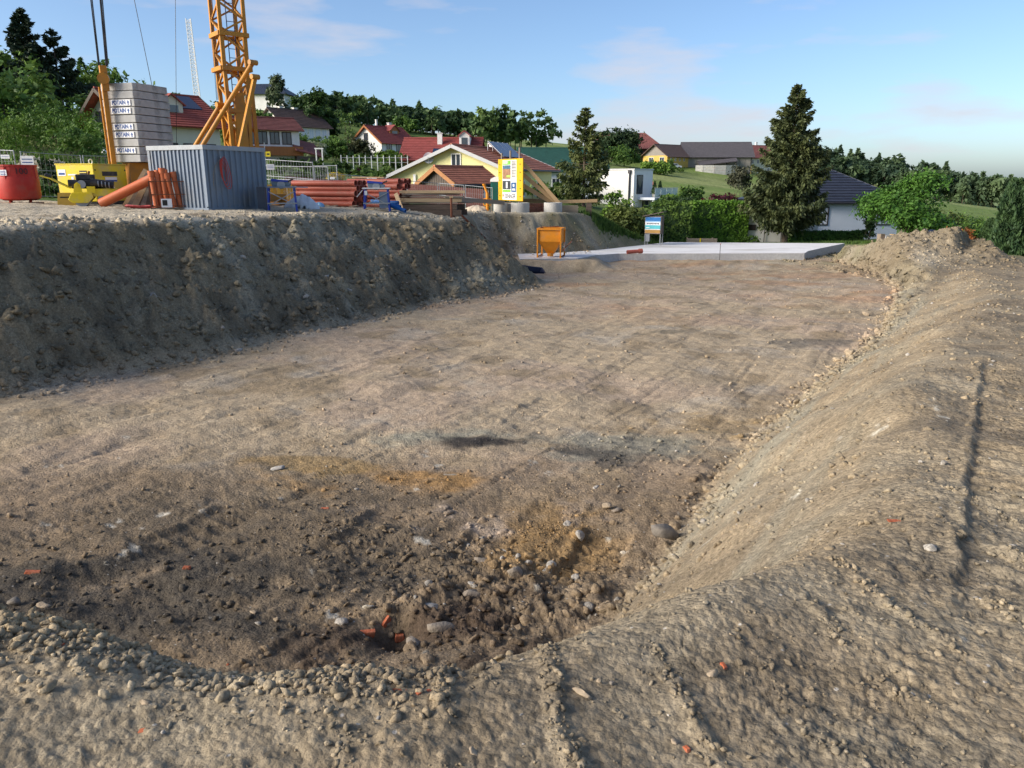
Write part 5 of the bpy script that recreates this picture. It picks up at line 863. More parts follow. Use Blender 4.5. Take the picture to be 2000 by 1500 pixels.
# near corner is local (0,0): long side runs along +x (right), short side along +y (left)
corr((0, 0, 0), (L_, 0, 0), 11, (0, -1, 0), K_cont, 'long_wall'); corr((0, W_, 0), (0, 0, 0), 14, (-1, 0, 0), K_cont, 'end_wall'); corr((L_, 0, 0), (L_, W_, 0), 14, (1, 0, 0), K_cont, 'end_wall'); corr((L_, W_, 0), (0, W_, 0), 11, (0, 1, 0), K_cont, 'long_wall')
MB().b2((-.07, -.07, H_-.15), (L_+.07, W_+.07, H_)).build('roof', mat('container_rim', (.30, .32, .34), .6, metal=.2, dirt=(.3, .3, .28)), t, bevel=.01); MB().b2((-.06, -.06, 0), (L_+.06, W_+.06, .11)).build('base_frame', K_cont, t)
for x, y in ((0, 0), (L_, 0), (0, W_), (L_, W_)): MB().box((x, y, H_/2), (.11, .11, H_-.3)).build('corner_post', K_cont, t)
o = empty('cable_coil', t.matrix_basis@Vector((.62, -.10, 1.30)), rz, 'red cable hung in long loops on the container side', 'cable'); rd = random.Random(3)
for k in range(4): w2, h2 = .13+.035*k, .36+.055*k; pts = [Vector((w2*math.sin(a)*(.55+.45*(1-math.cos(a))/2)+.04*k+.12*(1-math.cos(a))/2, -.012*k, h2*math.cos(a)-.02*k)) for a in [j*2*math.pi/22 for j in range(23)]]; MB().path(pts, .011, 5).build('loop', mat('cable_red', (.45, .05, .035), .5), o, True)
MB().box((0.02, .03, .44), (.05, .06, .05)).build('hook', K_steel, o); MB().path([Vector((-.0, -.01, .4)), Vector((-.22, .02, .18)), Vector((-.34, .03, -.1)), Vector((-.36, .04, -.5))], .01, 5).build('tail', K_lumg, o)
# ---------------------------------------------------------------- tower crane
CB = P(466, 285, 31.2); cz = gz(CB.x, CB.y); crane = empty('tower_crane', (CB.x, CB.y, cz), R(38), 'orange lattice tower crane with slanting struts behind the container', 'crane')
ci = crane.matrix_basis.inverted()
def LC(px, py, Y): return ci@P(px, py, Y)
s = .45; z0, z1, z2, z3 = 1.0, 5.0, 6.15, 13.5; 
def lattice(zb, zt, s0, s1, bays, ch, br, nm):
    cs = [(-1, -1), (1, -1), (1, 1), (-1, 1)]
    for cx, cy in cs: MB().bar((cx*s0, cy*s0, zb), (cx*s1, cy*s1, zt), ch).build('chord', K_crane, crane)
    for f in range(4):
        a, b = cs[f], cs[(f+1) % 4]; mb = MB()
        for k in range(bays):
            t0, t1 = k/bays, (k+1)/bays; sa, sb = s0+(s1-s0)*t0, s0+(s1-s0)*t1; za, zb_ = zb+(zt-zb)*t0, zb+(zt-zb)*t1; m_ = (t0+t1)/2; sm, zm = s0+(s1-s0)*m_, (za+zb_)/2
            A0, B0, A1, B1, Bm = Vector((a[0]*sa, a[1]*sa, za)), Vector((b[0]*sa, b[1]*sa, za)), Vector((a[0]*sb, a[1]*sb, zb_)), Vector((b[0]*sb, b[1]*sb, zb_)), Vector((b[0]*sm, b[1]*sm, zm))
            if f % 2: A0, B0, A1, B1 = B0, A0, B1, A1; Bm = Vector((a[0]*sm, a[1]*sm, zm))
            mb.bar(A0, Bm, br); mb.bar(Bm, A1, br)
        mb.build('face_bracing', K_crane, crane)
lattice(6.25, z3, s, s, 7, .12, .065, 'mast'); lattice(5.02, 6.2, s*.96, s*.96, 1, .14, .07, 'mast'); lattice(2.0, 5.0, .34, .42, 3, .13, .07, 'foot')
for z, w2 in ((6.22, .53), (5.02, .55), (3.55, .42)):
    for cx, cy in ((0, -1), (0, 1)): MB().bar((-w2, cy*w2, z), (w2, cy*w2, z), .10, .15).build('collar', K_crane, crane)
    for cx in (-1, 1): MB().bar((cx*w2, -w2, z+.002), (cx*w2, w2, z+.002), .10, .15).build('collar', K_crane, crane)
MB().prism([(-.28, .4), (.28, .4), (.24, 4.2), (-.12, 4.2)], 'y', -.44, -.28).build('foot_column', K_crane, crane, bevel=.02); MB().prism([(-.4, .6), (.1, .6), (.0, 2.9), (-.28, 3.2)], 'y', .0, .14).build('gusset_plate', K_crane, crane, bevel=.02)
MB().b2((-.55, -.55, .35), (.55, .55, 1.3)).build('slewing_base', K_crane, crane, bevel=.03)
MB().tube(LC(494,122,30.6), LC(386,300,30.2), .085, n=14).build('strut', K_crane, crane, True); MB().tube(LC(430,205,31.0), LC(372,300,30.9), .08, n=14).build('strut', K_crane, crane, True)
MB().bar(LC(498,150,30.5), LC(466,300,30.2), .2, .14, up=(1, 0, 0)).build('strut', K_crane, crane, bevel=.015); MB().bar(LC(489,150,31.6), LC(504,305,31.8), .13).build('strut', K_crane, crane); MB().bar(LC(482,190,31.6), LC(480,305,31.6), .10).build('strut', K_crane, crane)
mb = MB()
for y0, y1 in ((200, 232), (232, 262), (262, 295)): mb.bar(LC(482, y0, 31.6), LC(498, y1, 31.8), .05)
mb.build('face_bracing', K_crane, crane)
for px, py, Y in ((494, 122, 30.5), (498, 150, 30.4), (430, 205, 30.9)): c = LC(px, py, Y); MB().tube(c+Vector((-.16, -.05, 0)), c+Vector((.16, .05, 0)), .095, n=12).build('pin', K_crane, crane, True)
mb = MB()
for k in range(26): zz = 2.3+.32*k; mb.bar((.05, .28, zz), (.33, .28, zz), .022)
mb.bar((.05, .28, 2.2), (.05, .28, 10.6), .028); mb.bar((.33, .28, 2.2), (.33, .28, 10.6), .028); mb.build('ladder', mat('ladder_blue', (.05, .09, .18), .5), crane)
for dx in (0, .07, .16): MB().tube(LC(404+dx*40, -60, 31), LC(423+dx*25, 195, 31), .009, n=5).build('rope', K_blk, crane)
for px in (-1, 1): MB().bar((px*1.6, -1.5, .12), (px*1.6, 1.5, .12), .25).build('chassis_beam', K_crane, crane)
MB().bar((-1.7, 0, .3), (1.7, 0, .3), .3).build('chassis_beam', K_crane, crane); MB().bar((0, -1.7, .302), (0, 1.7, .302), .3).build('chassis_beam', K_crane, crane)
# arm that carries the ballast
bq = P(276, 318, 33.2); MB().bar((0, 0, .95), ci@Vector((bq.x, bq.y, cz+1.0)), .5, .5).build('ballast_arm', K_crane, crane); o = MB(); c = ci@Vector((bq.x, bq.y, cz)); o.b2((c.x-.6, c.y-.6, 0), (c.x+.6, c.y+.6, bq.z-cz-.01)); o.build('ballast_frame', K_crane, crane)
# jack pole with rope head
MB().bar(LC(224, 330, 32.2), LC(203, 165, 32.2), .17, .12, up=(0, 1, 0)).build('jack_pole', K_crane, crane); MB().bar(LC(222, 372, 32.2), LC(224, 330, 32.2), .2, .16, up=(0, 1, 0)).build('jack_foot', K_crane, crane); MB().bar(LC(216, 330, 32.35), LC(194, 170, 32.35), .08, .08, up=(0, 1, 0)).build('jack_pole', K_crane, crane)
MB().bar(LC(207, 178, 32.15), LC(200, 128, 32.15), .26, .16, up=(0, 1, 0)).build('rope_head', K_crane, crane, bevel=.02); a = LC(201, 153, 31.95); b = LC(203, 153, 32.4); MB().tube(a, b, .21, n=18).build('pulley', K_crane, crane, True)
for x0, y0, x1, y1 in ((194, 142, 169, -70), (196, 142, 172, -70), (209, 128, 191, -70), (211, 128, 194, -70), (207, 128, 189, -70)): MB().tube(LC(x0, y0, 32.2), LC(x1, y1, 32.2), .022, n=6).build('rope', K_blk, crane)
MB().tube(LC(297, 168, 33.4), LC(250, -60, 33.4), .013, n=5).build('rope', K_blk, crane); MB().tube(LC(345, 290, 33.8), LC(342, -60, 33.8), .011, n=5).build('rope', K_blk, crane)
# ballast slabs
brz = R(74); bz = bq.z; hs = .302; nm = ('top', 'second', 'third', 'fourth', 'fifth', 'sixth', 'seventh', 'eighth', 'ninth', 'lowest')
foot = [(-.92, -.78), (-.80, -.90), (.98, -.90), (.98, .98), (-.70, .98), (-.92, .72)]
for i in range(10):
    k = 9-i; rd = random.Random(i); t = empty('ballast_slab', (bq.x+rd.uniform(-.015, .015), bq.y+rd.uniform(-.015, .015), bz+k*hs), brz+rd.uniform(-.006, .006), '%s concrete ballast slab in the stack left of the crane%s' % (nm[i], ', with lettered plate' if i in (2, 3, 5, 6, 8) else ''), 'ballast slab', 'ballast slabs of the crane')
    sc = 1.0 if i else .97; MB().prism([(x*sc, y*sc) for x, y in foot], 'z', .012, hs-.012).build('slab', K_ball, t, bevel=.02)
    if i in (2, 3, 5, 6, 8):
        pl = MB().b2((-.955, -.62, .045), (-.921, .30, .265)).build('plate', K_wht, t); text('POTAIN', .215, K_txt, t, (-.958, -.07, .155), ROT['-x'], sx=.86, bold=.008)
        mb = MB(); y = -.52; mb.prism([(y-.065, .15), (y+.065, .15), (y, .245)], 'x', -.960, -.956); mb.b2((-.960, y-.026, .065), (-.956, y+.026, .15)); mb.build('arrow', K_txt, t)
# ---------------------------------------------------------------- mesh fences and yard goods
def fence_panel(p0, p1, label, h=2.0, group='mesh fence panels', sag=0):
    p0, p1 = Vector(p0), Vector(p1); L = (p1-p0).to_2d().length; t = empty('mesh_fence_panel', (p0.x, p0.y, p0.z), math.atan2(p1.y-p0.y, p1.x-p0.x), label, 'fence', group); dz = p1.z-p0.z
    for x, z in ((.03, 0), (L-.03, dz)): MB().tube((x, 0, z-.1), (x, 0, z+h), .024, n=8).build('post', K_steel, t, True); MB().box((x, 0, z-.02), (.22, .7, .14)).build('foot_block', M_conc, t)
    for zz in (.14, h-.03, h*.62): MB().tube((.03, 0, zz), (L-.03, 0, zz+dz), .018, n=6).build('rail', K_steel, t)
    mb = MB(); n = int(L/.17)
    for k in range(1, n): x = L*k/n; mb.bar((x, 0, .14+dz*k/n), (x, 0, h-.03+dz*k/n), .0065)
    for k in range(2, 8, 2): mb.bar((.03, .008, .14+k*.23), (L-.03, .008, .14+k*.23+dz), .0045)
    o = mb.build('wire_mesh', K_steel, t); o['kind'] = 'stuff'; return t
def at(px, py, Y, dz=0): p = P(px, py, Y); return Vector((p.x, p.y, gz(p.x, p.y)+dz))
def base_for_top(px, py, Y, h=2.0): p = P(px, py, Y); return Vector((p.x, p.y, p.z-h))
F = [((-90,288,34.5),(27,293,34),'mesh fence panel at the left edge behind the red skip'),((38,295,34.4),(158,303,36),'mesh fence panel with square sign behind the yellow cabinet'),((160,303,35.6),(215,304,36.2),'short mesh fence panel between cabinet and jack pole'),((218,304,36.2),(300,301,37),'mesh fence panel in front of the ballast stack'),
     ((496,309,37.5),(611,316,35.6),'mesh fence panel right of the grey container'),((612,323,35.4),(658,322,34.0),'narrow mesh fence panel left of the long pipes'),((500,323,46),(640,325,44),'farther mesh fence panel behind the formwork boards'),((641,337,42.5),(722,345,47),'mesh fence panel behind the red pipes'),
     ((724,345,47),(792,352,50),'mesh fence panel in front of the catslide roof'),((794,352,49.5),(855,357,50.5),'mesh fence panel left of the shed door'),((857,357,50.5),(906,361,49.5),'mesh fence panel right of the shed door'),((908,361,49.3),(962,366,47.5),'mesh fence panel left of the portable toilet')]
for a, b, lb in F:
    pa, pb = base_for_top(*a), base_for_top(*b); pa.z = max(pa.z, gz(pa.x, pa.y)-.15) if abs(pa.z-gz(pa.x, pa.y)) > .6 else pa.z; pb.z = max(pb.z, gz(pb.x, pb.y)-.15) if abs(pb.z-gz(pb.x, pb.y)) > .6 else pb.z; fence_panel(pa, pb, lb)
def sign(px, py, Y, w, h, label, m=None, lines=0, rz=0, lm=None):
    p = P(px, py, Y); t = empty('fence_sign', p, rz, label, 'sign'); MB().box((0, 0, 0), (w, .015, h)).build('plate', m or K_wht, t)
    for k in range(lines): MB().box((0, -.01, h*(.5-(k+1)/(lines+1))), (w*.8, .006, h*.09)).build('print', lm or K_txt, t)
    return t
sign(10,306,33.9,.36,.16,'small white sign on the fence at the left edge', lines=1, rz=R(4)); sign(53,314,34.3,.52,.40,'square white sign with grid lines on the left fence', lines=2, rz=R(6)); sign(506,324,36.9,.30,.16,'small white sign on the fence beside the container', lines=1); sign(528,326,36.7,.36,.24,'larger white sign on the fence right of the container', lines=2); sign(649,348,41.8,.24,.10,'tiny white sign low on the fence below the yellow broom', lines=1)
t = empty('yellow_notice', at(520,330,68), 0, 'pair of yellow notice plates on a post below the wooden balcony', 'sign'); MB().bar((0, 0, -.3), (0, 0, 2.2), .06).build('post', K_steel, t); b_ = t.location
for px, w in ((514, .36), (524, .40)): q = P(px, 301, 68)-b_; MB().box((q.x, -.06, q.z), (w, .02, .42)).build('plate', K_yel, t); MB().box((q.x, -.075, q.z), (w*.6, .006, .12)).build('print', K_txk, t)
q = at(204,300,52); t = empty('garden_lamp', q, 0, 'white globe garden lamp left of the ballast stack', 'lamp'); zt = P(204,297,52).z-q.z; MB().tube((0, 0, -.2), (0, 0, max(.5, zt)), .03).build('pole', K_blk, t); MB().lathe([(.02, -.16), (.12, -.1), (.16, 0), (.12, .1), (.02, .16)], 12, (0, 0, max(.5, zt))).build('globe', K_wht, t, True)
# timber fences of the gardens
def board_fence(a, b, h, label, m, n):
    a, b = Vector(a), Vector(b); t = empty('board_fence', a, math.atan2(b.y-a.y, b.x-a.x), label, 'fence'); L = (b-a).to_2d().length; dz = b.z-a.z
    for z in (.25, h-.2): MB().bar((0, .03, z), (L, .03, z+dz), .06, .08).build('rail', m, t)
    mb = MB()
    for k in range(n): x = L*(k+.5)/n; mb.b2((x-L/n*.43, -.02, dz*k/n+.03), (x+L/n*.43, .0, dz*k/n+h))
    o = mb.build('boarding', m, t); o['kind'] = 'stuff'
K_fred = mat('fence_redbrown', (.12, .042, .035), .8, var=.2, scale=5, stretch=(6, 6, .6))
board_fence(at(560,388,46), at(762,398,53), 1.15, 'low red-brown board fence behind the long red pipes', K_fred, 60); board_fence(at(795,398,54), at(945,410,51), 1.25, 'low red-brown board fence in front of the timber shed', K_fred, 50)
t = empty('garden_fence', at(668,345,96), R(4), 'row of pale posts and rails in the terraced garden', 'fence')
for k in range(12): MB().bar((k*.72, 0, -.4), (k*.72, 0, 1.45-.04*(k % 3)), .10).build('post', M_frame, t)
for z in (.6, 1.15): MB().bar((0, .06, z), (7.9, .06, z), .05).build('rail', M_fascia, t)
t = empty('garden_arch', at(626,342,92), 0, 'white garden arch under the pale globe shrub', 'arch')
for x in (-.35, .35): MB().bar((x, 0, -.3), (x, 0, 2.0), .12).build('post', M_frame, t)
MB().bar((-.5, 0, 2.0), (.5, 0, 2.0), .14).build('beam', M_frame, t)
p = at(727,372,48); t = empty('meter_cabinet', p, R(10), 'white meter cabinet behind the pipe stack', 'cabinet'); hz_ = P(727,346,48).z-p.z; MB().b2((-.3, -.15, -.1), (.3, .15, hz_)).build('body', K_wht, t); MB().b2((-.26, -.165, .1), (.26, -.152, hz_-.08)).build('door', M_fascia, t); MB().b2((-.1, -.172, hz_-.35), (.1, -.166, hz_-.25)).build('label_plate', K_txt, t)
# formwork boards
q = at(538,392,36.4); t = empty('formwork_stack', q, R(14), 'orange formwork boards standing behind the left saw bench', 'boards'); zt = P(538,359,36.4).z-q.z
for k in range(14): x = -1.0+k*.145; MB().bar((x, 0, -.05), (x+.01, .12, zt-.02*(k % 3)), .135, .04, up=(0, 1, 0)).build('board', mat('board_orange%d' % (k % 3), ((.60, .30, .03), (.52, .25, .035), (.64, .35, .05))[k % 3], .7, var=.12), t)
# saw benches
def saw(px, py, Y, rz, label, side_m, dark):
    q = at(px, py, Y); t = empty('saw_bench', q, rz, label, 'saw bench'); w, d, h = .52, .34, .80
    for sx in (-1, 1):
        for sy in (-1, 1): MB().bar((sx*(w-.04), sy*(d-.04), -.03), (sx*(w-.09), sy*(d-.07), h), .06).build('leg', K_blue, t)
    for y in (-d+.04,): MB().bar((-w+.05, y, .2), (w-.08, y, h-.12), .03).build('brace', K_steel, t); MB().bar((w-.05, y, .2), (-w+.08, y, h-.12), .03).build('brace', K_steel, t)
    MB().b2((-w, -d, h), (w, d, h+.05)).build('table', K_cont if dark else M_fascia, t, bevel=.01); MB().b2((-w+.02, -d-.02, .26), (w-.02, -d+.0, .30)).build('cross_rail', K_steel, t)
    if dark: MB().b2((-w-.30, -d+.02, .0), (-w-.02, d, h+.03)).build('side_panel', mat('panel_dark', (.045, .055, .075), .5, var=.1), t); MB().slabq([(w, -d, h+.01), (w+.38, -d, h+.0), (w+.38, d, h+.0), (w, d, h+.01)], .03).build('table_extension', K_cont, t)
    else: MB().b2((w*.2, -d+.05, .1), (w-.06, d-.05, h-.1)).build('motor_box', mat('panel_mid', (.12, .16, .22), .5), t); MB().box((-w+.14, -d-.03, h-.14), (.1, .05, .16)).build('switch_box', M_stucco, t); MB().slabq([(-w-.2, -d, h-.3), (-w+.02, -d, h-.05), (-w+.02, -d+.1, h-.05), (-w-.2, -d+.1, h-.3)], .03).build('hanging_bag', M_fascia, t)
    MB().prism([(-.30, h+.05), (.30, h+.05), (.34, h+.14), (.18, h+.22), (-.28, h+.26), (-.34, h+.18)], 'y', -.12, .10).build('saw_head', mat('saw_grey', (.13, .17, .20), .45), t, bevel=.02); MB().prism([(-.34, h+.22), (.22, h+.20), (.26, h+.25), (-.32, h+.31)], 'y', -.15, .12).build('guard', K_blue, t); MB().tube((0, -.14, h+.10), (0, -.11, h+.10), .14, n=18).build('blade', K_steel, t); MB().bar((.2, 0, h+.2), (.42, 0, h+.3), .05).build('handle', K_blk, t)
saw(553, 412, 27.9, R(14), 'blue-legged saw bench with dark side panel right of the container', None, True); saw(737, 409, 30.4, R(6), 'blue-legged saw bench with pale top among the red pipes', None, False)
# plastic sheet heap, bag
def cloth(name, label, cat, c, rx, ry, h, m, seed, parent_name='sheet'):
    t = empty(name, c, R(8), label, cat); n = 34; V = []; g = np.linspace(-1, 1, n); X_, Y_ = np.meshgrid(g, g); r2 = X_**2+Y_**2; x, y = X_.ravel()*rx, Y_.ravel()*ry
    wob = .78+.34*fbm(np.arctan2(Y_, X_).ravel()*1.3, r2.ravel()*0+seed, 3, seed); rr = np.sqrt(r2.ravel())/wob; z = h*np.clip(1-rr**2.2, 0, 1)**.7+.10*h*fbm(x*4.5+seed, y*4.5, 3, seed)*(rr < .98)+np.abs(fbm(x*7, y*3, 3, seed+2))*.22*h*(rr < .95)-.06
    V = np.c_[x, y, z]; I = np.arange(n*n).reshape(n, n); Fq = np.stack([I[:-1, :-1], I[:-1, 1:], I[1:, 1:], I[1:, :-1]], -1).reshape(-1, 4); k = (rr.reshape(n, n) < 1.02)[:-1, :-1].ravel(); me = np_mesh(parent_name, V, Fq[k], True); o = mesh_obj(parent_name, me, m, t); md = o.modifiers.new('thick', 'SOLIDIFY'); md.thickness = .012; return t
cloth('plastic_sheet', 'crumpled translucent grey plastic sheet on the ground behind the left saw bench', 'sheet', at(592,407,29.6), .85, .45, .50, K_sheet, 4); cloth('plastic_bag', 'small pale blue bag beside the plastic sheet', 'bag', at(624,403,31), .26, .2, .26, mat('bag_blue', (.22, .42, .62), .4, var=.1), 9); cloth('plastic_sheet', 'pale plastic sheeting between container and left saw bench', 'sheet', at(508,405,29.5), .35, .3, .38, K_sheet, 6)
# pipes
def pipes(c, rz, L, rows, cols, r, label, group, m, seed):
    rd = random.Random(seed); base = Vector(c); ax = Vector((math.cos(rz), math.sin(rz), 0)); sd2 = Vector((-math.sin(rz), math.cos(rz), 0))
    for i in range(rows):
        for j in range(cols-(i % 2 if rows > 2 else 0)):
            lb = '%s pipe of the %s row in the %s' % (('nearest', 'second', 'third', 'farthest')[j], ('bottom', 'second', 'third', 'fourth', 'fifth', 'top')[i], label)
            o = base+sd2*((j+.5*(i % 2))*2.06*r)+Vector((0, 0, r+i*r*1.8)); e = rd.uniform(-.16, .16); a, b = o-ax*(L*.5+rd.uniform(-.3, .2)), o+ax*(L*.5+e); t = empty('sewer_pipe', (0, 0, 0), 0, lb, 'pipe', group); MB().tube(a, b, r, n=14, hollow=.86).build('pipe', m, t, True); MB().tube(b-ax*.2, b+ax*.01, r*1.13, n=14, hollow=.84).build('socket', m, t, True)
pipes(at(636,402,32.6), R(-25), 3.0, 5, 4, .113, 'long red pipe stack behind the fence', 'red pipes, long stack', K_pvcd, 3); pipes(at(733,402,34.4), R(-25), 2.6, 6, 4, .113, 'tall red pipe stack behind the saw', 'red pipes, tall stack', K_pvcd, 5)
t = empty('plank', (0, 0, 0), 0, 'pale plank lying on top of the tall red pipe stack', 'plank'); MB().bar(at(690,366,35.2, 1.28), at(752,364,34.8, 1.33), .2, .05).build('board', K_lumber, t); t = empty('plank', (0, 0, 0), 0, 'dark grey board standing against the long pipe stack', 'plank'); MB().bar(P(612,373,34.2), P(660,373,33.9), .05, .3, up=(0, 0, 1)).build('board', K_lumd, t)
t = empty('plank', (0, 0, 0), 0, 'pale plank leaning between red pipes and timber pile', 'plank'); MB().bar(P(773,378,32.2), P(786,413,31.4), .16, .04, up=(0, 1, 0)).build('board', K_lumber, t)
for i, (x0, y0, x1, y1, r_) in enumerate(((748,396,778,396,.075), (752,399,782,404,.075), (764,402,792,412,.075), (726,393,746,394,.07))): t = empty('blue_pipe', (0, 0, 0), 0, '%s of the bright blue pipes lying under the right saw bench' % ('highest', 'middle', 'lowest', 'leftmost')[i], 'pipe', 'blue pipes by the saw bench'); MB().tube(P(x0, y0, 31.2-.2*i), P(x1, y1, 30.9-.2*i), r_, n=12, hollow=.85).build('pipe', K_bluep, t, True)
rd = random.Random(12)
ORD = ('first', 'second', 'third', 'fourth', 'fifth', 'sixth', 'seventh', 'eighth', 'ninth')
for k in range(9):
    x, Y = 596+k*20+rd.uniform(-6, 6), rd.uniform(30, 32.5); p = at(x, 405, Y, .04+.02*(k % 3)); a = rd.uniform(-.5, .5); l = rd.uniform(.25, .6); t = empty('offcut', p, a, '%s timber offcut from the left on the ground before the red pipes' % ORD[k], 'offcut', 'timber offcuts by the pipes'); MB().box((0, 0, 0), (l, rd.uniform(.06, .14), .035), ry=rd.uniform(-.12, .12)).build('wood', (K_lumber, K_lumg)[k % 2], t)
# timber pile
c = at(846,416,33.6); rz = R(3); rd = random.Random(8); zc = 0
for row, (n, h, m, wd, Ls) in enumerate(((3, .24, K_lumd, .28, 2.7), (3, .22, K_lumd, .26, 2.6), (4, .06, K_lumg, .2, 2.6), (3, .16, K_lumber, .22, 2.5), (4, .06, K_lumg, .2, 2.4), (3, .07, K_lumg, .2, 2.2), (2, .12, K_lumber, .2, 2.5))):
    for j in range(n):
        t = empty('timber', c+Vector((rd.uniform(-.3, .3), -.3+j*wd*1.25+rd.uniform(-.05, .05), zc+h/2-.03)), rz+rd.uniform(-.06, .06), ('dark weathered beam in the bottom row of the timber pile', 'dark weathered beam in the second row of the timber pile', 'grey board in the third row of the timber pile', 'pale beam in the fourth row of the timber pile', 'grey board in the fifth row of the timber pile', 'grey board in the sixth row of the timber pile', 'pale beam in the top row of the timber pile')[row]+', '+('nearest', 'second nearest', 'third nearest', 'farthest')[j], 'timber', 'timber pile'); MB().box((0, 0, 0), (Ls+rd.uniform(-.25, .25), wd, h-.006)).build('wood', m, t, bevel=.008)
    zc += h+(.035 if row in (1, 3, 4) else 0)
t = empty('marker_post', at(882,424,31.5), 0, 'rusty brown post standing in front of the timber pile', 'post'); MB().tube((0, 0, -.3), (.0, 0, .80), .045, n=8).build('post', K_rust, t); MB().box((0, 0, .8), (.14, .08, .05)).build('cap', K_lumber, t)
t = empty('scaffold_rail', (0, 0, 0), 0, 'long grey timber rail running from timber pile to billboard', 'rail'); MB().bar(P(868,387,40.5), P(985,396,44.2), .06, .22).build('board', K_lumg, t)
for px, py, Y in ((905, 390, 41.7), (960, 394, 43.4)): p = P(px, py, Y); MB().bar((p.x, p.y+.08, gz(p.x, p.y)-.2), (p.x, p.y+.08, p.z+.1), .09).build('post', K_lumg, t)
cloth('sand_heap', 'small pale sand heap behind the pad edge', 'heap', at(930,412,43.8), 1.0, .7, .38, mat('sand', (.50, .43, .33), .95, var=.12, scale=12, bump=.5), 12, 'heap')
# orange pump stand
q = at(952,413,43.6); t = empty('orange_stand', q, 0, 'orange steel stand with bent head left of the billboard', 'stand'); zt = P(946,361,43.6).z-q.z; MB().tube((0, 0, -.1), (0, 0, zt*.72), .085, n=12).build('column', K_orange, t, True); MB().tube((0, 0, zt*.70), (-.17, 0, zt), .07, n=12).build('bent_head', K_orange, t, True); MB().tube((-.17, 0, zt-.02), (-.19, 0, zt+.06), .09, n=12).build('cap', K_orange, t, True)
for sg in (-1, 1): MB().path([Vector((sg*.06, 0, .75)), Vector((sg*.2, 0, .72)), Vector((sg*.24, 0, .55)), Vector((sg*.18, 0, .38)), Vector((sg*.06, 0, .36))], .03, 7).build('handle', K_orange, t, True)
# portable toilet
q = at(976,412,48.5); t = empty('portable_toilet', q, R(-4), 'green portable toilet with white roof behind the billboard', 'toilet'); K_grn = mat('toilet_green', (.012, .11, .09), .45); MB().b2((-.5, -.5, .05), (.5, .5, 1.78)).build('cabin', K_grn, t, bevel=.02); MB().prism([(-.54, 1.78), (.54, 1.78), (.5, 1.95), (.25, 2.07), (-.25, 2.07), (-.5, 1.95)], 'y', -.54, .54).build('roof', K_wht, t); MB().b2((-.4, -.52, .15), (.4, -.503, 1.7)).build('door', mat('toilet_door', (.010, .085, .07), .45), t); MB().b2((-.5, -.5, -.1), (.5, .5, .05)).build('base', K_blk, t)
# billboard
A, B = P(973, 352, 48.0), P(1021, 350, 45.2); rz = math.atan2(B.y-A.y, B.x-A.x); Lb = (B-A).to_2d().length; zb, zt = P(1021, 393, 45.2).z, P(1021, 309, 45.2).z; t = empty('billboard', Vector((A.x, A.y, zb)), rz, 'yellow formwork billboard with posters on concrete rings', 'billboard'); Hb = zt-zb
MB().b2((0, 0, 0), (Lb, .05, Hb)).build('backing', K_form, t)
def bb(nm, u0, u1, v0, v1, m, lv=1): return MB().b2((Lb*u0, -.006-.004*lv, Hb*v0), (Lb*u1, .0-.002*lv, Hb*v1)).build(nm, m, t)
bb('poster_sheet', .19, .76, .02, .97, K_wht)
pm = lambda n_, c_, **k: mat(n_, c_, .4, **k)
for nm, u0, u1, v0, v1, colr in (('poster_green_band', .20, .53, .86, .96, (.16, .42, .06)), ('poster_house_photo', .20, .53, .52, .85, (.30, .17, .10)), ('poster_sky_photo', .20, .53, .76, .85, (.10, .35, .60)), ('poster_dark_photo', .20, .53, .27, .48, (.05, .055, .06)), ('poster_green_strip', .20, .53, .20, .26, (.20, .45, .05)), ('poster_plan', .55, .75, .76, .96, (.45, .44, .42)), ('poster_plan', .55, .75, .55, .75, (.50, .49, .47)), ('poster_blue', .55, .75, .21, .44, (.03, .09, .22))): bb(nm, u0, u1, v0, v1, mat('print_%s_%d' % (nm, int(v0*100)), colr, .4, var=.35, scale=5), 2)
for k in range(4): bb('print_line', .22, .40+.03*(k % 2), .885+.018*k, .893+.018*k, K_wht, 3)
for k in range(5): bb('plan_line', .57, .73, .58+.07*k, .586+.07*k, K_txk, 3)
for u in (.60, .65, .70): bb('plan_line', u, u+.006, .57, .95, K_txk, 3)
bb('white_emblem', .62, .68, .34, .40, K_wht, 3); bb('print_line', .58, .72, .25, .27, K_wht, 3); bb('print_line', .60, .70, .29, .30, K_wht, 3); bb('print_line', .55, .75, .46, .52, K_wht, 3); bb('photo_detail', .34, .40, .30, .45, K_wht, 3); bb('photo_detail', .36, .52, .56, .61, mat('print_lime', (.35, .55, .1), .4), 3)
text('KIENINGER', Hb*.15, K_txk, t, (Lb*.505, -.012, Hb*.10), ROT['-y'], sx=Lb*.49/(Hb*.15*5.6), bold=.008); bb('red_logo', .205, .245, .09, .15, K_red, 2); bb('logo_notch', .215, .235, .06, .085, K_txk, 2)
for u in (.05, .88):
    for k in range(5): bb('stencil', u, u+.05, .1+.19*k, .115+.19*k, K_txk, 2)
for px, py, Y in ((980, 299, 48.0), (997, 294, 46.9), (1015, 288, 45.8)): p = P(px, py, Y); MB().bar((ci_ := t.matrix_basis.inverted()@Vector((p.x, p.y+.10, p.z))), (ci_.x, ci_.y, -.25), .11, .07).build('stake', K_lumg, t)
for (x0, y0, Y0, x1, y1, Y1, wd) in ((1022, 318, 45.5, 1092, 397, 45.6, .20), (1022, 341, 45.7, 1086, 396, 45.9, .22), (1021, 362, 45.9, 1079, 396, 46.1, .24)): iv = t.matrix_basis.inverted(); MB().bar(iv@P(x0, y0, Y0), iv@P(x1, y1, Y1), .09, wd).build('prop', K_beam, t)
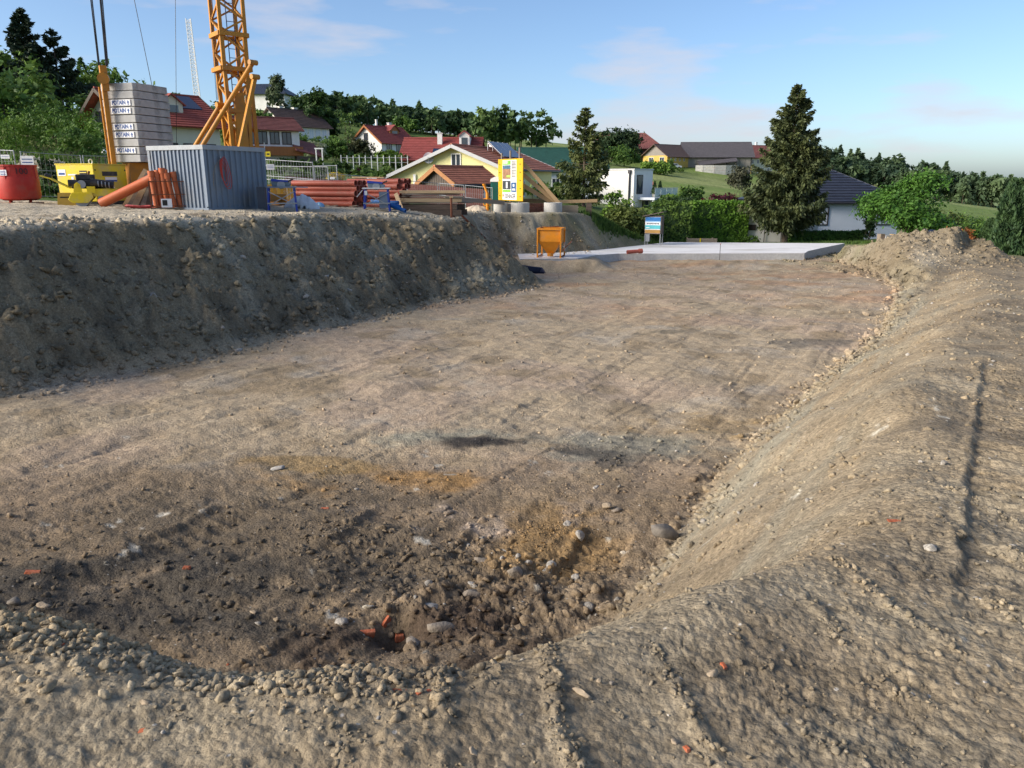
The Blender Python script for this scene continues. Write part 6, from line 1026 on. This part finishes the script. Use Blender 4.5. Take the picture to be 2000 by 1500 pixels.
# concrete rings and goods under the billboard
def ring(px, Y, r, h, label): t = empty('concrete_ring', at(px, 415, Y), 0, label, 'concrete ring', 'concrete rings on the pad edge'); MB().lathe([(r, 0), (r, h), (r*.82, h), (r*.82, .05)], 26).build('ring', M_conc, t, True)
ring(977, 44.6, .38, .54, 'narrow concrete ring at the left under the billboard'); ring(991, 45.4, .36, .52, 'narrow concrete ring second from the left under the billboard'); ring(1016, 44.4, .52, .56, 'wide concrete ring under the billboard lettering'); ring(1080, 44.9, .52, .56, 'wide concrete ring carrying the foot of the timber props')
t = empty('plank', (0, 0, 0), 0, 'fresh plank laid across the two narrow concrete rings', 'plank'); MB().bar(at(968,399,44.6,.57), at(1003,398,45.2,.57), .25, .05).build('board', K_beam, t)
t = empty('tile_stack', at(1048,416,45.4), 0, 'dark red clay drain tiles stacked between the wide concrete rings', 'tile stack'); mb = MB(); rd = random.Random(2)
for i in range(6):
    for j in range(9): mb.tube((-.42+j*.105+.05*(i % 2), rd.uniform(-.06, .0), .05+i*.09), (-.42+j*.105+.05*(i % 2), .4, .05+i*.09), .05, n=8, hollow=.7)
o = mb.build('drain_tiles', mat('clay_dark', (.13, .045, .035), .85, var=.3), t); o['kind'] = 'stuff'
for k in range(6): t = empty('stacked_board', at(1042,398,48.2,.5+k*.075), R(4), 'rust-brown board, %s from the bottom, in the stack behind the timber props' % ORD[k], 'board', 'boards behind the props'); MB().box((0, 0, 0), (1.7, .3, .055)).build('wood', mat('board_rust', (.20, .10, .055), .85, var=.25), t)
t = empty('pallet_base', at(1042,412,48.2), R(4), 'timber base under the rust-brown board stack', 'base'); MB().b2((-.8, -.15, 0), (.8, .15, .46)).build('block', K_lumd, t)
for k in range(7): t = empty('stacked_board', at(1112,416,45.9,.03+k*.066), R(-3+k), 'pale grey board, %s from the bottom, in the low stack right of the rings' % ORD[k], 'board', 'boards right of the rings'); MB().box((.02*(k % 3), 0, 0), (.95, .35, .05)).build('wood', K_lumg, t)
t = empty('timber_beam', (0, 0, 0), 0, 'long pale beam lying towards the spruce behind the rings', 'beam'); MB().bar(P(1092,394,46.1), P(1166,392,46.4), .16, .18).build('beam', K_beam, t); t2 = empty('beam_trestle', at(1150,405,46.3), 0, 'low block carrying the end of the long pale beam', 'trestle'); MB().b2((-.15, -.15, -.2), (.15, .15, max(.2, P(1150,396,46.3).z-t2.location.z-.01))).build('block', K_lumd, t2)
# odds and ends on the right
for i, (px, w, h, m, lb) in enumerate(((1719, .28, .62, K_lumg, 'tall wooden crate left of the orange can'), (1731, .42, .55, M_fascia, 'grey panelled crate behind the spoil heap'), (1743, .25, .60, K_lumber, 'narrow wooden crate right of the orange can'))):
    q = at(px, 474, 49.5); t = empty('wooden_crate', q, R(8), lb, 'crate'); MB().b2((-w/2, -.2, 0), (w/2, .2, h)).build('box', m, t); 
    for z in (.12, h*.5, h-.08): MB().b2((-w/2-.012, -.215, z), (w/2+.012, -.202, z+.09)).build('slat', m, t)
q = at(1738, 474, 49.1); t = empty('fuel_can', q, 0, 'orange fuel can between the small crates', 'can'); MB().b2((-.14, -.1, 0), (.14, .1, .30)).build('body', mat('can_orange', (.65, .09, .02), .5), t, bevel=.03); MB().tube((.06, 0, .3), (.06, 0, .36), .03).build('cap', K_blk, t); MB().bar((-.1, 0, .33), (.02, 0, .33), .03).build('handle', K_blk, t)
cloth('tarpaulin', 'dark blue tarpaulin bundle behind the spoil heap', 'tarpaulin', Vector((P(1820,450,41).x, 41, P(1820,456,41).z)), .38, .3, .26, mat('tarp_dark', (.02, .028, .05), .5), 5)
# ---------------------------------------------------------------- loose clods and stones
import bmesh
def ico(sub):
    b = bmesh.new(); bmesh.ops.create_icosphere(b, subdivisions=sub, radius=1); b.verts.ensure_lookup_table(); V = np.array([v.co[:] for v in b.verts]); F = np.array([[v.index for v in f.verts] for f in b.faces]); b.free(); return V, F
_IC = {k: ico(k) for k in (1, 2)}
SOIL = bpy.data.materials['soil']
def clods(name, label, x, y, size, sub=1, tint=1.0, sink=.35, flat=.75, light=0):
    V0, F0 = _IC[sub]; n = len(x); k = len(V0); z = gfine(x, y); A = rng.normal(size=(n, 3, 3))*.16+np.eye(3); A[:, 2, 2] *= flat
    VV = np.repeat(V0[None], n, 0)
    for q_ in range(4 if sub == 1 else 8): nn = rng.normal(size=(n, 3)); nn /= np.linalg.norm(nn, axis=1, keepdims=True); dd = np.einsum('nkj,nj->nk', VV, nn); VV = VV-np.maximum(dd-rng.uniform(.35, .8, (n, 1)), 0)[..., None]*nn[:, None]
    bump = 1+.14*rng.normal(size=(n, k, 1)) if sub == 1 else 1+.06*rng.normal(size=(n, k, 1)); W_ = np.einsum('nkj,nij->nki', VV, A)*bump*size[:, None, None]
    th = rng.uniform(0, 6.28, n); c, s_ = np.cos(th)[:, None], np.sin(th)[:, None]; X_ = W_[..., 0]*c-W_[..., 1]*s_; Y_ = W_[..., 0]*s_+W_[..., 1]*c
    V = np.stack([X_+x[:, None], Y_+y[:, None], W_[..., 2]+(z+size*(flat*(1-2*sink)))[:, None]], -1).reshape(-1, 3); F = (F0[None]+(np.arange(n)*k)[:, None, None]).reshape(-1, 3)
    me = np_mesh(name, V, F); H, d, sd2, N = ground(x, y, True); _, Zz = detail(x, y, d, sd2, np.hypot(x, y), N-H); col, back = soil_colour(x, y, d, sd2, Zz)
    col = col*(tint*rng.uniform(.82, 1.22, n))[:, None]; pale = rng.random(n) < light; col[pale] = np.array((.37, .34, .295))*rng.uniform(.75, 1.1, (pale.sum(), 1))
    C = np.ones((n*k, 4), np.float32); C[:, :3] = np.repeat(col, k, 0); C[:, 3] = 0; at_ = me.attributes.new('soil', 'FLOAT_COLOR', 'POINT'); at_.data.foreach_set('color', C.ravel())
    o = mesh_obj(name, me, SOIL); tag(o, label); o['kind'] = 'stuff'; return o
def along(pts, n, spread, bias=0):
    P_ = np.array(pts); seg = np.linalg.norm(np.diff(P_, axis=0), axis=1); cum = np.r_[0, np.cumsum(seg)]; t = rng.uniform(0, cum[-1], n); i = np.clip(np.searchsorted(cum, t)-1, 0, len(seg)-1); f = (t-cum[i])/seg[i]; q = P_[i]+(P_[i+1]-P_[i])*f[:, None]; dv = (P_[i+1]-P_[i])/seg[i][:, None]; nv = np.stack([-dv[:, 1], dv[:, 0]], 1); o = rng.normal(bias, spread, n); q = q+nv*o[:, None]; return q[:, 0], q[:, 1]
def sz(n, lo, hi, p=2.6): return lo+(hi-lo)*rng.uniform(0, 1, n)**p
LEFTF = FOOT[27:35]; RIGHTF = FOOT[4:16]
def face(n, lo, hi):
    x, y = along(LEFTF, n, .01); o = rng.uniform(lo, hi, n); nx, ny = -.86, .51; return x+nx*o, y+ny*o
x, y = along(LEFTF, 3400, .34, -.1); clods('clods', 'crumbled clods along the foot of the dark cut bank', x, y, sz(3400, .008, .10, 4.2), 1, .95, .45, light=.015)
x, y = face(5200, .2, 4.0); clods('clods', 'clods and stones studding the dark cut bank', x, y, sz(5200, .015, .13, 4), 1, 1.0, .5, light=.02)
x, y = along(LEFTF, 1500, 1.1, -3.9); clods('clods', 'stones along the top edge of the cut bank', x-.0, y, sz(1500, .008, .06, 3.8), 1, .92, light=.02)
x, y = along(RIGHTF, 3000, .24, -.15); clods('clods', 'crumbled clods along the foot of the right-hand slope', x, y, sz(3000, .006, .06, 4), 1, 1.0, .4, light=.02)
n = 4600; t_ = rng.uniform(0, 1, n)**1.3; x, y = along(RIGHTF, n, .01); o = rng.uniform(.1, 3.2, n); x, y = x+.83*o, y-.56*o; clods('clods', 'pebbles and crumbs on the right-hand slope', x, y, sz(n, .004, .034, 4)*(1+y*.03), 1, 1.02, .42, light=.05)
n = 9500; x = -2.7+2.5*rng.uniform(0, 1, n)**1.25; y = 2.60+rng.normal(0, .17, n)+.12*np.sin(x*3); clods('clods', 'loose clod berm along the near edge of the pit', x, y, sz(n, .004, .026, 2.6), 1, 1.12, .3)
n = 230; x = -2.6+2.6*rng.uniform(0, 1, n)**1.2; y = 2.60+rng.normal(0, .15, n); clods('clods', 'fist-sized clods on the near edge of the pit', x, y, sz(n, .016, .036, 2.2), 2, 1.12, .3)
n = 9000; x = rng.uniform(-2.6, 3.6, n); y = rng.uniform(1.3, 4.4, n); q = fbm(x*2.1, y*2.1, 3, 201)+.25*fbm(x*7, y*7, 2, 202); k = q > rng.uniform(-.25, .45, n); clods('clods', 'fine crumbs scattered over the trodden foreground', x[k], y[k], sz(k.sum(), .002, .011, 3), 1, 1.08, .35, light=.03)
n = 520; x = rng.uniform(-1.2, 2.8, n); y = rng.uniform(1.4, 4.0, n); clods('clods', 'flat clods pressed into the foreground', x, y, sz(n, .006, .020, 2.2), 2, 1.08, .45, .55, light=.05)
n = 6500; x = rng.uniform(-6, 3, n); y = rng.uniform(4.6, 12.5, n); q = fbm(x*.9, y*.9, 3, 203)+ss(12, 6.5, y)*.5; k = q > rng.uniform(.0, 1.1, n); clods('clods', 'crumbs and gravel on the near pit floor', x[k], y[k], sz(k.sum(), .006, .04, 4), 1, 1.1, .35, light=.07)
n = 5200; x = rng.normal(-.5, 1.0, n); y = rng.normal(7.8, .75, n); k = fbm(x*1.5, y*1.5, 3, 205) > rng.uniform(-.1, .35, n); x, y = x[k], y[k]; n = len(x); clods('gravel', 'patch of pinkish grey gravel on the near pit floor', x, y, sz(n, .006, .016, 1.5), 1, 1.25, .3)
n = 1800; x = rng.uniform(15.5, 24, n); y = rng.normal(36.3, 1.9, n); clods('clods', 'rough clods on the spoil heap', x, y, sz(n, .02, .11, 3), 1, 1.0, .45, light=.02)
n = 900; x = rng.uniform(-2, 7, n); y = 41.2+rng.normal(.5, .5, n)+np.clip(x-2, 0, 9)*.75; clods('clods', 'stones on the sandy bank behind the hopper', x, y, sz(n, .02, .10), 1, 1.1, light=.1)
n = 2600; x = rng.uniform(2.5, 24, n); y = rng.uniform(5, 38, n); k = (x > .45*y-.5) & (x < .95*y); clods('clods', 'stones lying about on the right-hand ground', x[k], y[k], sz(k.sum(), .006, .045, 3.6), 1, 1.0, .42, light=.04)
n = 2200; x = rng.uniform(-6, 14, n); y = rng.uniform(12, 40, n); k = foot_dist(x, y) < -.2; clods('clods', 'small stones on the far pit floor', x[k], y[k], sz(k.sum(), .01, .05, 3), 1, 1.0, light=.05)
n = 30000; x = rng.uniform(-1.4, 3.0, n); y = rng.uniform(1.3, 4.2, n); bar_ = np.abs(((x+y*.18+fbm(x*1.5, y*1.5, 2, 51)*.10)*2.6) % 1-.5); k = (bar_ < .10) & (fbm(x*1.3, y*1.3, 2, 53)+.3*fbm(x*6, y*6, 2, 54) > .05) & (foot_dist(x, y) > 1.2); clods('clods', 'ridges of crumbs squeezed up between track marks in the foreground', x[k], y[k], sz(k.sum(), .003, .017, 2.6), 1, 1.05, .35)
n = 700; x = rng.uniform(14.5, 19.5, n); y = 41.2+(x-14.5)*1.2+rng.normal(0, .6, n); clods('clods', 'soil spilt over the right end of the slab', x, y, sz(n, .02, .10, 3), 1, 1.0, .2)
n = 900; x = rng.normal(-.1, .85, n); y = rng.normal(6.5, .75, n); k = foot_dist(x, y) < .1; clods('rubble', 'broken rubble half buried in the near corner of the pit', x[k], y[k], sz(k.sum(), .010, .075, 2.8), 2, 1.1, .55, .7, light=.06)
x, y = along(RIGHTF, 900, .16, -.1); clods('clods', 'larger clods fallen to the foot of the right-hand slope', x, y, sz(900, .02, .10, 3)*(.7+y*.03), 2, 1.0, .4)
n = 900; x = rng.uniform(-6.5, -.2, n); y = rng.normal(6.2, .9, n); k = foot_dist(x, y) < .2; clods('clods', 'dark damp crumbs in the left of the near hollow', x[k], y[k], sz(k.sum(), .008, .05, 2.6), 1, 1.0, .4)
# single stones and brick pieces that stand out
brickm = mat('brick_orange', (.42, .115, .05), .95, var=.25, scale=30, bump=.5, dirt=(.2, .14, .1), dirt_amt=.7); stone_g = mat('stone_grey', (.17, .15, .125), .9, var=.35, scale=14, bump=.6, bscale=25, dirt=(.30, .25, .19), dirt_amt=.6); stone_t = mat('stone_tan', (.33, .26, .18), .95, var=.25, scale=16, bump=.7, bscale=30); stone_w = mat('stone_white', (.42, .39, .34), .95, var=.2, scale=20, dirt=(.24, .19, .14), dirt_amt=.8, bump=.5); mortar = mat('mortar_pale', (.25, .21, .165), .95, var=.3, scale=14, bump=.6, bscale=40, dirt=(.16, .12, .09), dirt_amt=.8)
def pix_ground(px, py):
    u = (px-1000)/FPX; v = (750-py)/FPX; dx, dy, dz = u, CT+v*ST, v*CT-ST; ts = np.concatenate([np.arange(1, 14, .02), np.arange(14, 60, .1)]); h = ground(dx*ts, dy*ts); i = np.argmax(h > EYE+dz*ts); return dx*ts[i], dy*ts[i]
def stone(name, label, px, py, w, d, h, m, seed, rz=0, angular=True, sink=.42, cat=None, yaw=0):
    x, y = pix_ground(px, py); z = float(gfine(x, y)[0]); rd = np.random.default_rng(seed); V, F = _IC[2]; V = V.copy()
    if angular:
        for k in range(13): nn = rd.normal(size=3); nn /= np.linalg.norm(nn); c = rd.uniform(.30, .62); dd = V@nn; V = V-np.maximum(dd-c, 0)[:, None]*nn[None]
    V *= 1+.05*rd.normal(size=(len(V), 1)); V = V*np.array((w, d, h))*.45; me = np_mesh(name, V, F); o = mesh_obj(name, me, m); o.location = (x, y, z+h*(.5-sink)); o.rotation_euler = (rd.uniform(-.2, .2), rd.uniform(-.2, .2), yaw); tag(o, label, cat or 'stone'); return o
def chunk(name, label, px, py, dims, m, seed, yaw, tilt=.15, sink=.62, cat='brick'):
    x, y = pix_ground(px, py); z = float(gfine(x, y)[0]); rd = random.Random(seed); mb = MB(); mb.box((0, 0, 0), dims); mb.v = [tuple(c*(1+rd.uniform(-.35, .12)) for c in v) for v in mb.v]; o = mb.build(name, m, bevel=min(dims)*.12); o.location = (x, y, z+dims[2]*(.5-sink)); o.rotation_euler = (rd.uniform(-tilt, tilt), rd.uniform(-tilt, tilt), yaw); tag(o, label, cat); return o
stone('stone_block', 'large grey stone block stuck in the foot of the right-hand slope', 1300, 1062, .46, .34, .34, stone_g, 3, sink=.2); stone('stone', 'tan stone on the floor above the track ruts', 1183, 996, .24, .2, .15, stone_t, 5); stone('stone', 'pinkish stone beside the tan stone above the track ruts', 1206, 1000, .2, .17, .13, mortar, 6)
stone('stone', 'grey boulder on the berm at the left edge', 22, 1182, .17, .14, .14, stone_g, 7, sink=.2); stone('clod_boulder', 'big brown clod right of the grey boulder on the berm', 88, 1190, .2, .13, .12, stone_t, 8, sink=.2, cat='clod'); stone('clod_boulder', 'small pale clod balanced on the berm near the left edge', 72, 1150, .07, .06, .055, stone_t, 9, sink=-.2, cat='clod'); stone('stone', 'flat tan stone tipped on top of the berm', 540, 1212, .085, .045, .085, stone_t, 10, sink=.15); stone('clod_boulder', 'rounded clod left of the tipped stone on the berm', 495, 1200, .13, .1, .07, stone_t, 11, cat='clod')
stone('stone', 'angular tan stone in the middle of the berm face', 310, 1258, .10, .05, .06, stone_t, 12, sink=.2, yaw=.4); stone('stone', 'white pebble below the tipped stone on the berm', 506, 1256, .028, .02, .02, stone_w, 13); stone('stone', 'pale stone slab on the left of the berm', 95, 1262, .13, .08, .04, mortar, 14); stone('stone', 'pale clod in the left foreground below the berm', 285, 1375, .08, .05, .04, stone_t, 15)
stone('mortar_chunk', 'pale rectangular mortar block at the bottom of the pit corner', 868, 1217, .42, .2, .2, mortar, 3, yaw=.2, cat='rubble'); stone('mortar_chunk', 'grey mortar chunk left of the pale block in the pit corner', 806, 1246, .26, .22, .2, mortar, 4, yaw=.6, cat='rubble'); stone('mortar_chunk', 'whitish lime lump above the pale block in the pit corner', 843, 1176, .34, .22, .10, stone_w, 16, cat='rubble'); stone('mortar_chunk', 'round grey rubble lump on the pit floor left of the ruts', 1010, 1122, .34, .26, .16, mortar, 17, cat='rubble'); stone('mortar_chunk', 'pale rubble lump left of the round grey one', 945, 1078, .30, .22, .12, mortar, 18, cat='rubble'); stone('mortar_chunk', 'low pale rubble lump beside a dark pebble', 918, 1150, .36, .26, .12, mortar, 19, cat='rubble')
stone('roof_slab_piece', 'whitish flat slab piece on the dark left floor', 538, 911, .42, .24, .06, stone_w, 5, yaw=.6, cat='rubble')
chunk('brick_piece', 'orange brick piece beside the rotten hole in the pit corner', 715, 1216, (.15, .08, .06), brickm, 6, .3); chunk('brick_piece', 'tilted orange brick fragment at the rim of the rotten hole', 752, 1192, (.13, .07, .05), brickm, 7, 1.0, .5); chunk('brick_piece', 'small orange brick end right of the rotten hole', 778, 1201, (.10, .09, .08), brickm, 8, .2)
chunk('brick_piece', 'flat orange brick shard trodden into the right foreground', 1756, 1025, (.12, .035, .012), brickm, 9, -.15, .05); chunk('brick_piece', 'long orange brick smear in the centre foreground', 781, 1357, (.05, .02, .008), brickm, 10, -.1, .05); chunk('brick_piece', 'orange brick crumb in the centre foreground, left of the last', 818, 1365, (.022, .018, .014), brickm, 11, .7); chunk('brick_piece', 'rightmost orange brick crumb of the centre foreground row', 838, 1360, (.016, .02, .014), brickm, 12, .2)
chunk('brick_piece', 'orange brick crumb beside the big foreground clod', 1414, 1297, (.02, .03, .022), brickm, 13, .3); chunk('brick_piece', 'orange brick crumb at the bottom edge', 1342, 1452, (.018, .028, .016), brickm, 14, .4); chunk('brick_piece', 'orange brick crumb on the berm', 124, 1277, (.016, .02, .014), brickm, 15, .1); chunk('brick_piece', 'orange brick crumb below the berm', 445, 1301, (.018, .024, .016), brickm, 16, .1); chunk('brick_piece', 'orange brick crumb in the left foreground', 277, 1423, (.024, .018, .012), brickm, 17, .1); chunk('brick_piece', 'bright orange brick crumb on the dark pit floor', 634, 988, (.09, .06, .04), brickm, 18, .1); chunk('brick_piece', 'orange brick shard on the dark floor at the left', 66, 1128, (.16, .06, .04), brickm, 19, .1); chunk('brick_piece', 'orange brick shard near the middle of the dark floor', 364, 1110, (.07, .06, .05), brickm, 20, .1)
stone('clod_boulder', 'big squarish clod in the foreground beside an orange crumb', 1390, 1318, .075, .07, .05, stone_t, 21, sink=.25, cat='clod'); stone('stone', 'elongated tan stone in the centre foreground', 1138, 1354, .10, .038, .035, stone_t, 22, sink=.2, yaw=-.5); stone('clod_boulder', 'upright clod above the elongated stone', 1172, 1330, .04, .035, .045, stone_t, 23, sink=.2, cat='clod'); stone('stone', 'dark flat stone right of the upright clod', 1194, 1334, .03, .02, .04, stone_g, 24, sink=.2); stone('stone', 'white stone on the right-hand slope shoulder', 1774, 696, .11, .09, .10, stone_w, 25); stone('stone', 'brown stone at the foot of the far right slope', 1694, 614, .45, .3, .26, stone_t, 26); stone('stone', 'white pebble in the right foreground', 1306, 1386, .022, .018, .016, stone_w, 27); stone('stone', 'round pale pebble at the right edge of the foreground', 1922, 1336, .025, .02, .018, stone_w, 28); stone('clod_boulder', 'rounded clod at the bottom edge of the foreground', 1318, 1438, .05, .045, .03, stone_t, 29, cat='clod'); stone('clod_boulder', 'pale clod at the bottom centre', 925, 1476, .05, .06, .03, stone_t, 30, cat='clod')
print('tris', sum(sum(len(p.vertices)-2 for p in o.data.polygons) for o in S.objects if o.type == 'MESH' and len(o.data.polygons) < 40000), 'big', [(o.name, len(o.data.polygons)) for o in S.objects if o.type == 'MESH' and len(o.data.polygons) >= 40000])
